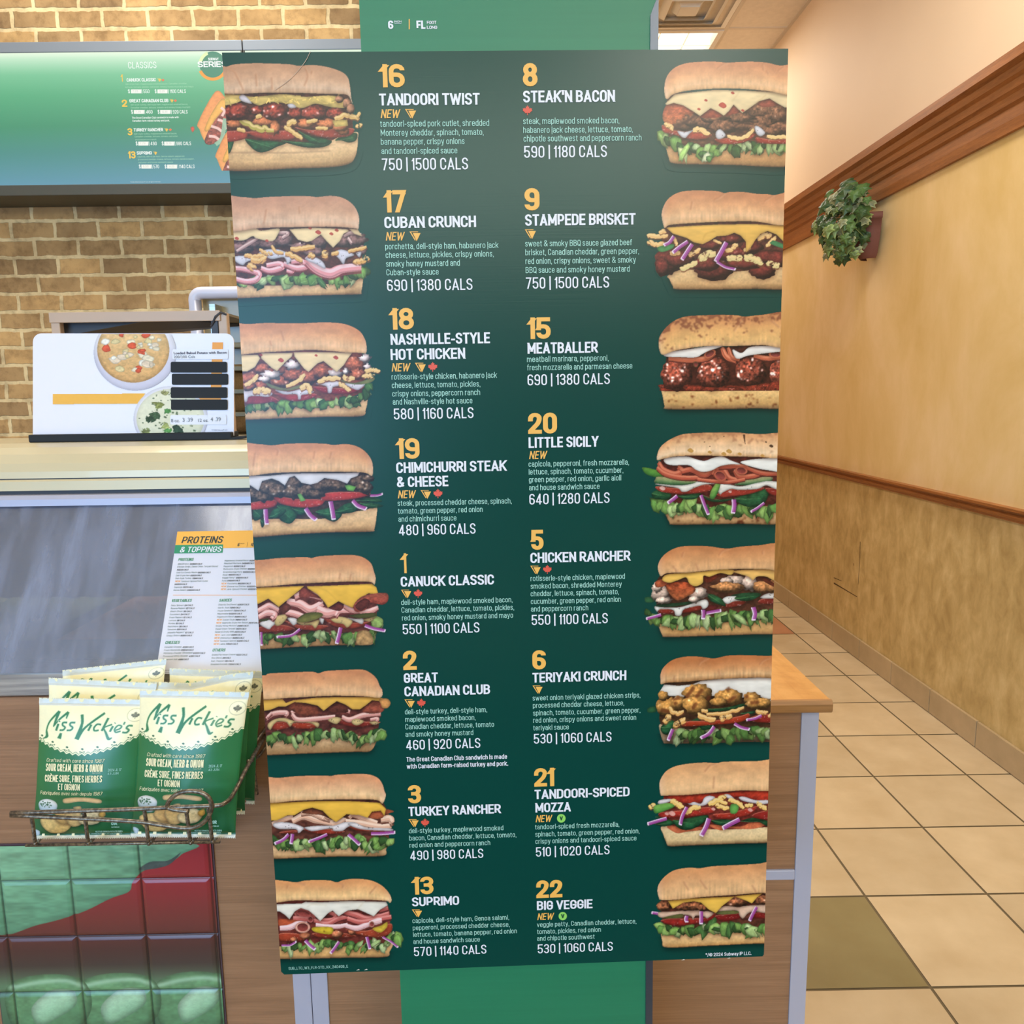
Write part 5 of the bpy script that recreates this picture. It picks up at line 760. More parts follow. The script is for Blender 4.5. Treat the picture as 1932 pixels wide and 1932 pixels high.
# brick wall
BW, BH = .172, .0700
def _brick(nt, b):
    v = mapped(nt, (1, 1, 1), (.045, 0, .016), (R90, 0, 0)); wv = mixc(nt, .012, v, None or N(nt, 'TexNoise').outputs[1])
    nz = wv.node.inputs[7].links[0].from_node; nz.inputs['Scale'].default_value = 26; nt.links.new(v, nz.inputs['Vector'])
    br = N(nt, 'TexBrick'); br.offset = .5; br.inputs['Scale'].default_value = 1; br.inputs['Brick Width'].default_value = BW; br.inputs['Row Height'].default_value = BH; br.inputs['Mortar Size'].default_value = .0085; br.inputs['Mortar Smooth'].default_value = .35; br.inputs['Bias'].default_value = -.1
    br.inputs['Color1'].default_value = L4((204, 168, 118)); br.inputs['Color2'].default_value = L4((152, 126, 94)); br.inputs['Mortar'].default_value = L4((228, 208, 166)); nt.links.new(wv, br.inputs['Vector'])
    n = noise(nt, mapped(nt), 22, 6, .65); n2 = noise(nt, mapped(nt, loc=(3, 1, 2)), 9, 4)
    c = mixc(nt, .5, br.outputs[0], ramp(nt, n, [(.33, (146, 128, 108)), (.52, (236, 228, 214)), (.75, (255, 250, 240))]), 'MULTIPLY')
    c = mixc(nt, .35, c, ramp(nt, n2, [(.35, (150, 136, 118)), (.6, (255, 255, 250))]), 'MULTIPLY'); nt.links.new(c, b.inputs['Base Color'])
    iv = N(nt, 'Math', operation='SUBTRACT', i0=1.); nt.links.new(br.outputs[1], iv.inputs[1]); ad = N(nt, 'Math', operation='ADD'); mu = N(nt, 'Math', operation='MULTIPLY', i1=.35); nt.links.new(n, mu.inputs[0]); nt.links.new(iv.outputs[0], ad.inputs[0]); nt.links.new(mu.outputs[0], ad.inputs[1]); bump(nt, b, ad.outputs[0], .55, .008)
MB().box(-4.5, .42, 3.3, 3.42, 0, ZC).build('wall_back', mat('old_brick', rough=.85, spec=.2, fn=_brick), kind='structure', label='weathered buff and brown brick wall behind the counter')
plain = mat('plain_wall', (232, 206, 170), .7)
MB().box(-4.62, -4.5, -4.2, 3.42, 0, ZC).build('wall_left', plain, kind='structure'); MB().box(.42, XW, 9, 9.12, 0, ZC).build('wall_far', plain, kind='structure')
MB().box(.36, .42, 3.42, 9, 0, ZC).build('wall_corridor', plain, kind='structure')
mb = MB(); yf = -4.2
for x0, x1, z0, z1 in ((-4.5, XW, 0, .65), (-4.5, XW, 2.45, 2.65), (-4.5, XW, 3.45, ZC), (-4.5, -3.65, .65, 2.45), (-.95, XW, .65, 2.45), (-4.5, -1.55, 2.65, 3.45), (1.72, XW, 2.65, 3.45)): mb.box(x0, x1, yf, yf+.1, z0, z1)
mb.build('wall_front', mat('front_wall', (66, 60, 54), .7), kind='structure')
tag(MB().box(-1.5, 1.45, -2.7, .28, .0002, .009, b=.004).build('unseen_dark_mat', mat('unseen_mat_charcoal', (34, 35, 37), .95, spec=.1)), 'added charcoal mat, out of view, darkening reflections in the lower menu board', 'mat')  # invented mat out of view, there to darken the board's lower reflections
# ================================================================ ceiling fittings
LENS = mat('lit_lens', (250, 250, 245), .4, emit=(255, 250, 236), es=1.6)
WHT = mat('white_enamel', (232, 228, 220), .45)
def troffer(x, y, label):
    e = empty('ceiling_light', Matrix.Translation((x, y, ZC)), label=label, cat='ceiling light', group='recessed fluorescent ceiling lights')
    f = MB(); f.box(-.295, .295, -.6, -.57, -.006, .06); f.box(-.295, .295, .57, .6, -.006, .06); f.box(-.295, -.265, -.57, .57, -.006, .06); f.box(.265, .295, -.57, .57, -.006, .06); f.build('frame', WHT, e)
    MB().box(-.265, .265, -.57, .57, .05, .058).build('lens', LENS, e, label='bright lit lens')
    l = MB()
    for k in (-1, 1): l.box(k*.088-.004, k*.088+.004, -.57, .57, 0, .05)
    for k in range(-2, 3): l.box(-.265, .265, k*.19-.004, k*.19+.004, 0, .05)
    l.build('louvre', mat('lit_louvre', (250, 240, 220), .3, emit=(255, 240, 214), es=.55) if 'lit_louvre' not in bpy.data.materials else bpy.data.materials['lit_louvre'], e)
troffer(1.085, 5.17+G, 'bright recessed fluorescent light seen just above the menu board')
e = empty('ceiling_vent', Matrix.Translation((1.085, 5.17-G/2, ZC)), label='square white ceiling air vent in front of the fluorescent light', cat='vent')
f = MB()
for s_, d in ((.29, 0), (.22, -.012), (.15, -.02), (.085, -.024)):
    a = s_-.035; z0, z1 = d-.012, d
    V = [(k*s_, l*s_, -.002 if s_ > .25 else .004) for k, l in ((-1, -1), (1, -1), (1, 1), (-1, 1))]+[(k*a, l*a, z0) for k, l in ((-1, -1), (1, -1), (1, 1), (-1, 1))]
    f.add(V, [(i, (i+1) % 4, 4+(i+1) % 4, 4+i) for i in range(4)])
f.build('louvre', WHT, e); MB().box(-.055, .055, -.055, .055, -.036, -.03).build('centre_plate', WHT, e)
# ================================================================ counter units
CY, CTOP = 1.195, .845
def unit(label, x0, x1, ztop, deep=.62, strips=(), hs=None, kick=True):
    e = empty('counter_cabinet', Matrix.Translation(((x0+x1)/2, CY, 0)), label=label, cat='cabinet'); c = (x0+x1)/2
    MB().box(x0-c, x1-c, 0, deep, .06, ztop).build('body', M['front_wood'], e)
    MB().box(x0-c+.01, x1-c-.01, .04, deep, 0, .06).build('plinth', M['darkgrey'], e, label='dark recessed plinth')
    for a, b in strips: MB().box(a-c, b-c, -.003, .02, .06, ztop, b=.001).build('corner_strip', M['alu'], e, label='pale aluminium corner strip')
    if hs: MB().box(hs[0]-c, hs[1]-c, -.004, .01, hs[2], hs[3], b=.002).build('joint_strip', M['alu'], e, label='pale aluminium joint strip')
    return e
cu = unit('walnut laminate counter cabinet with oak worktop behind the menu standee', -.3395, .497, CTOP, .62, ((-.3395, -.312), (.469, .497)), (-.312, .469, .548, .566))
mb = MB(); c = (-.3395+.497)/2
w_ = (-.34-c, .509-c)
prof = [(-.018, .847), (-.021, .851), (-.021, .860), (-.018, .8645), (.62, .8645), (.62, .8455), (-.014, .8455)]
mb.extrude_x(prof, w_[0], w_[1]); mb.build('worktop', M['oak'], cu, label='golden oak worktop')
MB().extrude_x([(-.0213, .848), (-.0225, .852), (-.0225, .860), (-.019, .8655), (-.014, .866), (-.014, .8455), (-.019, .8455)], w_[0], w_[1]+.001).build('worktop_edge', M['oak_edge'], cu, label='darker rounded oak edge')
du = unit('walnut laminate front of the glass topped serving counter', -1.55, -.3405, .885, .75, ((-.370, -.3405),))
MB().box(-1.55-(-.945), -.3405+.945, .002, .06, .885, .925, b=.003).build('ledge', M['steel'], du, label='narrow steel ledge under the glass')
MB().box(-.605, .6045, .06, .75, .885, .9).build('deck', M['steel'], du)
# ---- tiled vegetable picture on the counter front
ex0, ez0 = (1, 0, 0), (0, 0, 1)
tp = Pic(7, 62*6, 60*6)
tp.S = 1.0
def tpx(x, y): return ((np.asarray(x)+.86)*1000, (.64-np.asarray(y))*1000*1.)
# layout units: millimetres from the panel's top left corner (panel 372 x 360)
m = tp.mask(np.array([(0, 0), (372, 0), (372, 360), (0, 360)])*1.); tp.put(m, tp.grad(m, [(0, (150, 42, 52)), (.2, (142, 42, 50)), (.38, (108, 46, 44)), (.52, (70, 40, 40)), (.6, (60, 50, 48)), (.7, (86, 120, 92)), (1, (50, 92, 70))]))
tp.poly([(0, 0), (330, 0), (322, 20), (298, 36), (262, 46), (240, 66), (232, 84), (200, 96), (150, 120), (80, 140), (0, 150)], (122, 172, 140), (86, 138, 110), n=.14, sx=30, sy=8, edge=.1)
tp.poly([(322, 16), (300, 30), (270, 32), (250, 46), (262, 46), (300, 38)], (70, 84, 84), n=.1, edge=.1); tp.line([(200, 0), (240, 26), (320, 8)], 8, (96, 150, 122), .6, blur=2)
for cx_, w2 in ((322, 64), (196, 70), (80, 70)):
    tp.poly([(cx_-w2, 262), (cx_-w2*.5, 236), (cx_+w2*.4, 232), (cx_+w2*.95, 250), (cx_+w2, 300), (cx_+w2*.5, 340), (cx_-w2*.3, 352), (cx_-w2*.9, 330)], (104, 152, 110), (74, 122, 88), n=.12, sx=14, sy=9, edge=.3, er=9)
    tp.poly([(cx_-w2*.4, 292), (cx_+w2*.1, 262), (cx_+w2*.6, 264), (cx_+w2*.66, 288), (cx_+w2*.2, 312), (cx_-w2*.3, 326)], (176, 214, 186), (130, 182, 146), n=.06, edge=.3, er=8)
    tp.line([(cx_-w2*.9, 256), (cx_-w2*.2, 246), (cx_+w2*.5, 244), (cx_+w2*.9, 258)], 7, (170, 208, 184), .7, blur=2)
tz, tx = np.mgrid[0:360, 0:372]; X = -.859+tx/1000.; Z = .636-tz/1000.
gx = np.abs(((X+.4925+.1145*10-.0) % .1145)-.0); gx = np.minimum(gx, .1145-gx); gz = ((.636-.0625-Z+.1015*10) % .1015); gz = np.minimum(gz, .1015-gz); g = np.minimum(gx, gz)
Yv = -.001-.004*np.clip(g/.0075, 0, 1)**.6
tp.rgb = tp.rgb*(1-.45*np.clip(1-g/.0028, 0, 1))[..., None]
e = empty('tile_panel', Matrix.Translation((-.673, CY, .276)), label='glossy tiled picture panel of red tomato and green pepper on counter front', cat='panel')
MB().box(-.19, .187, -.0035, 0, -.002, .3605).build('backing', mat('panel_backing', (86, 70, 84), .5), e, label='dark purple grey backing edge')
raster('picture', tp, X+.673, Yv-.003, Z-.276, M['foil_print'], e, base=lin(tp.rgb*255), smooth=True)
# ================================================================ glass front, hood and what stands on it
XL, XR = -1.5, -.2
GS = .59
gy = lambda z: CY+GS*(z-.93)
e = empty('glass_guard', Matrix.Translation((XL/2+XR/2, CY, .9255)), label='sloping glass front of the serving counter, smeared with reflections', cat='glass guard'); cx = (XL+XR)/2
MB().add([(x-cx, gy(z)-CY+o, z-.9255) for o in (0, .006) for x, z in ((XL, .926), (XR, .926), (XR, 1.176), (XL, 1.176))], [(0, 1, 2, 3), (4, 7, 6, 5), (0, 4, 5, 1), (1, 5, 6, 2), (2, 6, 7, 3), (3, 7, 4, 0)]).build('pane', M['glassy'], e)
MB().extrude_x([(gy(1.172)-CY-.006, 1.172-.9255), (gy(1.172)-CY-.004, 1.183-.9255), (gy(1.172)-CY+.002, 1.189-.9255), (gy(1.172)-CY+.03, 1.189-.9255), (gy(1.172)-CY+.02, 1.172-.9255)], XL-cx, XR-cx).build('channel', M['alu'], e, label='aluminium glazing channel')
e = empty('counter_hood', Matrix.Translation((cx, 1.36, 1.19)), label='cream enamelled hood running along the top of the counter glass', cat='hood')
A = lambda y, z: (y-1.36, z-1.19)
MB().extrude_x([A(1.362, 1.2165), A(1.3635, 1.228), A(1.369, 1.242), A(1.380, 1.257), A(1.396, 1.268), A(1.42, 1.2745), A(1.62, 1.2745), A(1.62, 1.2165)], XL-cx, XR-cx).build('cover', M['cream'], e, smooth=False)
MB().extrude_x([A(1.357, 1.1955), A(1.357, 1.2115), A(1.36, 1.2145), A(1.6, 1.2145), A(1.6, 1.1955)], XL-cx, XR-cx).build('lower_band', M['cream'], e)
MB().extrude_x([A(1.364, 1.189), A(1.364, 1.2165), A(1.6, 1.2165), A(1.6, 1.189)], XL-cx, XR-cx).build('gasket', M['darkgrey'], e, label='dark rubber gasket')
e = empty('food_well', Matrix.Translation((cx, 1.5, .9002)), label='steel food well dimly seen through the counter glass', cat='food well')
mb = MB().box(-.64, .64, -.2, .25, 0, .012); mb.box(-.64, .64, .23, .25, .012, .2885); mb.box(-.64, -.63, -.06, .23, .012, .2885); mb.box(.63, .64, -.06, .23, .012, .2885); mb.build('tray', M['well'], e)
for k, c in enumerate(((150, 96, 60), (120, 130, 70), (180, 120, 80), (150, 60, 44))):
    mb = MB(); rr = random.Random(k)
    bm = bmesh.new(); bmesh.ops.create_grid(bm, x_segments=14, y_segments=14, size=.5)
    for v in bm.verts: v.co = (-.5+.32*k+v.co.x*.28+.05, v.co.y*.3, .03+rr.uniform(0, .03)*(1-4*max(abs(v.co.x), abs(v.co.y))**2))
    me = bpy.data.meshes.new('filling'); bm.to_mesh(me); bm.free(); finish('filling', me, mat('filling', c, .6), e, smooth=True)
# ---- soup sign
SY = 1.45
su = Surf(at_y(300., 820., SY), (1, 0, 0), (0, 0, 1))
e = empty('soup_sign', su.matrix(), label='white counter sign with soup bowls and black strips on the hood', cat='sign')
pr = Print(su, 0); rrect(pr, 62, 629, 441, 822, 16, (1, 0, 0, 1)); o = pr.build('card_face', mat('sign_card', (234, 230, 244), .35), e)
so = o.modifiers.new('s', 'SOLIDIFY'); so.thickness = .003; so.offset = 1 if True else 0
sp = Pic(21, 300, 190); sp.S = 1.
def S_(L): return [(a-100, b-630) for a, b in L]
def el(x, y, rx, ry, n=30): return [(x-100+rx*math.cos(t), y-630+ry*math.sin(t)) for t in np.linspace(0, 2*math.pi, n+1)[:-1]]
sp.poly(el(255, 665, 78, 72), (232, 230, 240), (206, 204, 226), n=.01, edge=.12, er=5); sp.poly(el(252, 660, 68, 62), (226, 190, 138), (214, 168, 112), n=.1, edge=.2, er=5)
r = np.random.default_rng(3)
for i in range(46):
    a, q = r.uniform(0, 6.28), r.uniform(.1, .92); x, y = 252+64*q*math.cos(a), 660+58*q*math.sin(a); c = [(238, 226, 200), (228, 210, 160), (222, 96, 66), (240, 236, 226), (234, 214, 190)][i % 5]
    s1 = r.uniform(4, 11); sp.poly([(x-100+s1*math.cos(t)*r.uniform(.6, 1.3), y-630+s1*.7*math.sin(t)*r.uniform(.6, 1.3)) for t in np.linspace(0, 5.5, 7)], c, n=.1, edge=.25, er=1)
sp.poly(S_([(100, 743), (275, 742), (262, 762), (100, 763)]), (242, 184, 84), n=.01, edge=0, sm=0)
sp.poly(el(322, 790, 70, 62), (232, 230, 242), (214, 212, 230), n=.01, edge=.1, er=4); sp.poly(el(322, 790, 64, 56), (232, 230, 208), (222, 222, 198), n=.03, edge=.08, er=5)
for i in range(60):
    a, q = r.uniform(0, 6.28), r.uniform(.1, .95); x, y = 322+62*q*math.cos(a), 790+54*q*math.sin(a); s1 = r.uniform(1, 2.2); sp.line([(x-100-s1, y-630), (x-100+s1, y-630+.6)], s1*1.4, (70, 90, 60), .8, sm=0)
for x, y, s1, c in ((298, 764, 7, (150, 160, 90)), (293, 784, 9, (70, 96, 66)), (284, 790, 7, (60, 84, 60)), (318, 776, 6, (100, 170, 90)), (275, 813, 8, (150, 160, 100)), (314, 806, 9, (170, 180, 110)), (334, 810, 9, (60, 84, 66)), (318, 812, 6, (110, 180, 96)), (312, 742, 6, (180, 180, 120))):
    for j in range(7): sp.poly([(x-100+r.normal(0, s1*.5)+s1*.5*math.cos(t), y-630+r.normal(0, s1*.4)+s1*.4*math.sin(t)) for t in np.linspace(0, 5.2, 6)], tuple(np.clip(np.array(c)*r.uniform(.8, 1.25), 0, 255)), n=.1, edge=.2, er=1)
jj, ii = np.mgrid[0:190, 0:300]; U, V_ = su.uv(100.+ii, 630.+jj); kp = (sp.a > .02)
white = lin((230, 230, 242)); raster('soup_picture', sp, U, np.full_like(U, -.0012), V_, M['matte_print'], e, keep=kp & (jj < 191), base=lin(np.clip(sp.rgb+(1-sp.a[..., None])*np.array((238, 239, 252))/255., 0, 1)*255), label='two bowls of soup')
pr = Print(su, .0010); 
pr.poly([(401, 646), (421, 646), (417, 754), (376, 754), (376, 750), (397.2, 750)])
pr.build('orange_band', M['ink_orange'], e)
M['paper'] = mat('label_paper', (234, 234, 244), .5)
for q in ((326, 659, 431, 678), (322, 783, 428, 801)): rrect(Print(su, .0016), *q, 3).build('paper_label', M['paper'], e)
pr = Print(su, .0020)
for x0, y0, x1, y1 in ((323, 682, 429, 703), (325, 704.5, 431, 726), (323, 730, 429.5, 751), (323.5, 753, 430, 773.5)):
    pr = Print(su, .0022); rrect(pr, x0, y0+.6, x1, y1, 3); pr.build('cover_strip', M['black'], e, label='black cover strip')
pr = Print(su, .0026); pr.text('Loaded Baked Potato with Bacon', 329, 668.6, 428.5, 4.6, 'B'); pr.build('soup_name', M['ink_lilac'], e)
for q, nm in ((('200/300 Cals', 329, 675.8, 369, 4.8), 'calorie_text'), (('8 oz.', 324, 796.5, 340, 6), 'size_text'), (('3 .39', 345.5, 795.5, 365, 7), 'price_text'), (('12 oz.', 375, 796, 394, 6), 'size_text'), (('4 .39', 398.5, 794.5, 417.5, 7), 'price_text')): Print(su, .0026).text(*q, 'L').build(nm, M['ink_grey'], e)
Print(su, .0026).text('TM 2022 Subway IP LLC', 400, 812.5, 430, 2.4, 'L').build('small_print', M['ink_grey'], e); Print(su, .0026).text('SUB_CAN_US_SOUP NEW PRICE_EN', 383, 818.5, 434, 2, 'L').build('small_print', M['ink_grey'], e)
b0, b1 = su.uv(60., 822.), su.uv(441., 830.)
MB().box(b0[0], b1[0], -.012, .03, b1[1]+.001, b0[1]+.002, b=.002).build('base', M['black'], e, label='black plastic base')
mb = MB(); t0 = su.uv(441., 829.); mb.add([(t0[0]-.005, -.012, t0[1]-.001), (t0[0]-.005, .03, t0[1]-.001), (t0[0]+.028, .012, t0[1]+.004), (t0[0]+.024, -.008, t0[1]+.002), (t0[0]-.005, -.012, t0[1]+.004), (t0[0]-.005, .03, t0[1]+.004), (t0[0]+.028, .012, t0[1]+.0075), (t0[0]+.024, -.008, t0[1]+.0055)], [(0, 1, 2, 3), (4, 7, 6, 5), (0, 4, 5, 1), (1, 5, 6, 2), (2, 6, 7, 3), (3, 7, 4, 0)]); mb.build('base_tab', M['black'], e)
# ---- shelf behind the sign and the bread rack
p0, p1 = at_y(90., 579., 1.6), at_y(415., 596., 1.6)
e = empty('overhead_shelf', Matrix.Translation(((p0[0]+p1[0])/2, 1.6, 1.2747)), label='tan metal shelf on a grey post above the hood', cat='shelf'); cx = (p0[0]+p1[0])/2; zt = (p0[2]+p1[2])/2-1.2747; dx = (p1[0]-p0[0])/2
tan = mat('tan_enamel', (186, 160, 138), .4)
MB().box(-dx, dx, 0, .004, zt-.020, zt, b=.001).build('front_lip', tan, e); MB().box(-dx, dx, .004, .25, zt-.006, zt-.001).build('plate', mat('shelf_underside', (118, 112, 98), .5), e)
MB().add([(-dx, .03, zt-.006), (dx-.01, .03, zt-.006), (dx-.02, .24, zt-.008), (-dx, .24, zt-.035), (-dx, .03, zt-.045), (dx*.2, .03, zt-.012)], [(0, 1, 5, 4), (4, 5, 2, 3)]).build('gusset', M['darkgrey'], e)
MB().box(dx-.006, dx+.012, .004, .02, 0, zt-.004, b=.002).build('post', tan, e); MB().box(dx-.02, dx-.007, .004, .02, 0, zt-.02).build('post_backing', M['darkgrey'], e)
mb = MB().tube([(dx-.02, .004, zt-.03), (dx-.008, -.002, zt-.012), (dx+.002, 0, zt-.004), (dx+.012, .004, zt-.008)], .0022); mb.build('bracket', M['darkgrey'], e)
MB().box(-dx, -dx+.018, .004, .02, 0, zt-.004, b=.002).build('post', tan, e)
RY = 2.2
q0, q1 = at_y(353., 551., RY), at_y(470., 551., RY)
e = empty('bread_rack', Matrix.Translation((-.55, RY, 0)), label='white tubular bread rack with dark shelves behind the counter', cat='rack')
za, zb = 1.632, 1.05; xa, xb = -.835+.55, -.25+.55
wt = mat('white_tube', (208, 208, 226), .35)
mb = MB().tube([(xa, 0, .0), (xa, 0, za-.02)]+[(xa+.02-.02*math.cos(t), 0, za-.02+.02*math.sin(t)) for t in np.linspace(0, R90, 7)]+[(xb, 0, za)], .0165, 14); mb.build('tube_frame', wt, e, smooth=True)
MB().tube([(xb, 0, 0), (xb, 0, za)], .0165, 14).build('tube_post', wt, e, smooth=True)
MB().box(xa+.01, xb, .03, .036, za-.19, za-.01).build('rear_panel', mat('olive_glass', (150, 138, 106), .25, spec=.6), e, label='olive tinted rear panel')
for k in range(9):
    z = 1.58-k*.062-.02; MB().box(xa+.06, xb-.01, -.02, .4, z-.014, z, b=.002).build('shelf', mat('rack_shelf', (120, 106, 78), .4, .4) if k == 0 else bpy.data.materials['rack_shelf'], e)
for k in range(2): MB().box((xa+.045, xb-.02)[k], (xa+.06, xb-.01)[k], -.02, .4, .0, 1.6).build('side', M['steel'], e)
# ================================================================ backlit menus on the brick wall
def lightbox(label, x0, x1, parts=True):
    Yb = 3.12; z0, z1 = 2.112, 2.648
    o = Vector(((x0+x1)/2, Yb, z0)); su = Surf(o, (1, 0, 0), (0, 0, 1)); e = empty('menu_light_box', su.matrix(), label=label, cat='light box', group=None); d = (x1-x0)/2; h = z1-z0
    MB().box(-d, d, -.005, .18, h-.036, h, b=.002).build('top_rail', mat('rail_grey', (128, 136, 146), .4, .3) if 'rail_grey' not in bpy.data.materials else bpy.data.materials['rail_grey'], e, label='grey metal top rail')
    MB().box(-d, d, -.005, .18, 0, .038, b=.002).build('bottom_rail', M['rail_dark'], e, label='dark bottom rail')
    for k in (-1, 1): MB().box(min(k*d, k*(d-.006)), max(k*d, k*(d-.006)), -.004, .18, .038, h-.036).build('side_rail', M['rail_dark'], e)
    nx, nz = 40, 50; X, Z = np.meshgrid(np.linspace(-d+.006, d-.006, nx), np.linspace(h-.036, .038, nz)); t = (h-.036-Z)/(h-.074)
    st = np.array([(0, 236, 250, 226), (.04, 196, 232, 200), (.16, 120, 196, 150), (.32, 84, 172, 124), (.55, 62, 146, 108), (.75, 70, 140, 132), (1, 92, 148, 170)]); c = np.stack([np.interp(t, st[:, 0], st[:, i]) for i in (1, 2, 3)], -1)
    class Q: a = np.ones_like(X)
    raster('screen', Q, X, np.zeros_like(X), Z, M['backlit'], e, base=lin(c), label='glowing green menu screen'); return e, su
M['rail_dark'] = mat('rail_dark', (66, 66, 58), .5)
SEAM = float(at_y(457., 88., 3.115)[0])
e, su = lightbox('glowing green menu light box headed CLASSICS on the brick wall', SEAM-1.09, SEAM-.0015)
K = 4.83
def B(x, y): return 241+x/K, y/K
def bt(pr, s, x0, y, x1, cap, sty='C'): a = B(x0, y); b = B(x1, y); return pr.text(s, a[0], a[1], b[0], cap/K, sty)
def sticker(pr, x0, y0, x1, y1): a, b = B(x0, y0), B(x1, y1); return rect(pr, a[0], a[1], b[0], b[1])
pr = Print(su, .001); bt(pr, 'CLASSICS', 8, 625, 264, 60, 'D'); pr.build('heading', M['lit_white'], e)
for s, x0, y, x1 in (('CANUCK CLASSIC', -8, 745, 258), ('GREAT CANADIAN CLUB', 18, 935, 373), ('TURKEY RANCHER', 57, 1200, 327), ('SUPRIMO', 85, 1410, 222)): bt(Print(su, .001), s, x0, y, x1, 30, 'T').build('dish_name', M['lit_white'], e, label='white heading '+s.title())
for y, L in ((850, (5, 30, 125, 130, '550', 200, 248, 272, 365, 372, '1100 CALS', 532, '7.29', '12.29')), (1037, (33, 57, 150, 155, '460', 228, 275, 297, 392, 398, '920 CALS', 548, '7.39', '12.39')), (1325, (75, 97, 190, 195, '490', 266, 312, 333, 425, 430, '980 CALS', 580, '7.79', '13.79')), (1535, (104, 125, 217, 222, '570', 288, 338, 360, 450, 457, '1140 CALS', 611, '8.09', '14.09'))):
    for i in (0, 6):
        bt(Print(su, .001), '$', L[i], y, L[i]+17, 34).build('dollar_sign', M['lit_white'], e); bt(Print(su, .001), '| '+L[i+4], L[i+3], y, L[i+5], 33).build('calorie_text', M['lit_white'], e)
        sticker(Print(su, .0012), L[i+1], y-34, L[i+2], y+2).build('price_sticker', M['lit_sticker'], e, label='white price sticker'); bt(Print(su, .0016), L[12+i//6], L[i+1]+16, y-8, L[i+1]+66, 18, 'D').build('faint_price', M['lit_grey'], e)
pr = Print(su, .001)
for s, y, x0, x1 in (('The Great Canadian Club sandwich is made with', 1083, 40, 467), ('Canadian farm-raised turkey and pork.', 1111, 45, 385)): bt(pr, s, x0, y, x1, 18, 'F')
pr.build('footnote', M['lit_white'], e); bt(Print(su, .001), 'TM/© 2023 Subway IP LLC. All rights reserved.', 25, 1664, 300, 8, 'D').build('small_print', M['lit_white'], e)
for rows in ((('deli-style ham, maplewood smoked bacon, Canadian cheddar,', 775, -20, 543), ('lettuce, tomato, pickles, red onion, smoky honey mustard and mayo', 803, -20, 600)), (('deli-style turkey, deli-style ham, maplewood smoked bacon,', 963, 28, 550), ('Canadian cheddar, lettuce, tomato and smoky honey mustard', 990, 30, 570)), (('deli-style turkey, maplewood smoked bacon,', 1228, 60, 450), ('Canadian cheddar, lettuce, tomato, red onion', 1253, 65, 457), ('and peppercorn ranch', 1281, 70, 262)), (('capicola, deli-style ham, Genoa salami, pepperoni,', 1436, 92, 520), ('processed cheddar cheese, lettuce, tomato, banana pepper,', 1461, 95, 608), ('red onion and house sandwich sauce', 1489, 99, 413))):
    pr = Print(su, .001)
    for s, y, x0, x1 in rows: bt(pr, s, x0, y, x1, 15, 'D')
    pr.build('description', M['lit_pale'], e)
for x, y in ((272, 715), (384, 905), (336, 1170), (235, 1382)): a = B(x, y); triangle(Print(su, .001), a[0], a[1], a[0]+7, a[1]+6.5).build('signature_symbol', M['lit_gold'], e)
for s, x0, y, x1 in (('1', -62, 745, -36), ('2', -50, 975, -2), ('3', 2, 1235, 46), ('13', 4, 1445, 75)): bt(Print(su, .001), s, x0, y, x1, 66, 'N').build('item_number', M['lit_gold'], e, label='gold number '+s)
for x, y in ((322, 730), (435, 918), (389, 1182)): a = B(x, y); maple(Print(su, .001), a[0], a[1], 3).build('maple_leaf_symbol', M['lit_red'], e)
ring = lambda pr, x, y, r0, r1, a0, a1: pr.poly([B(x+r1*math.cos(t), y+r1*math.sin(t)) for t in np.linspace(a0, a1, 20)]+[B(x+r0*math.cos(t), y+r0*math.sin(t)) for t in np.linspace(a1, a0, 20)])
pr = Print(su, .0006); ring(pr, 775, 600, 108, 136, .15, 2.75); pr.build('orange_ring', mat('lit_orange', (10, 10, 10), emit=(248, 160, 60)), e)
pr = Print(su, .0005); a = B(775, 590); disc(pr, a[0], a[1], 25); pr.build('logo_disc', mat('lit_green', (10, 10, 10), emit=(70, 140, 112)), e); pr = Print(su, .0007); ring(pr, 775, 590, 100, 130, 3.3, 4.3); pr.build('pale_ring', mat('lit_cream', (10, 10, 10), emit=(226, 240, 180)), e)
pr = Print(su, .0012); bt(pr, 'SERIES', 640, 615, 905, 54, 'N').build('series_logo', M['lit_white'], e, label='white SERIES lettering'); bt(Print(su, .0012), 'SUBWAY', 735, 552, 830, 24, 'T').build('logo_line', M['lit_white'], e)
lp = Pic(33, 110, 190); lp.S = 1.
Tq = lambda L: [((x-560)*.25, (y-800)*.25) for x, y in L]
for dx_, dy_ in ((0, 0), (165, 280)):
    s_ = lambda L: Tq([(x+dx_, y+dy_) for x, y in L])
    lp.poly(s_([(800, 830), (900, 900), (940, 960), (880, 1120), (760, 1310), (700, 1290), (650, 1180), (640, 1110)]), (236, 150, 84), (246, 170, 96), n=.06, edge=.2)
    lp.poly(s_([(870, 960), (930, 980), (920, 1130), (850, 1260), (770, 1320), (700, 1300), (740, 1180), (790, 1080)]), (150, 74, 60), n=.4, sx=5, sy=4)
    lp.poly(s_([(860, 900), (905, 960), (800, 1090), (740, 1190), (700, 1180), (760, 1040)]), (248, 184, 84), n=.05)
    for q in ([(850, 980), (880, 1010), (860, 1060)], [(760, 1150), (820, 1170), (860, 1200)], [(740, 1240), (800, 1250), (850, 1290)], [(820, 1090), (870, 1110), (900, 1180)]): lp.line(s_(q), 6, (250, 210, 200), .9)
    lp.line(s_([(890, 1080), (860, 1260), (800, 1320)]), 10, (150, 190, 160), .9)
lp.poly(Tq([(570, 1165), (600, 1150), (612, 1180), (590, 1210)]), (226, 96, 70)); lp.poly(Tq([(660, 905), (690, 940), (680, 940), (658, 912)]), (180, 214, 130))
jj, ii = np.mgrid[0:190, 0:110]; a = B(560+ii*4., 800+jj*4.); U, V_ = su.uv(*a); kp = (lp.a > .5) & (U < .53)
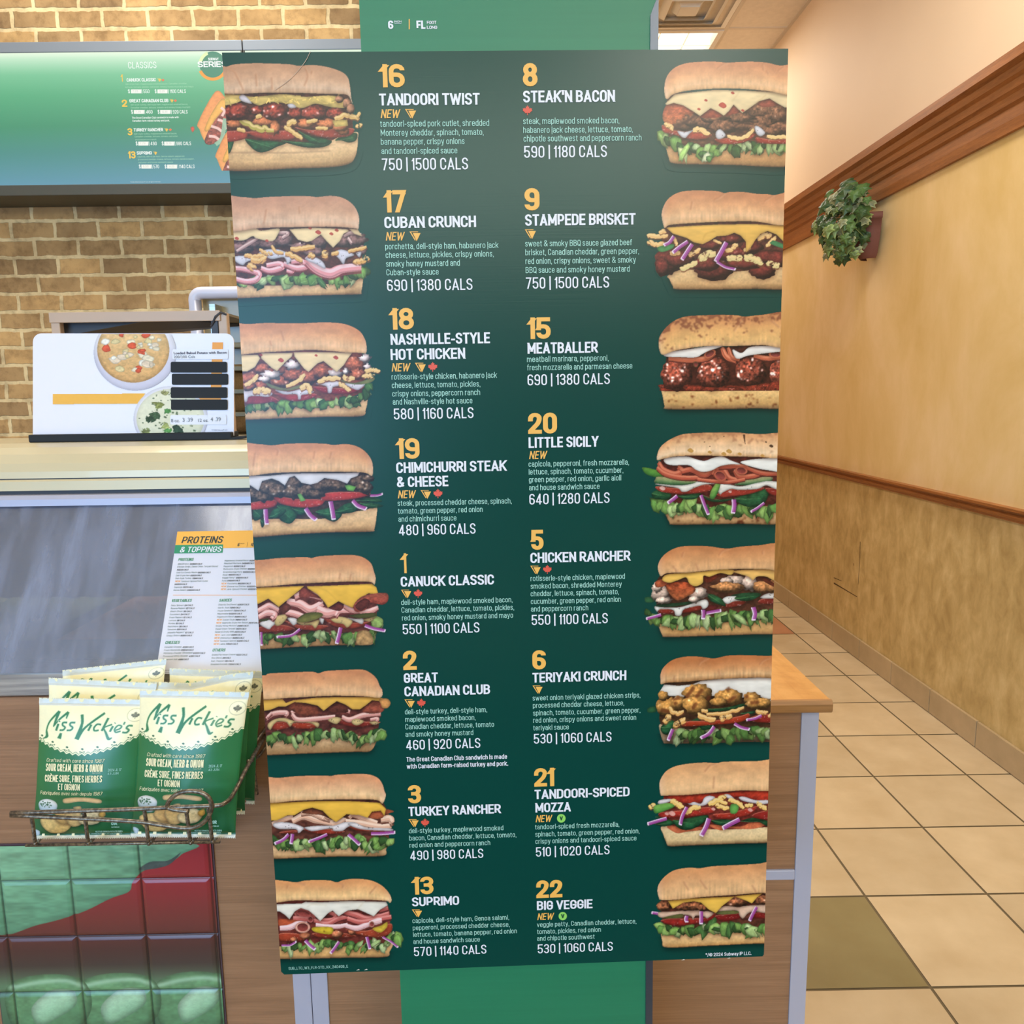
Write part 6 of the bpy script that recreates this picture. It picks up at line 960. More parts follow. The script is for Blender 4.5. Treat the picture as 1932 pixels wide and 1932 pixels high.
raster('sandwich_picture', lp, U, np.full_like(U, -.0006), V_, M['backlit'], e, keep=kp, base=lin(np.clip(lp.rgb/np.maximum(lp.a, .3)[..., None], 0, 1)*255), label='two open sandwiches with bacon')
lightbox('next green menu light box whose rail and glowing edge show above the board', SEAM+.0015, .05)

# ================================================================ the display stand and its menu board
BWD, BHT = .6, 1.06189
RX_, RYB, RZ = .01323, .00497, .02011
ex = np.array([math.cos(RZ)*math.cos(RYB), math.sin(RZ)*math.cos(RYB), math.sin(RYB)]); n0 = np.array([-math.sin(RZ), math.cos(RZ), 0]); ez = np.cross(ex, n0); ez /= np.linalg.norm(ez); ez = ez*math.cos(RX_)+n0*math.sin(RX_)
Cb = np.array([.01186, .88841, 1.17877]); bs = Surf(Cb-ez*BHT/2, ex, ez)
zf = bs.o[2]                                   # board foot above the floor
st = empty('display_stand', Matrix.Translation((bs.o[0]+.004, bs.o[1]+.02, 0))@Matrix.Rotation(RZ, 4, 'Z'), label='tall light green floor display stand carrying the big menu board', cat='display stand')
ld = Surf(bs.o, ex, ez)
def loc_stand(v): return st.matrix_world.inverted()@(bs.matrix()@Vector(v))
bpy.context.view_layer.update()
def stand_box(name, x0, x1, y0, y1, z0, z1, m, b=.0, **k):
    mb = MB().box(x0, x1, y0, y1, z0, z1, b=b); mb.v = [loc_stand(v)[:] for v in mb.v]; return mb.build(name, m, st, **k)
xl, xr = -.1555, .1600
stand_box('green_panel', xl, xr, .0065, .014, -zf+.014, 1.27, mat('stand_green', rough=.45, fn=blotch([(.3, (24, 112, 80)), (.7, (29, 118, 85))], (1, 1, 40), 3), spec=.5))
mb = MB(); 
prof = [(xr-.0075, -zf+.014), (xr+.0012, -zf+.014), (xr+.0012, 1.115), (xr-.0005, 1.115), (xr-.0075, 1.098)]
mb.extrude_y(prof, .0043, .02); mb.v = [loc_stand(v)[:] for v in mb.v]; mb.build('edge_channel', mat('gunmetal', (78, 84, 96), .35, .6), st, label='dark metal edge channel')
stand_box('rear_post', -.03, .03, .0145, .04, -zf+.014, 1.2, M['darkgrey'])
MB().box(-.22, .22, -.16, .18, 0, .012, b=.003).build('base_plate', M['darkgrey'], st, label='dark flat base plate')
hs = Surf(bs.o+bs.n*.0065, ex, ez)
hp = Print(hs, .0006); k = 3.578
def c0(x, y): return 700+x/k, y/k
def tx(pr, s, X0, Yb, X1, cap, sty, y0=0): return pr.text(s, 700+X0/k, y0+Yb/k, 700+X1/k, cap/k, sty)
tx(hp, '6', 117, 197, 152, 56, 'N'); tx(hp, 'INCH', 158, 154, 206, 13, 'T'); tx(hp, 'FL', 308, 197, 368, 56, 'N'); tx(hp, 'FOOT', 378, 164, 442, 21, 'T'); tx(hp, 'LONG', 378, 197, 447, 21, 'T'); rect(hp, *c0(158, 159), *c0(206, 162))
def restand(pr, name, m, **kw):
    V = [loc_stand(bs.matrix().inverted()@(hs.matrix()@Vector(v)))[:] for v in pr.v]; return mesh(name, V, pr.f, m, st, **kw)
restand(hp, 'size_lettering', M['ink_white'], label='white 6 INCH and FL FOOT LONG lettering')
hp = Print(hs, .0006); rect(hp, *c0(255, 130), *c0(262, 200)); restand(hp, 'divider_bar', M['ink_gold'])

bd = empty('menu_board', bs.matrix(), label='large dark green menu board listing sixteen numbered sandwiches with pictures', cat='menu board')
GREEN = (6, 62, 55)
nx, nz = 2, 2
pm = MB()
q = .006; h2 = BWD/2
P = [(-h2+q*.6, 0), (h2-q*.3, 0), (h2, q*.4), (h2, BHT), (-h2, BHT), (-h2, q*.7)]
V = [(a, 0, b) for a, b in P]+[(a, .004, b) for a, b in P]; n = len(P)
o = mesh('panel', V, [tuple(range(n))], mat('board_green', GREEN, .28, spec=.27), bd)
GREENM = o.data.materials[0]
def _pg(nt, b): bump(nt, b, noise(nt, mapped(nt, (2, 1, 160)), 4, 2), .035, .001)
_pg(GREENM.node_tree, GREENM.node_tree.nodes['Principled BSDF'])
mesh('board_edge', V, [tuple(range(n, 2*n))[::-1]]+[(i, n+i, n+(i+1) % n, (i+1) % n) for i in range(n)], M['card'], bd, label='pale cut cardboard edge')
ORG = [(410, 90), (410, 340), (420, 570), (440, 800), (450, 1020), (470, 1230), (480, 1430), (490, 1620), (1200, 90), (1190, 330), (1190, 560), (1180, 780), (1180, 1000), (1180, 1210), (1180, 1410), (1180, 1600)]
NAMES = ['Tandoori Twist', 'Cuban Crunch', 'Nashville-Style Hot Chicken', 'Chimichurri Steak', 'Canuck Classic', 'Great Canadian Club', 'Turkey Rancher', 'Suprimo', 'Steak and Bacon', 'Stampede Brisket', 'Meatballer', 'Little Sicily', 'Chicken Rancher', 'Teriyaki Crunch', 'Tandoori-Spiced Mozza', 'Big Veggie']
gl = lin(GREEN)
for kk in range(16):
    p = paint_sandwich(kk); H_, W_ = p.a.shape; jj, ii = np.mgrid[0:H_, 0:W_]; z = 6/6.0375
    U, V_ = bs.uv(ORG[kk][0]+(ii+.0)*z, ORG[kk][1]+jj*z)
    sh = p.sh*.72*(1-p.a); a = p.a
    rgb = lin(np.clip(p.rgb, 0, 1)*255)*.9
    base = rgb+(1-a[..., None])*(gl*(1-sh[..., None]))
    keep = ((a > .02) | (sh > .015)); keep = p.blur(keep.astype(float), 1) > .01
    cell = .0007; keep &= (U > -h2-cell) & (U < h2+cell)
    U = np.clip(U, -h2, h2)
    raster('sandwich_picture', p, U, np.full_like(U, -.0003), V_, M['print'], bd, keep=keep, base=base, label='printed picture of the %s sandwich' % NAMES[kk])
# entries: (y origin, number, titles, NEW, symbols, description lines, calories)
ENT = [
(0, ('16', 50, 592, 230), [('TANDOORI TWIST', 57, 714, 735)], (66, 800, 202), [('t', 230, 738, 305, 803)], [('tandoori-spiced pork cutlet, shredded', 63, 858, 798), ('Monterey cheddar, spinach, tomato,', 66, 919, 760), ('banana pepper, crispy onions', 68, 979, 632), ('and tandoori-spiced sauce', 72, 1042, 583)], ('750 | 1500 CALS', 76, 1151, 656)),
(0, ('8', 1025, 585, 1125), [("STEAK'N BACON", 1027, 694, 1650)], None, [('m', 1056, 744, 33)], [('steak, maplewood smoked bacon,', 1027, 840, 1675), ('habanero jack cheese, lettuce, tomato,', 1028, 900, 1766), ('chipotle southwest and peppercorn ranch', 1030, 958, 1825)], ('590 | 1180 CALS', 1032, 1067, 1592)),
(340, ('17', 85, 220, 244), [('CUBAN CRUNCH', 92, 325, 710)], (100, 409, 232), [('t', 260, 347, 335, 413)], [('porchetta, deli-style ham, habanero jack', 97, 468, 862), ('cheese, lettuce, pickles, crispy onions,', 100, 526, 828), ('smoky honey mustard and', 103, 585, 600), ('Cuban-style sauce', 105, 643, 457)], ('690 | 1380 CALS', 110, 749, 686)),
(340, ('9', 1037, 206, 1138), [('STAMPEDE BRISKET', 1040, 309, 1785)], None, [('t', 1038, 333, 1113, 398)], [('sweet & smoky BBQ sauce glazed beef', 1041, 449, 1760), ('brisket, Canadian cheddar, green pepper,', 1042, 508, 1808), ('red onion, crispy onions, sweet & smoky', 1043, 567, 1787), ('BBQ sauce and smoky honey mustard', 1044, 628, 1745)], ('750 | 1500 CALS', 1046, 734, 1607)),
(570, ('18', 120, 187, 292), [('NASHVILLE-STYLE', 130, 289, 804), ('HOT CHICKEN', 134, 391, 641)], (140, 469, 270), [('t', 297, 410, 370, 474), ('m', 417, 435, 32)], [('rotisserie-style chicken, habanero jack', 140, 524, 852), ('cheese, lettuce, tomato, pickles,', 142, 581, 738), ('crispy onions, peppercorn ranch', 145, 638, 737), ('and Nashville-style hot sauce', 148, 693, 685)], ('580 | 1160 CALS', 154, 793, 693)),
(570, ('15', 1050, 250, 1213), [('MEATBALLER', 1054, 349, 1534)], None, [], [('meatball marinara, pepperoni,', 1053, 405, 1603), ('fresh mozzarella and parmesan cheese', 1054, 461, 1763)], ('690 | 1380 CALS', 1057, 563, 1612)),
(770, ('19', 165, 344, 330), [('CHIMICHURRI STEAK', 172, 438, 922), ('& CHEESE', 176, 534, 523)], (182, 609, 307), [('t', 335, 553, 406, 612), ('m', 452, 574, 32)], [('steak, processed cheddar cheese, spinach,', 181, 660, 950), ('tomato, green pepper, red onion', 183, 713, 754), ('and chimichurri sauce', 186, 767, 577)], ('480 | 960 CALS', 190, 859, 707)),
(770, ('20', 1061, 174, 1256), [('LITTLE SICILY', 1064, 269, 1538)], (1067, 344, 1192), [], [('capicola, pepperoni, fresh mozzarella,', 1064, 396, 1740), ('lettuce, spinach, tomato, cucumber,', 1065, 449, 1702), ('green pepper, red onion, garlic aioli', 1066, 501, 1688), ('and house sandwich sauce', 1067, 555, 1542)], ('640 | 1280 CALS', 1069, 651, 1610)),
(990, ('1', 197, 327, 257), [('CANUCK CLASSIC', 202, 418, 831)], None, [('t', 203, 438, 272, 495), ('m', 318, 461, 30)], [('deli-style ham, maplewood smoked bacon,', 205, 541, 955), ('Canadian cheddar, lettuce, tomato, pickles,', 207, 593, 966), ('red onion, smoky honey mustard and mayo', 210, 646, 959)], ('550 | 1100 CALS', 214, 739, 733)),
(990, ('5', 1075, 170, 1165), [('CHICKEN RANCHER', 1076, 258, 1754)], None, [('t', 1075, 276, 1145, 335), ('m', 1190, 299, 30)], [('rotisserie-style chicken, maplewood', 1077, 380, 1713), ('smoked bacon, shredded Monterey', 1078, 432, 1692), ('cheddar, lettuce, spinach, tomato,', 1078, 483, 1672), ('cucumber, green pepper, red onion', 1079, 535, 1686), ('and peppercorn ranch', 1080, 586, 1466)], ('550 | 1100 CALS', 1083, 677, 1598)),
(1220, ('2', 219, 157, 310), [('GREAT', 223, 245, 453), ('CANADIAN CLUB', 227, 335, 805)], None, [('t', 226, 355, 296, 412), ('m', 340, 377, 30)], [('deli-style turkey, deli-style ham,', 230, 456, 784), ('maplewood smoked bacon,', 232, 507, 706), ('Canadian cheddar, lettuce, tomato', 233, 557, 831), ('and smoky honey mustard', 234, 608, 691)], ('460 | 920 CALS', 239, 696, 739)),
(1220, ('6', 1090, 154, 1181), [('TERIYAKI CRUNCH', 1090, 242, 1723)], None, [('t', 1090, 261, 1158, 318)], [('sweet onion teriyaki glazed chicken strips,', 1091, 363, 1817), ('processed cheddar cheese, lettuce,', 1093, 413, 1708), ('spinach, tomato, cucumber, green pepper,', 1094, 464, 1817), ('red onion, crispy onions and sweet onion', 1095, 513, 1789), ('teriyaki sauce', 1095, 564, 1335)], ('530 | 1060 CALS', 1098, 654, 1623)),
(1440, ('3', 252, 270, 340), [('TURKEY RANCHER', 254, 356, 881)], None, [('t', 253, 375, 322, 430), ('m', 365, 397, 29)], [('deli-style turkey, maplewood smoked', 257, 471, 894), ('bacon, Canadian cheddar, lettuce, tomato,', 259, 520, 981), ('red onion and peppercorn ranch', 261, 568, 805)], ('490 | 980 CALS', 266, 653, 759)),
(1440, ('21', 1102, 157, 1249), [('TANDOORI-SPICED', 1104, 241, 1745), ('MOZZA', 1107, 331, 1350)], (1111, 397, 1226), [('v', 1284, 370, 29)], [('tandoori-spiced fresh mozzarella,', 1107, 445, 1675), ('spinach, tomato, green pepper, red onion,', 1109, 494, 1811), ('crispy onions and tandoori-spiced sauce', 1110, 542, 1791)], ('510 | 1020 CALS', 1112, 629, 1610)),
(1640, ('13', 272, 170, 424), [('SUPRIMO', 278, 249, 596)], None, [('t', 276, 269, 345, 322)], [('capicola, deli-style ham, Genoa salami,', 281, 361, 932), ('pepperoni, processed cheddar cheese,', 283, 409, 936), ('lettuce, tomato, banana pepper, red onion', 285, 455, 985), ('and house sandwich sauce', 287, 502, 735)], ('570 | 1140 CALS', 290, 585, 780)),
(1640, ('22', 1116, 193, 1292), [('BIG VEGGIE', 1120, 274, 1495)], (1122, 341, 1238), [('v', 1294, 314, 28)], [('veggie patty, Canadian cheddar, lettuce,', 1120, 388, 1790), ('tomato, pickles, red onion', 1121, 435, 1551), ('and chipotle southwest', 1121, 481, 1509)], ('530 | 1060 CALS', 1124, 566, 1632)),
]
for y0, num, titles, new, sym, desc, cal in ENT:
    yy = y0+num[2]/k; s = 1-(yy-165)/1490*.235            # print shrinks towards the foot with distance
    cap = dict(N=157*s, T=80*s, W=60*s, D=42.5*s, C=80*s)
    nm = ' '.join(t[0] for t in titles)
    tx(Print(bs), '', 0, 0, 1, 1, 'D')
    pr = Print(bs); tx(pr, num[0], num[1], num[2], num[3], cap['N'], 'N', y0); pr.build('item_number', M['ink_gold'], bd, label='gold number %s' % num[0])
    pr = Print(bs)
    for t in titles: tx(pr, t[0], t[1], t[2], t[3], cap['T'], 'T', y0)
    pr.build('item_name', M['ink_white'], bd, label='white heading %s' % nm)
    if new: pr = Print(bs); tx(pr, 'NEW', new[0], new[1], new[2], cap['W'], 'W', y0); pr.build('new_tag', M['ink_gold'], bd, label='gold slanted NEW')
    for q in sym:
        pr = Print(bs)
        if q[0] == 't': triangle(pr, 700+q[1]/k, y0+q[2]/k, 700+q[3]/k, y0+q[4]/k); pr.build('signature_symbol', M['ink_gold'], bd, label='gold triangle symbol')
        elif q[0] == 'm': maple(pr, 700+q[1]/k, y0+q[2]/k, q[3]/k); pr.build('maple_leaf_symbol', M['ink_maple'], bd, label='red maple leaf symbol')
        else:
            disc(pr, 700+q[1]/k, y0+q[2]/k, q[3]/k); o = pr.build('vegetarian_symbol', M['ink_lime'], bd, label='green circle with a V')
            pr = Print(bs, .001); tx(pr, 'v', q[1]-12, q[2]+13, q[1]+12, 34, 'N', y0); o2 = pr.build('letter', M['ink_leafdark'], o)
    pr = Print(bs)
    for t in desc: tx(pr, t[0], t[1], t[2], t[3], cap['D'], 'D', y0)
    pr.build('description', M['ink_mint'], bd)
    pr = Print(bs); tx(pr, cal[0], cal[1], cal[2], cal[3], cap['C'], 'C', y0); pr.build('calorie_count', M['ink_white'], bd)
pr = Print(bs); tx(pr, 'The Great Canadian Club sandwich is made', 240, 776, 919, 32, 'F', 1220); tx(pr, 'with Canadian farm-raised turkey and pork.', 242, 823, 926, 32, 'F', 1220); pr.build('footnote', M['ink_white'], bd)
pr = Print(bs); pr.text('®/© 2024 Subway IP LLC.', 1331, 1804, 1417, 6.4, 'F'); pr.build('copyright_line', M['ink_white'], bd)
pr = Print(bs); pr.text('SUB_LTO_W3_FLR-STD_XX_240408_E', 545, 1829, 657, 5, 'D'); pr.build('print_code', M['ink_mint'], bd)
def curve_mark(name, pts, w, m, **kw):
    Pp = Pic(1).smooth(pts, False); d = np.gradient(Pp, axis=0); n_ = np.stack([-d[:, 1], d[:, 0]], 1); n_ /= np.linalg.norm(n_, axis=1)[:, None]; pr = Print(bs, .0009)
    for i in range(len(Pp)-1): pr.poly([Pp[i]+n_[i]*w, Pp[i+1]+n_[i+1]*w, Pp[i+1]-n_[i+1]*w, Pp[i]-n_[i]*w])
    pr.build(name, m, bd, **kw)
curve_mark('scratch', [(586, 98), (578, 114), (570, 125), (556, 142), (538, 158), (520, 170)], .5, mat('scratch', (186, 160, 140), .6), label='thin pale scratch')
for x, y in ((1289, 1811.5), (1375, 1808.5), (676, 1830.5), (691, 1830)):
    pr = Print(bs, .0009); pr.poly([(x-4, y-.6), (x+3, y-1.4), (x+1, y-3)]); pr.build('edge_nick', M['card'], bd, label='small white dent on the lower edge')
# ================================================================ poster on the glass
pl, ptl = at_y(297., 1250., 1.196), None
ptl = at_x(335., 1003., pl[0])
up_ = ptl-pl; ps = Surf(pl-up_/np.linalg.norm(up_)*.018, (1, 0, 0), up_); 
gp_n = ps.n
e = empty('toppings_poster', ps.matrix(), label='white and orange PROTEINS & TOPPINGS poster propped on the counter glass', cat='poster')
k3 = 4.2
def Q3(x, y): return 241+x/k3, 820+y/k3
hh = ps.uv(335., 1003.)[1]; PWD = .2135
o = mesh('sheet', [(0, 0, 0), (PWD, 0, 0), (PWD, 0, hh), (0, 0, hh), (0, .0012, 0), (PWD, .0012, 0), (PWD, .0012, hh), (0, .0012, hh)], [(0, 1, 2, 3), (4, 7, 6, 5), (0, 4, 5, 1), (1, 5, 6, 2), (2, 6, 7, 3), (3, 7, 4, 0)], mat('poster_sheet', (212, 213, 228), .4), e)
pr = Print(ps, .0004); v1 = ps.uv(*Q3(400, 905))[1]; pr.add2(np.array([(0, v1), (PWD, v1), (PWD, hh), (0, hh)]), [(0, 1, 2, 3)]); pr.build('header_band', mat('poster_orange', (244, 178, 76), .4), e, label='orange header band')
pr = Print(ps, .0006); u1 = ps.uv(*Q3(752, 940))[0]; u2 = ps.uv(*Q3(757, 875))[0]; v0, v1 = ps.uv(*Q3(400, 942))[1], ps.uv(*Q3(400, 876))[1]; pr.add2(np.array([(0, v0), (u1, v0), (u2, v1), (0, v1)]), [(0, 1, 2, 3)]); pr.build('green_band', mat('poster_green', (40, 140, 100), .4), e)
def pt(pr, s, X0, Yb, X1, cap, sty): a = Q3(X0, Yb); b = Q3(X1, Yb); return pr.text(s, a[0], a[1], b[0], cap/k3, sty)
pt(Print(ps, .0009), 'PROTEINS', 425, 865, 755, 55, 'I').build('heading', M['ink_dark'], e); pr = Print(ps, .0009); pt(pr, '6', 870, 886, 888, 26, 'I'); pt(pr, 'INCH', 894, 868, 925, 7, 'I'); pt(pr, '|', 945, 886, 950, 30, 'R'); pt(pr, 'FL FOOT LONG', 975, 886, 1100, 26, 'I'); pr.build('size_lettering', M['ink_dark'], e)
pr = Print(ps, .0009); pt(pr, '& TOPPINGS', 413, 935, 745, 44, 'I'); pr.build('subheading', M['ink_white'], e)
for s, x0, y, x1 in (('PROTEINS', 400, 1003, 523), ('VEGETABLES', 350, 1328, 508), ('SAUCES', 725, 1325, 825), ('CHEESES', 298, 1660, 413), ('OTHERS', 672, 1720, 775)): pt(Print(ps, .0009), s, x0, y, x1, 23, 'I').build('list_heading', M['ink_green'], e, label='green heading '+s)
SPLIT = ('', '', 0, 0, 0)
LST = {'protein_list': [('BBQ Brisket ', '300|600 CALS', 398, 1033, 590), ('Chicken Strips, Sweet Onion Teriyaki Glazed', '', 392, 1055, 715), ('', '110|220 CALS', 390, 1079, 482), ('Cold Cut Combo Meats ', '190|380 CALS', 386, 1101, 657), ('Deli-Style Ham ', '60|120 CALS', 382, 1124, 587), ('Deli-Style Turkey ', '70|140 CALS', 378, 1147, 597), ('!Tandoori-Spiced Pork Cutlet', '', 376, 1170, 636), ('', '260|520 CALS', 370, 1194, 470), ('Capicola ', '35|70 CALS', 367, 1217, 520), ('Genoa Salami ', '230|460 CALS', 363, 1240, 573), SPLIT, ('Maplewood Smoked Bacon ', '90|180 CALS', 768, 1006, 1062), ('Meatball Marinara ', '240|480 CALS', 764, 1028, 1003), ('Pepperoni ', '80|160 CALS', 760, 1051, 932), ('Rotisserie-Style Chicken ', '100|200 CALS', 758, 1073, 1050), ('Scrambled Egg Patty ', '150|300 CALS', 755, 1097, 1013), ('Steak ', '110|220 CALS', 752, 1119, 895), ('Veggie Patty* ', '120|240 CALS', 749, 1142, 955), ('Tuna ', '230|460 CALS', 746, 1165, 890), ('!Porchetta ', '180|360 CALS', 742, 1188, 975), ('!Shawarma Chicken ', '100|200 CALS', 740, 1211, 1060), ('!Jerk-Spiced Chicken ', '100|200 CALS', 738, 1233, 1060)],
'vegetable_list': [(a, b, x, 1360+24*i, x1) for i, (a, b, x, x1) in enumerate([('Baby Spinach ', '2|4 CALS', 344, 517), ('Banana Peppers ', '1|2 CALS', 342, 530), ('Black Olives ', '3|6 CALS', 338, 507), ('Cucumbers ', '2|4 CALS', 334, 490), ('Green Peppers ', '1|2 CALS', 330, 508), ('Lettuce ', '3|6 CALS', 326, 455), ('Pickles ', '1|2 CALS', 322, 445), ('Red Onions ', '3|6 CALS', 318, 475), ('Tomatoes ', '5|10 CALS', 316, 467), ('Jalapeño Peppers* ', '1|2 CALS', 312, 522), ('Crispy Onions ', '80|160 CALS', 308, 510)])],
'sauce_list': [(a, b, x, 1355+24*i, x1) for i, (a, b, x, x1) in enumerate([('Chipotle Southwest ', '60|120 CALS', 718, 963), ('Garlic Aioli ', '70|140 CALS', 716, 893), ('House Sandwich ', '70|140 CALS', 713, 935), ('Mayonnaise ', '100|200 CALS', 711, 907), ('Peppercorn Ranch ', '80|160 CALS', 708, 942), ('!Cuban Style ', '70|140 CALS', 706, 947), ('!Nashville-Style Hot Sauce ', '35|70 CALS', 702, 1040), ('Smoky Honey Mustard ', '45|90 CALS', 698, 957), ('Sweet Onion Teriyaki ', '35|70 CALS', 696, 940), ('Sweet & Smoky BBQ ', '35|70 CALS', 692, 935), ('!Jerk Aioli ', '90|180 CALS', 690, 907), ('!Chimichurri ', '80|160 CALS', 687, 925), ('!Tandoori-Spiced ', '90|180 CALS', 684, 960), ('!Labne ', '70|140 CALS', 681, 873)])],
'cheese_list': [('Canadian Cheddar ', '45|90 CALS', 292, 1691, 523), ('Fresh Mozzarella ', '120|240 CALS', 288, 1715, 522), ('Monterey Cheddar (Shredded) ', '60|120 CALS', 285, 1739, 615), ('Processed White Cheddar ', '40|80 CALS', 281, 1763, 573), ('Peppercorn Jack ', '40|80 CALS', 276, 1789, 483)],
'other_list': [('Grated Parmesan Cheese ', '10|20 CALS', 667, 1752, 948), ('Rice Blend ', '200 CALS', 664, 1777, 817), ('Salt, Pepper ', '0|0 CALS', 660, 1802, 842), ('Smashed Avocado ', '70|140 CALS', 657, 1827, 897)]}
LST['protein_list '] = LST['protein_list'][LST['protein_list'].index(SPLIT)+1:]; LST['protein_list'] = LST['protein_list'][:LST['protein_list'].index(SPLIT)]
for nm, rows in LST.items():
    nm = nm.strip()
    pr = Print(ps, .0009); newp = Print(ps, .0009); calp = Print(ps, .0009)
    for a, b, x0, y, x1 in rows:
        if a[:1] == '!': w_ = 48; pt(newp, 'NEW', x0, y, x0+w_-5, 13, 'I'); x0 += w_; a = a[1:]
        tot = len(a)+len(b)*1.05; xm = x0+(x1-x0)*len(a)/tot if b else x1
        if a: pt(pr, a.strip(), x0, y, xm-(5 if b else 0), 12.5, 'R')
        if b: pt(calp, b, xm, y, x1, 12.5, 'I')
    o = pr.build(nm, M['ink_dgreen'], e)
    if newp.v: newp.build('new_tags', M['ink_orange'], o, label='orange NEW tags')
    calp.build('calorie_figures', M['ink_dark'], o, label='dark calorie figures')
pr = Print(ps, .0009)
for s, x0, y, x1 in (('Values may vary with', 275, 1872, 345), ('substitutions and', 273, 1888, 335), ('preparation.', 271, 1904, 322)): pt(pr, s, x0, y, x1, 8, 'R')
pr.build('disclaimer', M['ink_dark'], e)
pr = Print(ps, .0009); rect(pr, *Q3(360, 1272), *Q3(1060, 1275)); pr.build('divider_line', M['ink_orange'], e)
# ================================================================ wire basket and crisp bags
e = empty('wire_basket', Matrix.Translation((-.5, CY, .62)), label='bronze wire basket of crisp bags hung on the counter front', cat='basket')
def W(L): return [at_y(float(x), float(y), Y)-np.array([-.5, CY, .62]) for x, y, Y in L]
def wire(name, L, r=.0026, sm=True, **kw):
    P = np.array(W(L))
    if sm and len(P) > 2:
        t = P; n_ = len(t); ee = np.vstack([2*t[0]-t[1], t, 2*t[-1]-t[-2]]); out = []
        for i in range(n_-1):
            for u in np.linspace(0, 1, 7, endpoint=False): q = ee[i:i+4]; out.append(.5*(2*q[1]+(q[2]-q[0])*u+(2*q[0]-5*q[1]+4*q[2]-q[3])*u*u+(3*q[1]-q[0]-3*q[2]+q[3])*u**3))
        P = np.array(out+[t[-1]])
    MB().tube(P, r, 10).build(name, M['wire'], e, smooth=True, **kw)
FY = .985
wire('rim', [(20, 1534, FY), (241, 1527, FY), (330, 1523, FY), (405, 1520, FY), (424, 1515, FY+.005), (440, 1498, FY+.03), (470, 1440, FY+.1), (500, 1388, CY-.004)], .0030)
wire('lower_rail', [(20, 1538, FY), (241, 1549, FY), (300, 1556, FY), (350, 1562.5, FY), (378, 1556, FY-.001), (395, 1538, FY-.003), (399, 1516, FY-.004), (386, 1498, FY-.004), (360, 1492.5, FY-.004), (334, 1498, FY-.004), (318, 1513, FY-.003), (317, 1523, FY-.002), (328, 1527.5, FY-.003), (356, 1531, FY-.004)], .0030, label='front rail ending in a round scroll')
for x, y0, y1 in ((274, 1527, 1592), (353, 1530, 1591), (394, 1522, 1588), (160, 1530, 1592), (60, 1532, 1592)):
    wire('upright', [(x-2, y0, FY+.003), (x+2, y0+25, FY+.003), (x+6, y1-4, FY+.003), (x+9, y1-2, FY+.02), (x+20, y1-14, CY-.008)], .0026)
wire('side_rail', [(485, 1498, CY-.02), (480, 1460, CY-.03), (478, 1430, CY-.04), (479, 1408, CY-.04), (488, 1392, CY-.03), (503, 1371, CY-.004)], .0026); wire('side_link', [(468, 1436, FY+.1), (478, 1434, CY-.045), (492, 1422, CY-.02), (505, 1402, CY-.004)], .0024)
for dy in (.03, .085, .14, .19):
    p0, p1 = at_y(20., 1591., FY), at_y(440., 1583., FY); zb_ = .7405
    MB().tube([(p0[0]+.5, FY+dy-CY, zb_-.62), (p1[0]+.47, FY+dy-CY, zb_-.62)], .0022, 8).build('bottom_wire', M['wire'], e, smooth=True)
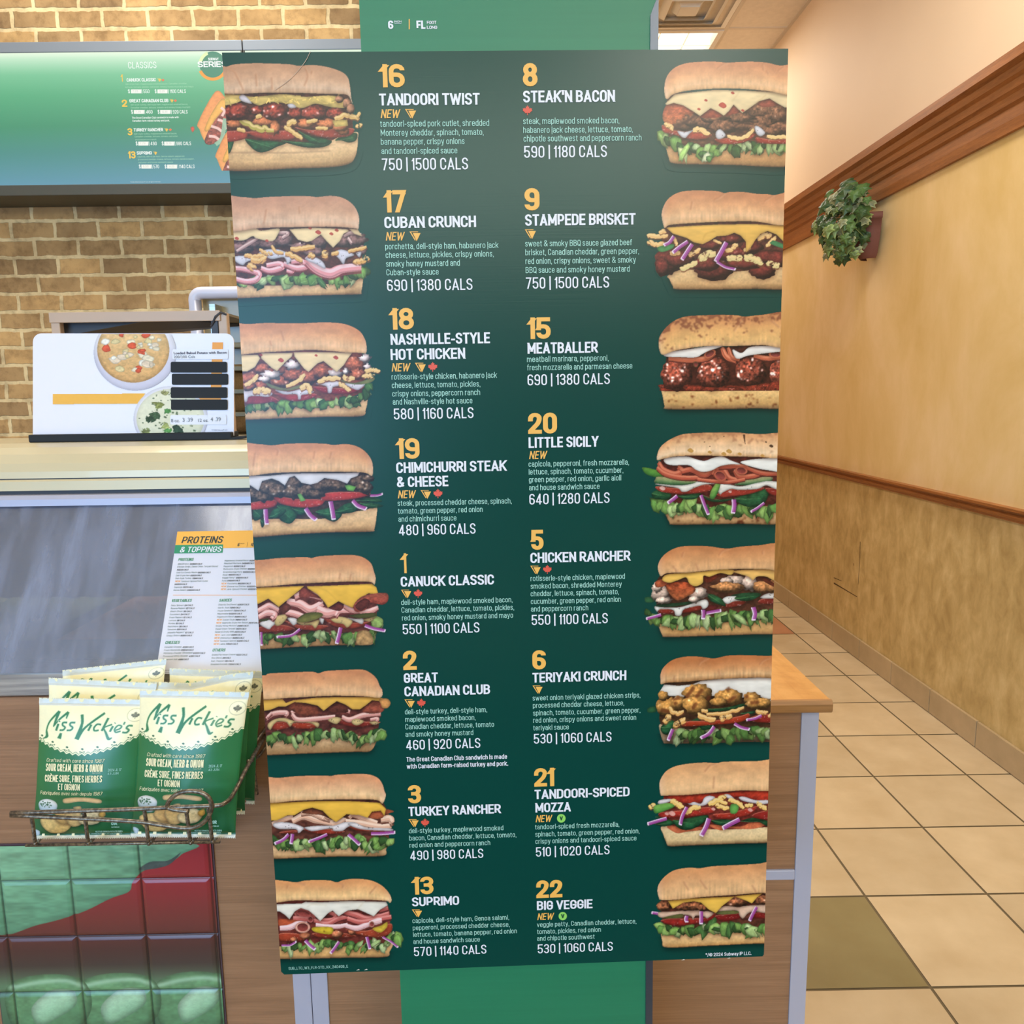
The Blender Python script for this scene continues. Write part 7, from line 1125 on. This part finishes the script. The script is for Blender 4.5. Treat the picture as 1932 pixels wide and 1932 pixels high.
# ---- the crisp packet artwork
def packet_art():
    p = Pic(55, 230, 336); p.S = 4.0                     # layout 920 x 1344
    m = p.mask(np.array([(0, 0), (920, 0), (920, 1344), (0, 1344)])); p.put(m, p.grad(m, [(0, (30, 104, 58)), (.5, (34, 112, 64)), (.8, (30, 98, 54)), (1, (24, 84, 46))]))
    arc = [(-20, 370), (40, 400), (150, 455), (290, 500), (430, 515), (560, 495), (700, 450), (830, 385), (940, 310)]
    A = p.smooth(arc, False, 5); sc = []
    for i in range(len(A)): a = A[i]; sc.append((a[0], a[1]+(14 if i % 2 else -6)))
    p.poly(sc+[(960, -20), (-40, -20)], (244, 236, 196), (246, 238, 200), n=.01, edge=.0, sm=0)
    p.line([(x, y-16) for x, y in sc], 6, (58, 112, 68), .9, sm=0); p.line([(x, y+5) for x, y in sc], 4, (40, 100, 60), .7, sm=0)
    B_ = p.smooth(arc, False, 1)
    for x, y in B_[1:-1]:
        p.dots((46, 104, 62), (x, y-52, 12), (x-18, y-26, 8), (x+18, y-26, 8), (x, y-22, 7))
    G_ = (48, 122, 78)
    def st_(L, w, c=G_):
        p.line([(x-122, y-350) for x, y in L], w, c)
    lines = [([(186, 722), (212, 700), (206, 640), (232, 560), (312, 462)], [10, 28, 12, 14, 22]), ([(312, 462), (290, 536), (268, 610)], [24, 22, 10]), ([(270, 606), (318, 540), (392, 468)], [8, 16, 20]), ([(392, 468), (380, 530)], [20, 10]), ([(344, 668), (330, 720)], [20, 36]), ([(312, 580), (296, 646)], 19), ([(318, 562), (322, 552)], 15), ([(392, 566), (356, 568), (352, 592), (376, 612), (362, 636), (328, 640)], 15), ([(462, 566), (424, 568), (420, 592), (444, 612), (430, 636), (394, 640)], 15),
             ([(512, 490), (522, 580), (492, 722)], [24, 22, 40]), ([(492, 722), (556, 610), (706, 474)], [34, 18, 20]), ([(604, 584), (584, 642)], 18), ([(612, 560), (618, 552)], 14), ([(690, 584), (656, 580), (632, 612), (640, 640), (676, 636)], 15), ([(744, 520), (704, 642)], 19), ([(786, 580), (722, 612), (742, 660), (770, 716), (800, 706)], [14, 10, 18, 26, 6]), ([(796, 596), (774, 650)], 18), ([(808, 570), (812, 564)], 14), ([(820, 636), (858, 620), (868, 596), (838, 590), (814, 626), (826, 654), (866, 644)], 14), ([(892, 556), (884, 584)], 14), ([(960, 596), (926, 594), (912, 616), (932, 636), (914, 660), (880, 656)], 16)]
    for part in (lines[:5], lines[5:]):
        for L, w in part: st_(L, np.array(w)+13., (222, 230, 190))
        for L, w in part: st_(L, w)
    # leaf emblem
    t = np.linspace(0, 2*math.pi, 25)[:-1]
    p.line([(845+66*math.cos(a), 142+62*math.sin(a)) for a in np.linspace(0, 6.2, 30)], 7, (150, 150, 116), .5); p.poly([(845+a*36, 142+b*34) for a, b in MAPLE], (110, 112, 92), n=.05, sm=0)
    # bowl, dip and crisps
    p.poly([(40, 1010), (60, 970), (120, 950), (190, 965), (225, 1000), (220, 1050), (180, 1100), (100, 1090), (60, 1060)], (232, 234, 236), (150, 176, 190), n=.03, edge=.2)
    r = np.random.default_rng(2)
    for i in range(26): a, q = r.uniform(0, 6.28), r.uniform(0, .9); p.dots((60, 110, 80), (130+80*q*math.cos(a), 1000+36*q*math.sin(a), r.uniform(5, 10)))
    for q, c in (([(70, 1150), (180, 1110), (300, 1130), (360, 1200), (300, 1270), (200, 1290), (110, 1240)], (226, 190, 120)), ([(240, 1070), (340, 1080), (370, 1160), (280, 1190), (200, 1130)], (214, 172, 104)), ([(300, 1090), (400, 1030), (440, 1060), (460, 1180), (360, 1210)], (220, 184, 120)), ([(430, 1110), (560, 1050), (640, 1110), (600, 1180), (520, 1200), (440, 1180)], (230, 206, 156)), ([(380, 1020), (440, 1010), (450, 1040), (400, 1050)], (222, 190, 120)), ([(600, 1090), (650, 1060), (660, 1110), (620, 1130)], (220, 170, 80))): p.poly(q, c, tuple(int(v*.88) for v in c), n=.12, edge=.3, drop=.4)
    p.poly([(290, 940), (450, 925), (610, 945), (615, 985), (450, 965), (300, 985)], (226, 196, 150), n=.05); p.poly([(20, 1250), (70, 1270), (60, 1310), (30, 1300)], (200, 220, 236), n=.05)
    p.poly([(0, 0), (920, 0), (920, 62), (0, 62)], (208, 212, 208), n=.02, edge=0, sm=0)
    for y in (14, 26, 38, 50): p.line([(0, y), (920, y)], 3, (176, 186, 190), .55, sm=0)
    p.poly([(0, 1312), (920, 1312), (920, 1344), (0, 1344)], (214, 216, 204), n=.1, edge=0, sm=0)
    return p
ART = packet_art()
def packet(label, tl, tr, br, bl, seed, thick=.018, text=True, fold=None):
    """tl.. = (pixel x, pixel y, depth) of the packet's corners on the picture; the packet is a pillow with crimped ends"""
    C = np.array([at_y(float(a), float(b), y) for a, b, y in (tl, tr, br, bl)]); base = (C[2]+C[3])/2
    nrm = np.cross(C[1]-C[0], C[3]-C[0]); nrm /= np.linalg.norm(nrm); nrm = nrm if nrm[1] < 0 else -nrm
    rg = np.random.default_rng(seed); H_, W_ = ART.a.shape; v, u = np.mgrid[0:H_, 0:W_]; u = u/(W_-1.); v = v/(H_-1.)
    fv = np.clip((v-.035)/.93, 0, 1); prof = np.clip(np.sin(np.pi*fv), 0, 1)**.45*np.clip(np.sin(np.pi*u), 0, 1)**.55
    amp = rg.uniform(.6, 1.2, 6); ph = rg.uniform(0, 6.28, 6)
    wr_ = (np.sin(9*u+5*v*amp[0]+ph[0])*.25+np.sin(15*u*amp[1]-9*v+ph[1])*.16+np.sin(6*u+14*v*amp[2]+ph[2])*.18)*(.35+.65*(1-prof))*(prof > 0)
    endw = np.exp(-(v/.12)**2)+np.exp(-((1-v)/.1)**2); cr = np.abs(((u*7+ph[3]) % 1)-.5)-.25
    h = thick*(prof*(1+.4*wr_)+endw*cr*.1)
    pinch = .035*np.sin(np.pi*np.clip((v-.03)/.94, 0, 1))**.6
    uu = .5+(u-.5)*(1-1.1*pinch+.012*np.sin(11*v+ph[4])*prof)
    P = ((1-v)*(1-uu))[..., None]*C[0]+((1-v)*uu)[..., None]*C[1]+(v*uu)[..., None]*C[2]+(v*(1-uu))[..., None]*C[3]
    if fold is not None:
        k_ = np.exp(-(v/.22)**2)*np.clip(1-np.abs(u-fold[0])/.38, 0, 1); P = P+np.array([0, 0, -fold[1]])*k_[..., None]
    P = P+nrm*h[..., None]; zz = np.where(np.arange(W_) % 4 < 2, .0016, 0.); P[0, :, 2] += zz; P[-1, :, 2] -= zz
    e = empty('crisp_packet', Matrix.Translation(base), label=label, cat='crisp packet', group='crisp packets in the wire basket')
    Q = P-base; raster('front_film', ART, Q[..., 0], Q[..., 1], Q[..., 2], M['foil_print'], e, base=ARTC, smooth=True)
    s3 = slice(None, None, 6); bk = (P-nrm*(2*h)[..., None]-nrm*.0004-base)[s3, s3]
    class Z_: a = np.ones(bk.shape[:2])
    raster('rear_film', Z_, bk[..., 0][:, ::-1], bk[..., 1][:, ::-1], bk[..., 2][:, ::-1], M['ink_cream'], e, base=np.ones(bk.shape), smooth=True)
    if text:
        def put(rows, nm, m):
            VV, FF = [], []
            for s, x0, yb, x1, cap, sty in rows:
                b_, o_, sh_, tr_ = STY[sty]; V2, F2, Z2 = condensed(s, x1-x0, cap, *CSTY[sty]); X_ = (V2[:, 0]+x0-120)/920.; Y_ = (yb-V2[:, 1]-350)/1344.
                fx, fy = np.clip(X_, 0, .999)*(W_-1), np.clip(Y_, 0, .999)*(H_-1); i, j = fx.astype(int), fy.astype(int); a, b = (fx-i)[:, None], (fy-j)[:, None]
                S3 = (Q[j, i]*(1-a)+Q[j, i+1]*a)*(1-b)+(Q[j+1, i]*(1-a)+Q[j+1, i+1]*a)*b+nrm*(.0009+Z2*2)[:, None]; n_ = sum(len(q) for q in VV); VV.append(S3); FF += [tuple(t+n_ for t in f_) for f_ in F2]
            mesh(nm, np.vstack(VV), FF, m, e)
        put([('Crafted with care since 1987', 232, 942, 757, 34, 'R'), ('SOUR CREAM, HERB & ONION', 228, 1030, 746, 72, 'C'), ('FLAVOUR', 660, 1046, 730, 9, 'F'), ('CRÈME SURE, FINES HERBES', 222, 1132, 748, 66, 'C'), ('ET OIGNON', 350, 1210, 556, 62, 'C'), ('Fabriquées avec soin depuis 1987', 178, 1258, 762, 34, 'R')], 'flavour_text', M['ink_cream'])
        put([('COR', 832, 1560, 884, 34, 'T'), ('GATINEAU', 832, 1588, 900, 14, 'F')], 'seal_mark', M['ink_mint']); put([('KETTLE COOKED POTATO CHIPS', 690, 1634, 925, 17, 'F'), ('CROUSTILLES CUITES À LA MARMITE', 645, 1654, 915, 14, 'F'), ], 'small_print', M['ink_mint']); put([('2024 JL 17', 790, 1030, 900, 26, 'D'), ('43 JUIN', 790, 1062, 880, 22, 'D')], 'date_code', M['ink_mint'])
    return e
ARTC = lin(np.clip(ART.rgb, 0, 1)*255)
packet('tall green and cream crisp packet behind the others, under the poster', (320, 1262, 1.162), (498, 1268, 1.162), (480, 1516, 1.135), (306, 1512, 1.135), 5, .010)
packet('crisp packet in the middle row with its top seam folded into a dip', (281, 1288, 1.122), (478, 1268, 1.122), (462, 1535, 1.092), (268, 1540, 1.092), 6, .011, fold=(.4, .008))
packet('cream topped crisp packet lying at the rear left of the basket', (118, 1266, 1.15), (314, 1244, 1.158), (300, 1470, 1.13), (110, 1480, 1.125), 7, .010)
packet('crisp packet in the second row on the left, seam just below the rear one', (92, 1280, 1.118), (296, 1290, 1.118), (276, 1540, 1.086), (80, 1540, 1.086), 8, .011)
packet('crisp packet at the front left, cut by the neighbouring packet', (74, 1318, 1.075), (277, 1321, 1.08), (257, 1580, 1.035), (60, 1582, 1.035), 9, .014)
packet('foremost crisp packet facing out above the wire scroll', (264, 1303, 1.07), (470, 1307, 1.07), (444, 1580, 1.025), (246, 1578, 1.025), 11, .016)
# ================================================================ ivy in a wall pot
cen = np.array([1.615, 3.86, 2.13])
e = empty('ivy_plant', Matrix.Translation((XW-.02, cen[1], 1.98)), label='trailing variegated ivy in a clay wall pot under the plate rail', cat='plant')
off = np.array([XW-.02, cen[1], 1.98])
bm = bmesh.new(); rings = []
for r, z in ((.045, 0), (.06, .02), (.082, .12), (.088, .17), (.094, .172), (.094, .2), (.084, .2), (.08, .17), (.0, .165)):
    rings.append([bm.verts.new((-max(0, r*math.cos(a))*1.1+.0, r*math.sin(a), z-.02)) if True else None for a in np.linspace(-R90, R90, 13)])
for a, b in zip(rings, rings[1:]):
    for i in range(12):
        try: bm.faces.new((a[i], a[i+1], b[i+1], b[i]))
        except ValueError: pass
me = bpy.data.meshes.new('pot'); bm.to_mesh(me); bm.free(); finish('pot', me, mat('clay', (112, 66, 54), .7), e, smooth=True, label='clay half pot')
LEAF = np.array([(0, 0), (.3, -.12), (.52, .05), (.42, .28), (.62, .5), (.36, .55), (.22, .62), (0, 1.), (-.22, .62), (-.36, .55), (-.62, .5), (-.42, .28), (-.52, .05), (-.3, -.12)])
mb = MB(); rr = random.Random(12); stems = MB()
for i in range(190):
    while True:
        d = Vector((rr.uniform(-1, 1), rr.uniform(-1, 1), rr.uniform(-1, 1)))
        if .45 < d.length < 1: break
    c = Vector(cen)+Vector((d.x*.125, d.y*.185, d.z*.185-.03*(d.z < -.3)*abs(d.y)))
    if c.x > XW-.03: c.x = XW-.03-rr.uniform(0, .05)
    s = rr.uniform(.034, .075)*(1 if d.z > -.4 else .75); nrm = Vector((d.x-.9, d.y*.8-.7, d.z*.7+.25+rr.uniform(-.3, .3))).normalized()
    up = Vector((rr.uniform(-.5, .5), rr.uniform(-.5, .5), -1)); up = (up-nrm*up.dot(nrm)).normalized(); rt = up.cross(nrm)
    kind = rr.random(); col = (176, 186, 140) if kind < .2 else (150, 178, 104) if kind < .32 else (70, 100, 52) if kind < .7 else (48, 74, 40)
    n_ = len(LEAF); V = [tuple(c+nrm*s*.12)]+[tuple(c+rt*(p[0]*s)+up*((p[1]-.4)*s)-nrm*s*(.25*abs(p[0])+.12*(p[1]-.4)**2)) for p in LEAF]
    inner = [tuple(c+rt*(p[0]*s*.62)+up*((p[1]-.4)*s*.62)+nrm*s*.02) for p in LEAF]
    V = V+inner; base = len(mb.v); mb.add(V, [(0, 1+n_+j, 1+n_+(j+1) % n_) for j in range(n_)]+[(1+n_+j, 1+j, 1+(j+1) % n_, 1+n_+(j+1) % n_) for j in range(n_)], lin(col))
    dk = lin(tuple(v*.72 for v in col)) if kind < .32 else lin(tuple(min(255, v*1.12) for v in col))
    for j in [base]+list(range(base+1+n_, base+1+2*n_)): mb.c[j] = tuple(dk)
    if i % 4 == 0: stems.tube([Vector((cen[0]+.03, cen[1], cen[2]+.02)), (Vector(cen)+c)/2+Vector((-.02, 0, .03)), c], .0018, 5)
mb.v = [tuple(np.array(v)-off) for v in mb.v]; stems.v = [tuple(np.array(v)-off) for v in stems.v]
mb.build('foliage', mat('ivy_leaf', attr=True, rough=.45), e, color=True, kind='stuff')
stems.build('stems', mat('ivy_stem', (110, 120, 60), .6), e)
bpy.context.view_layer.update()
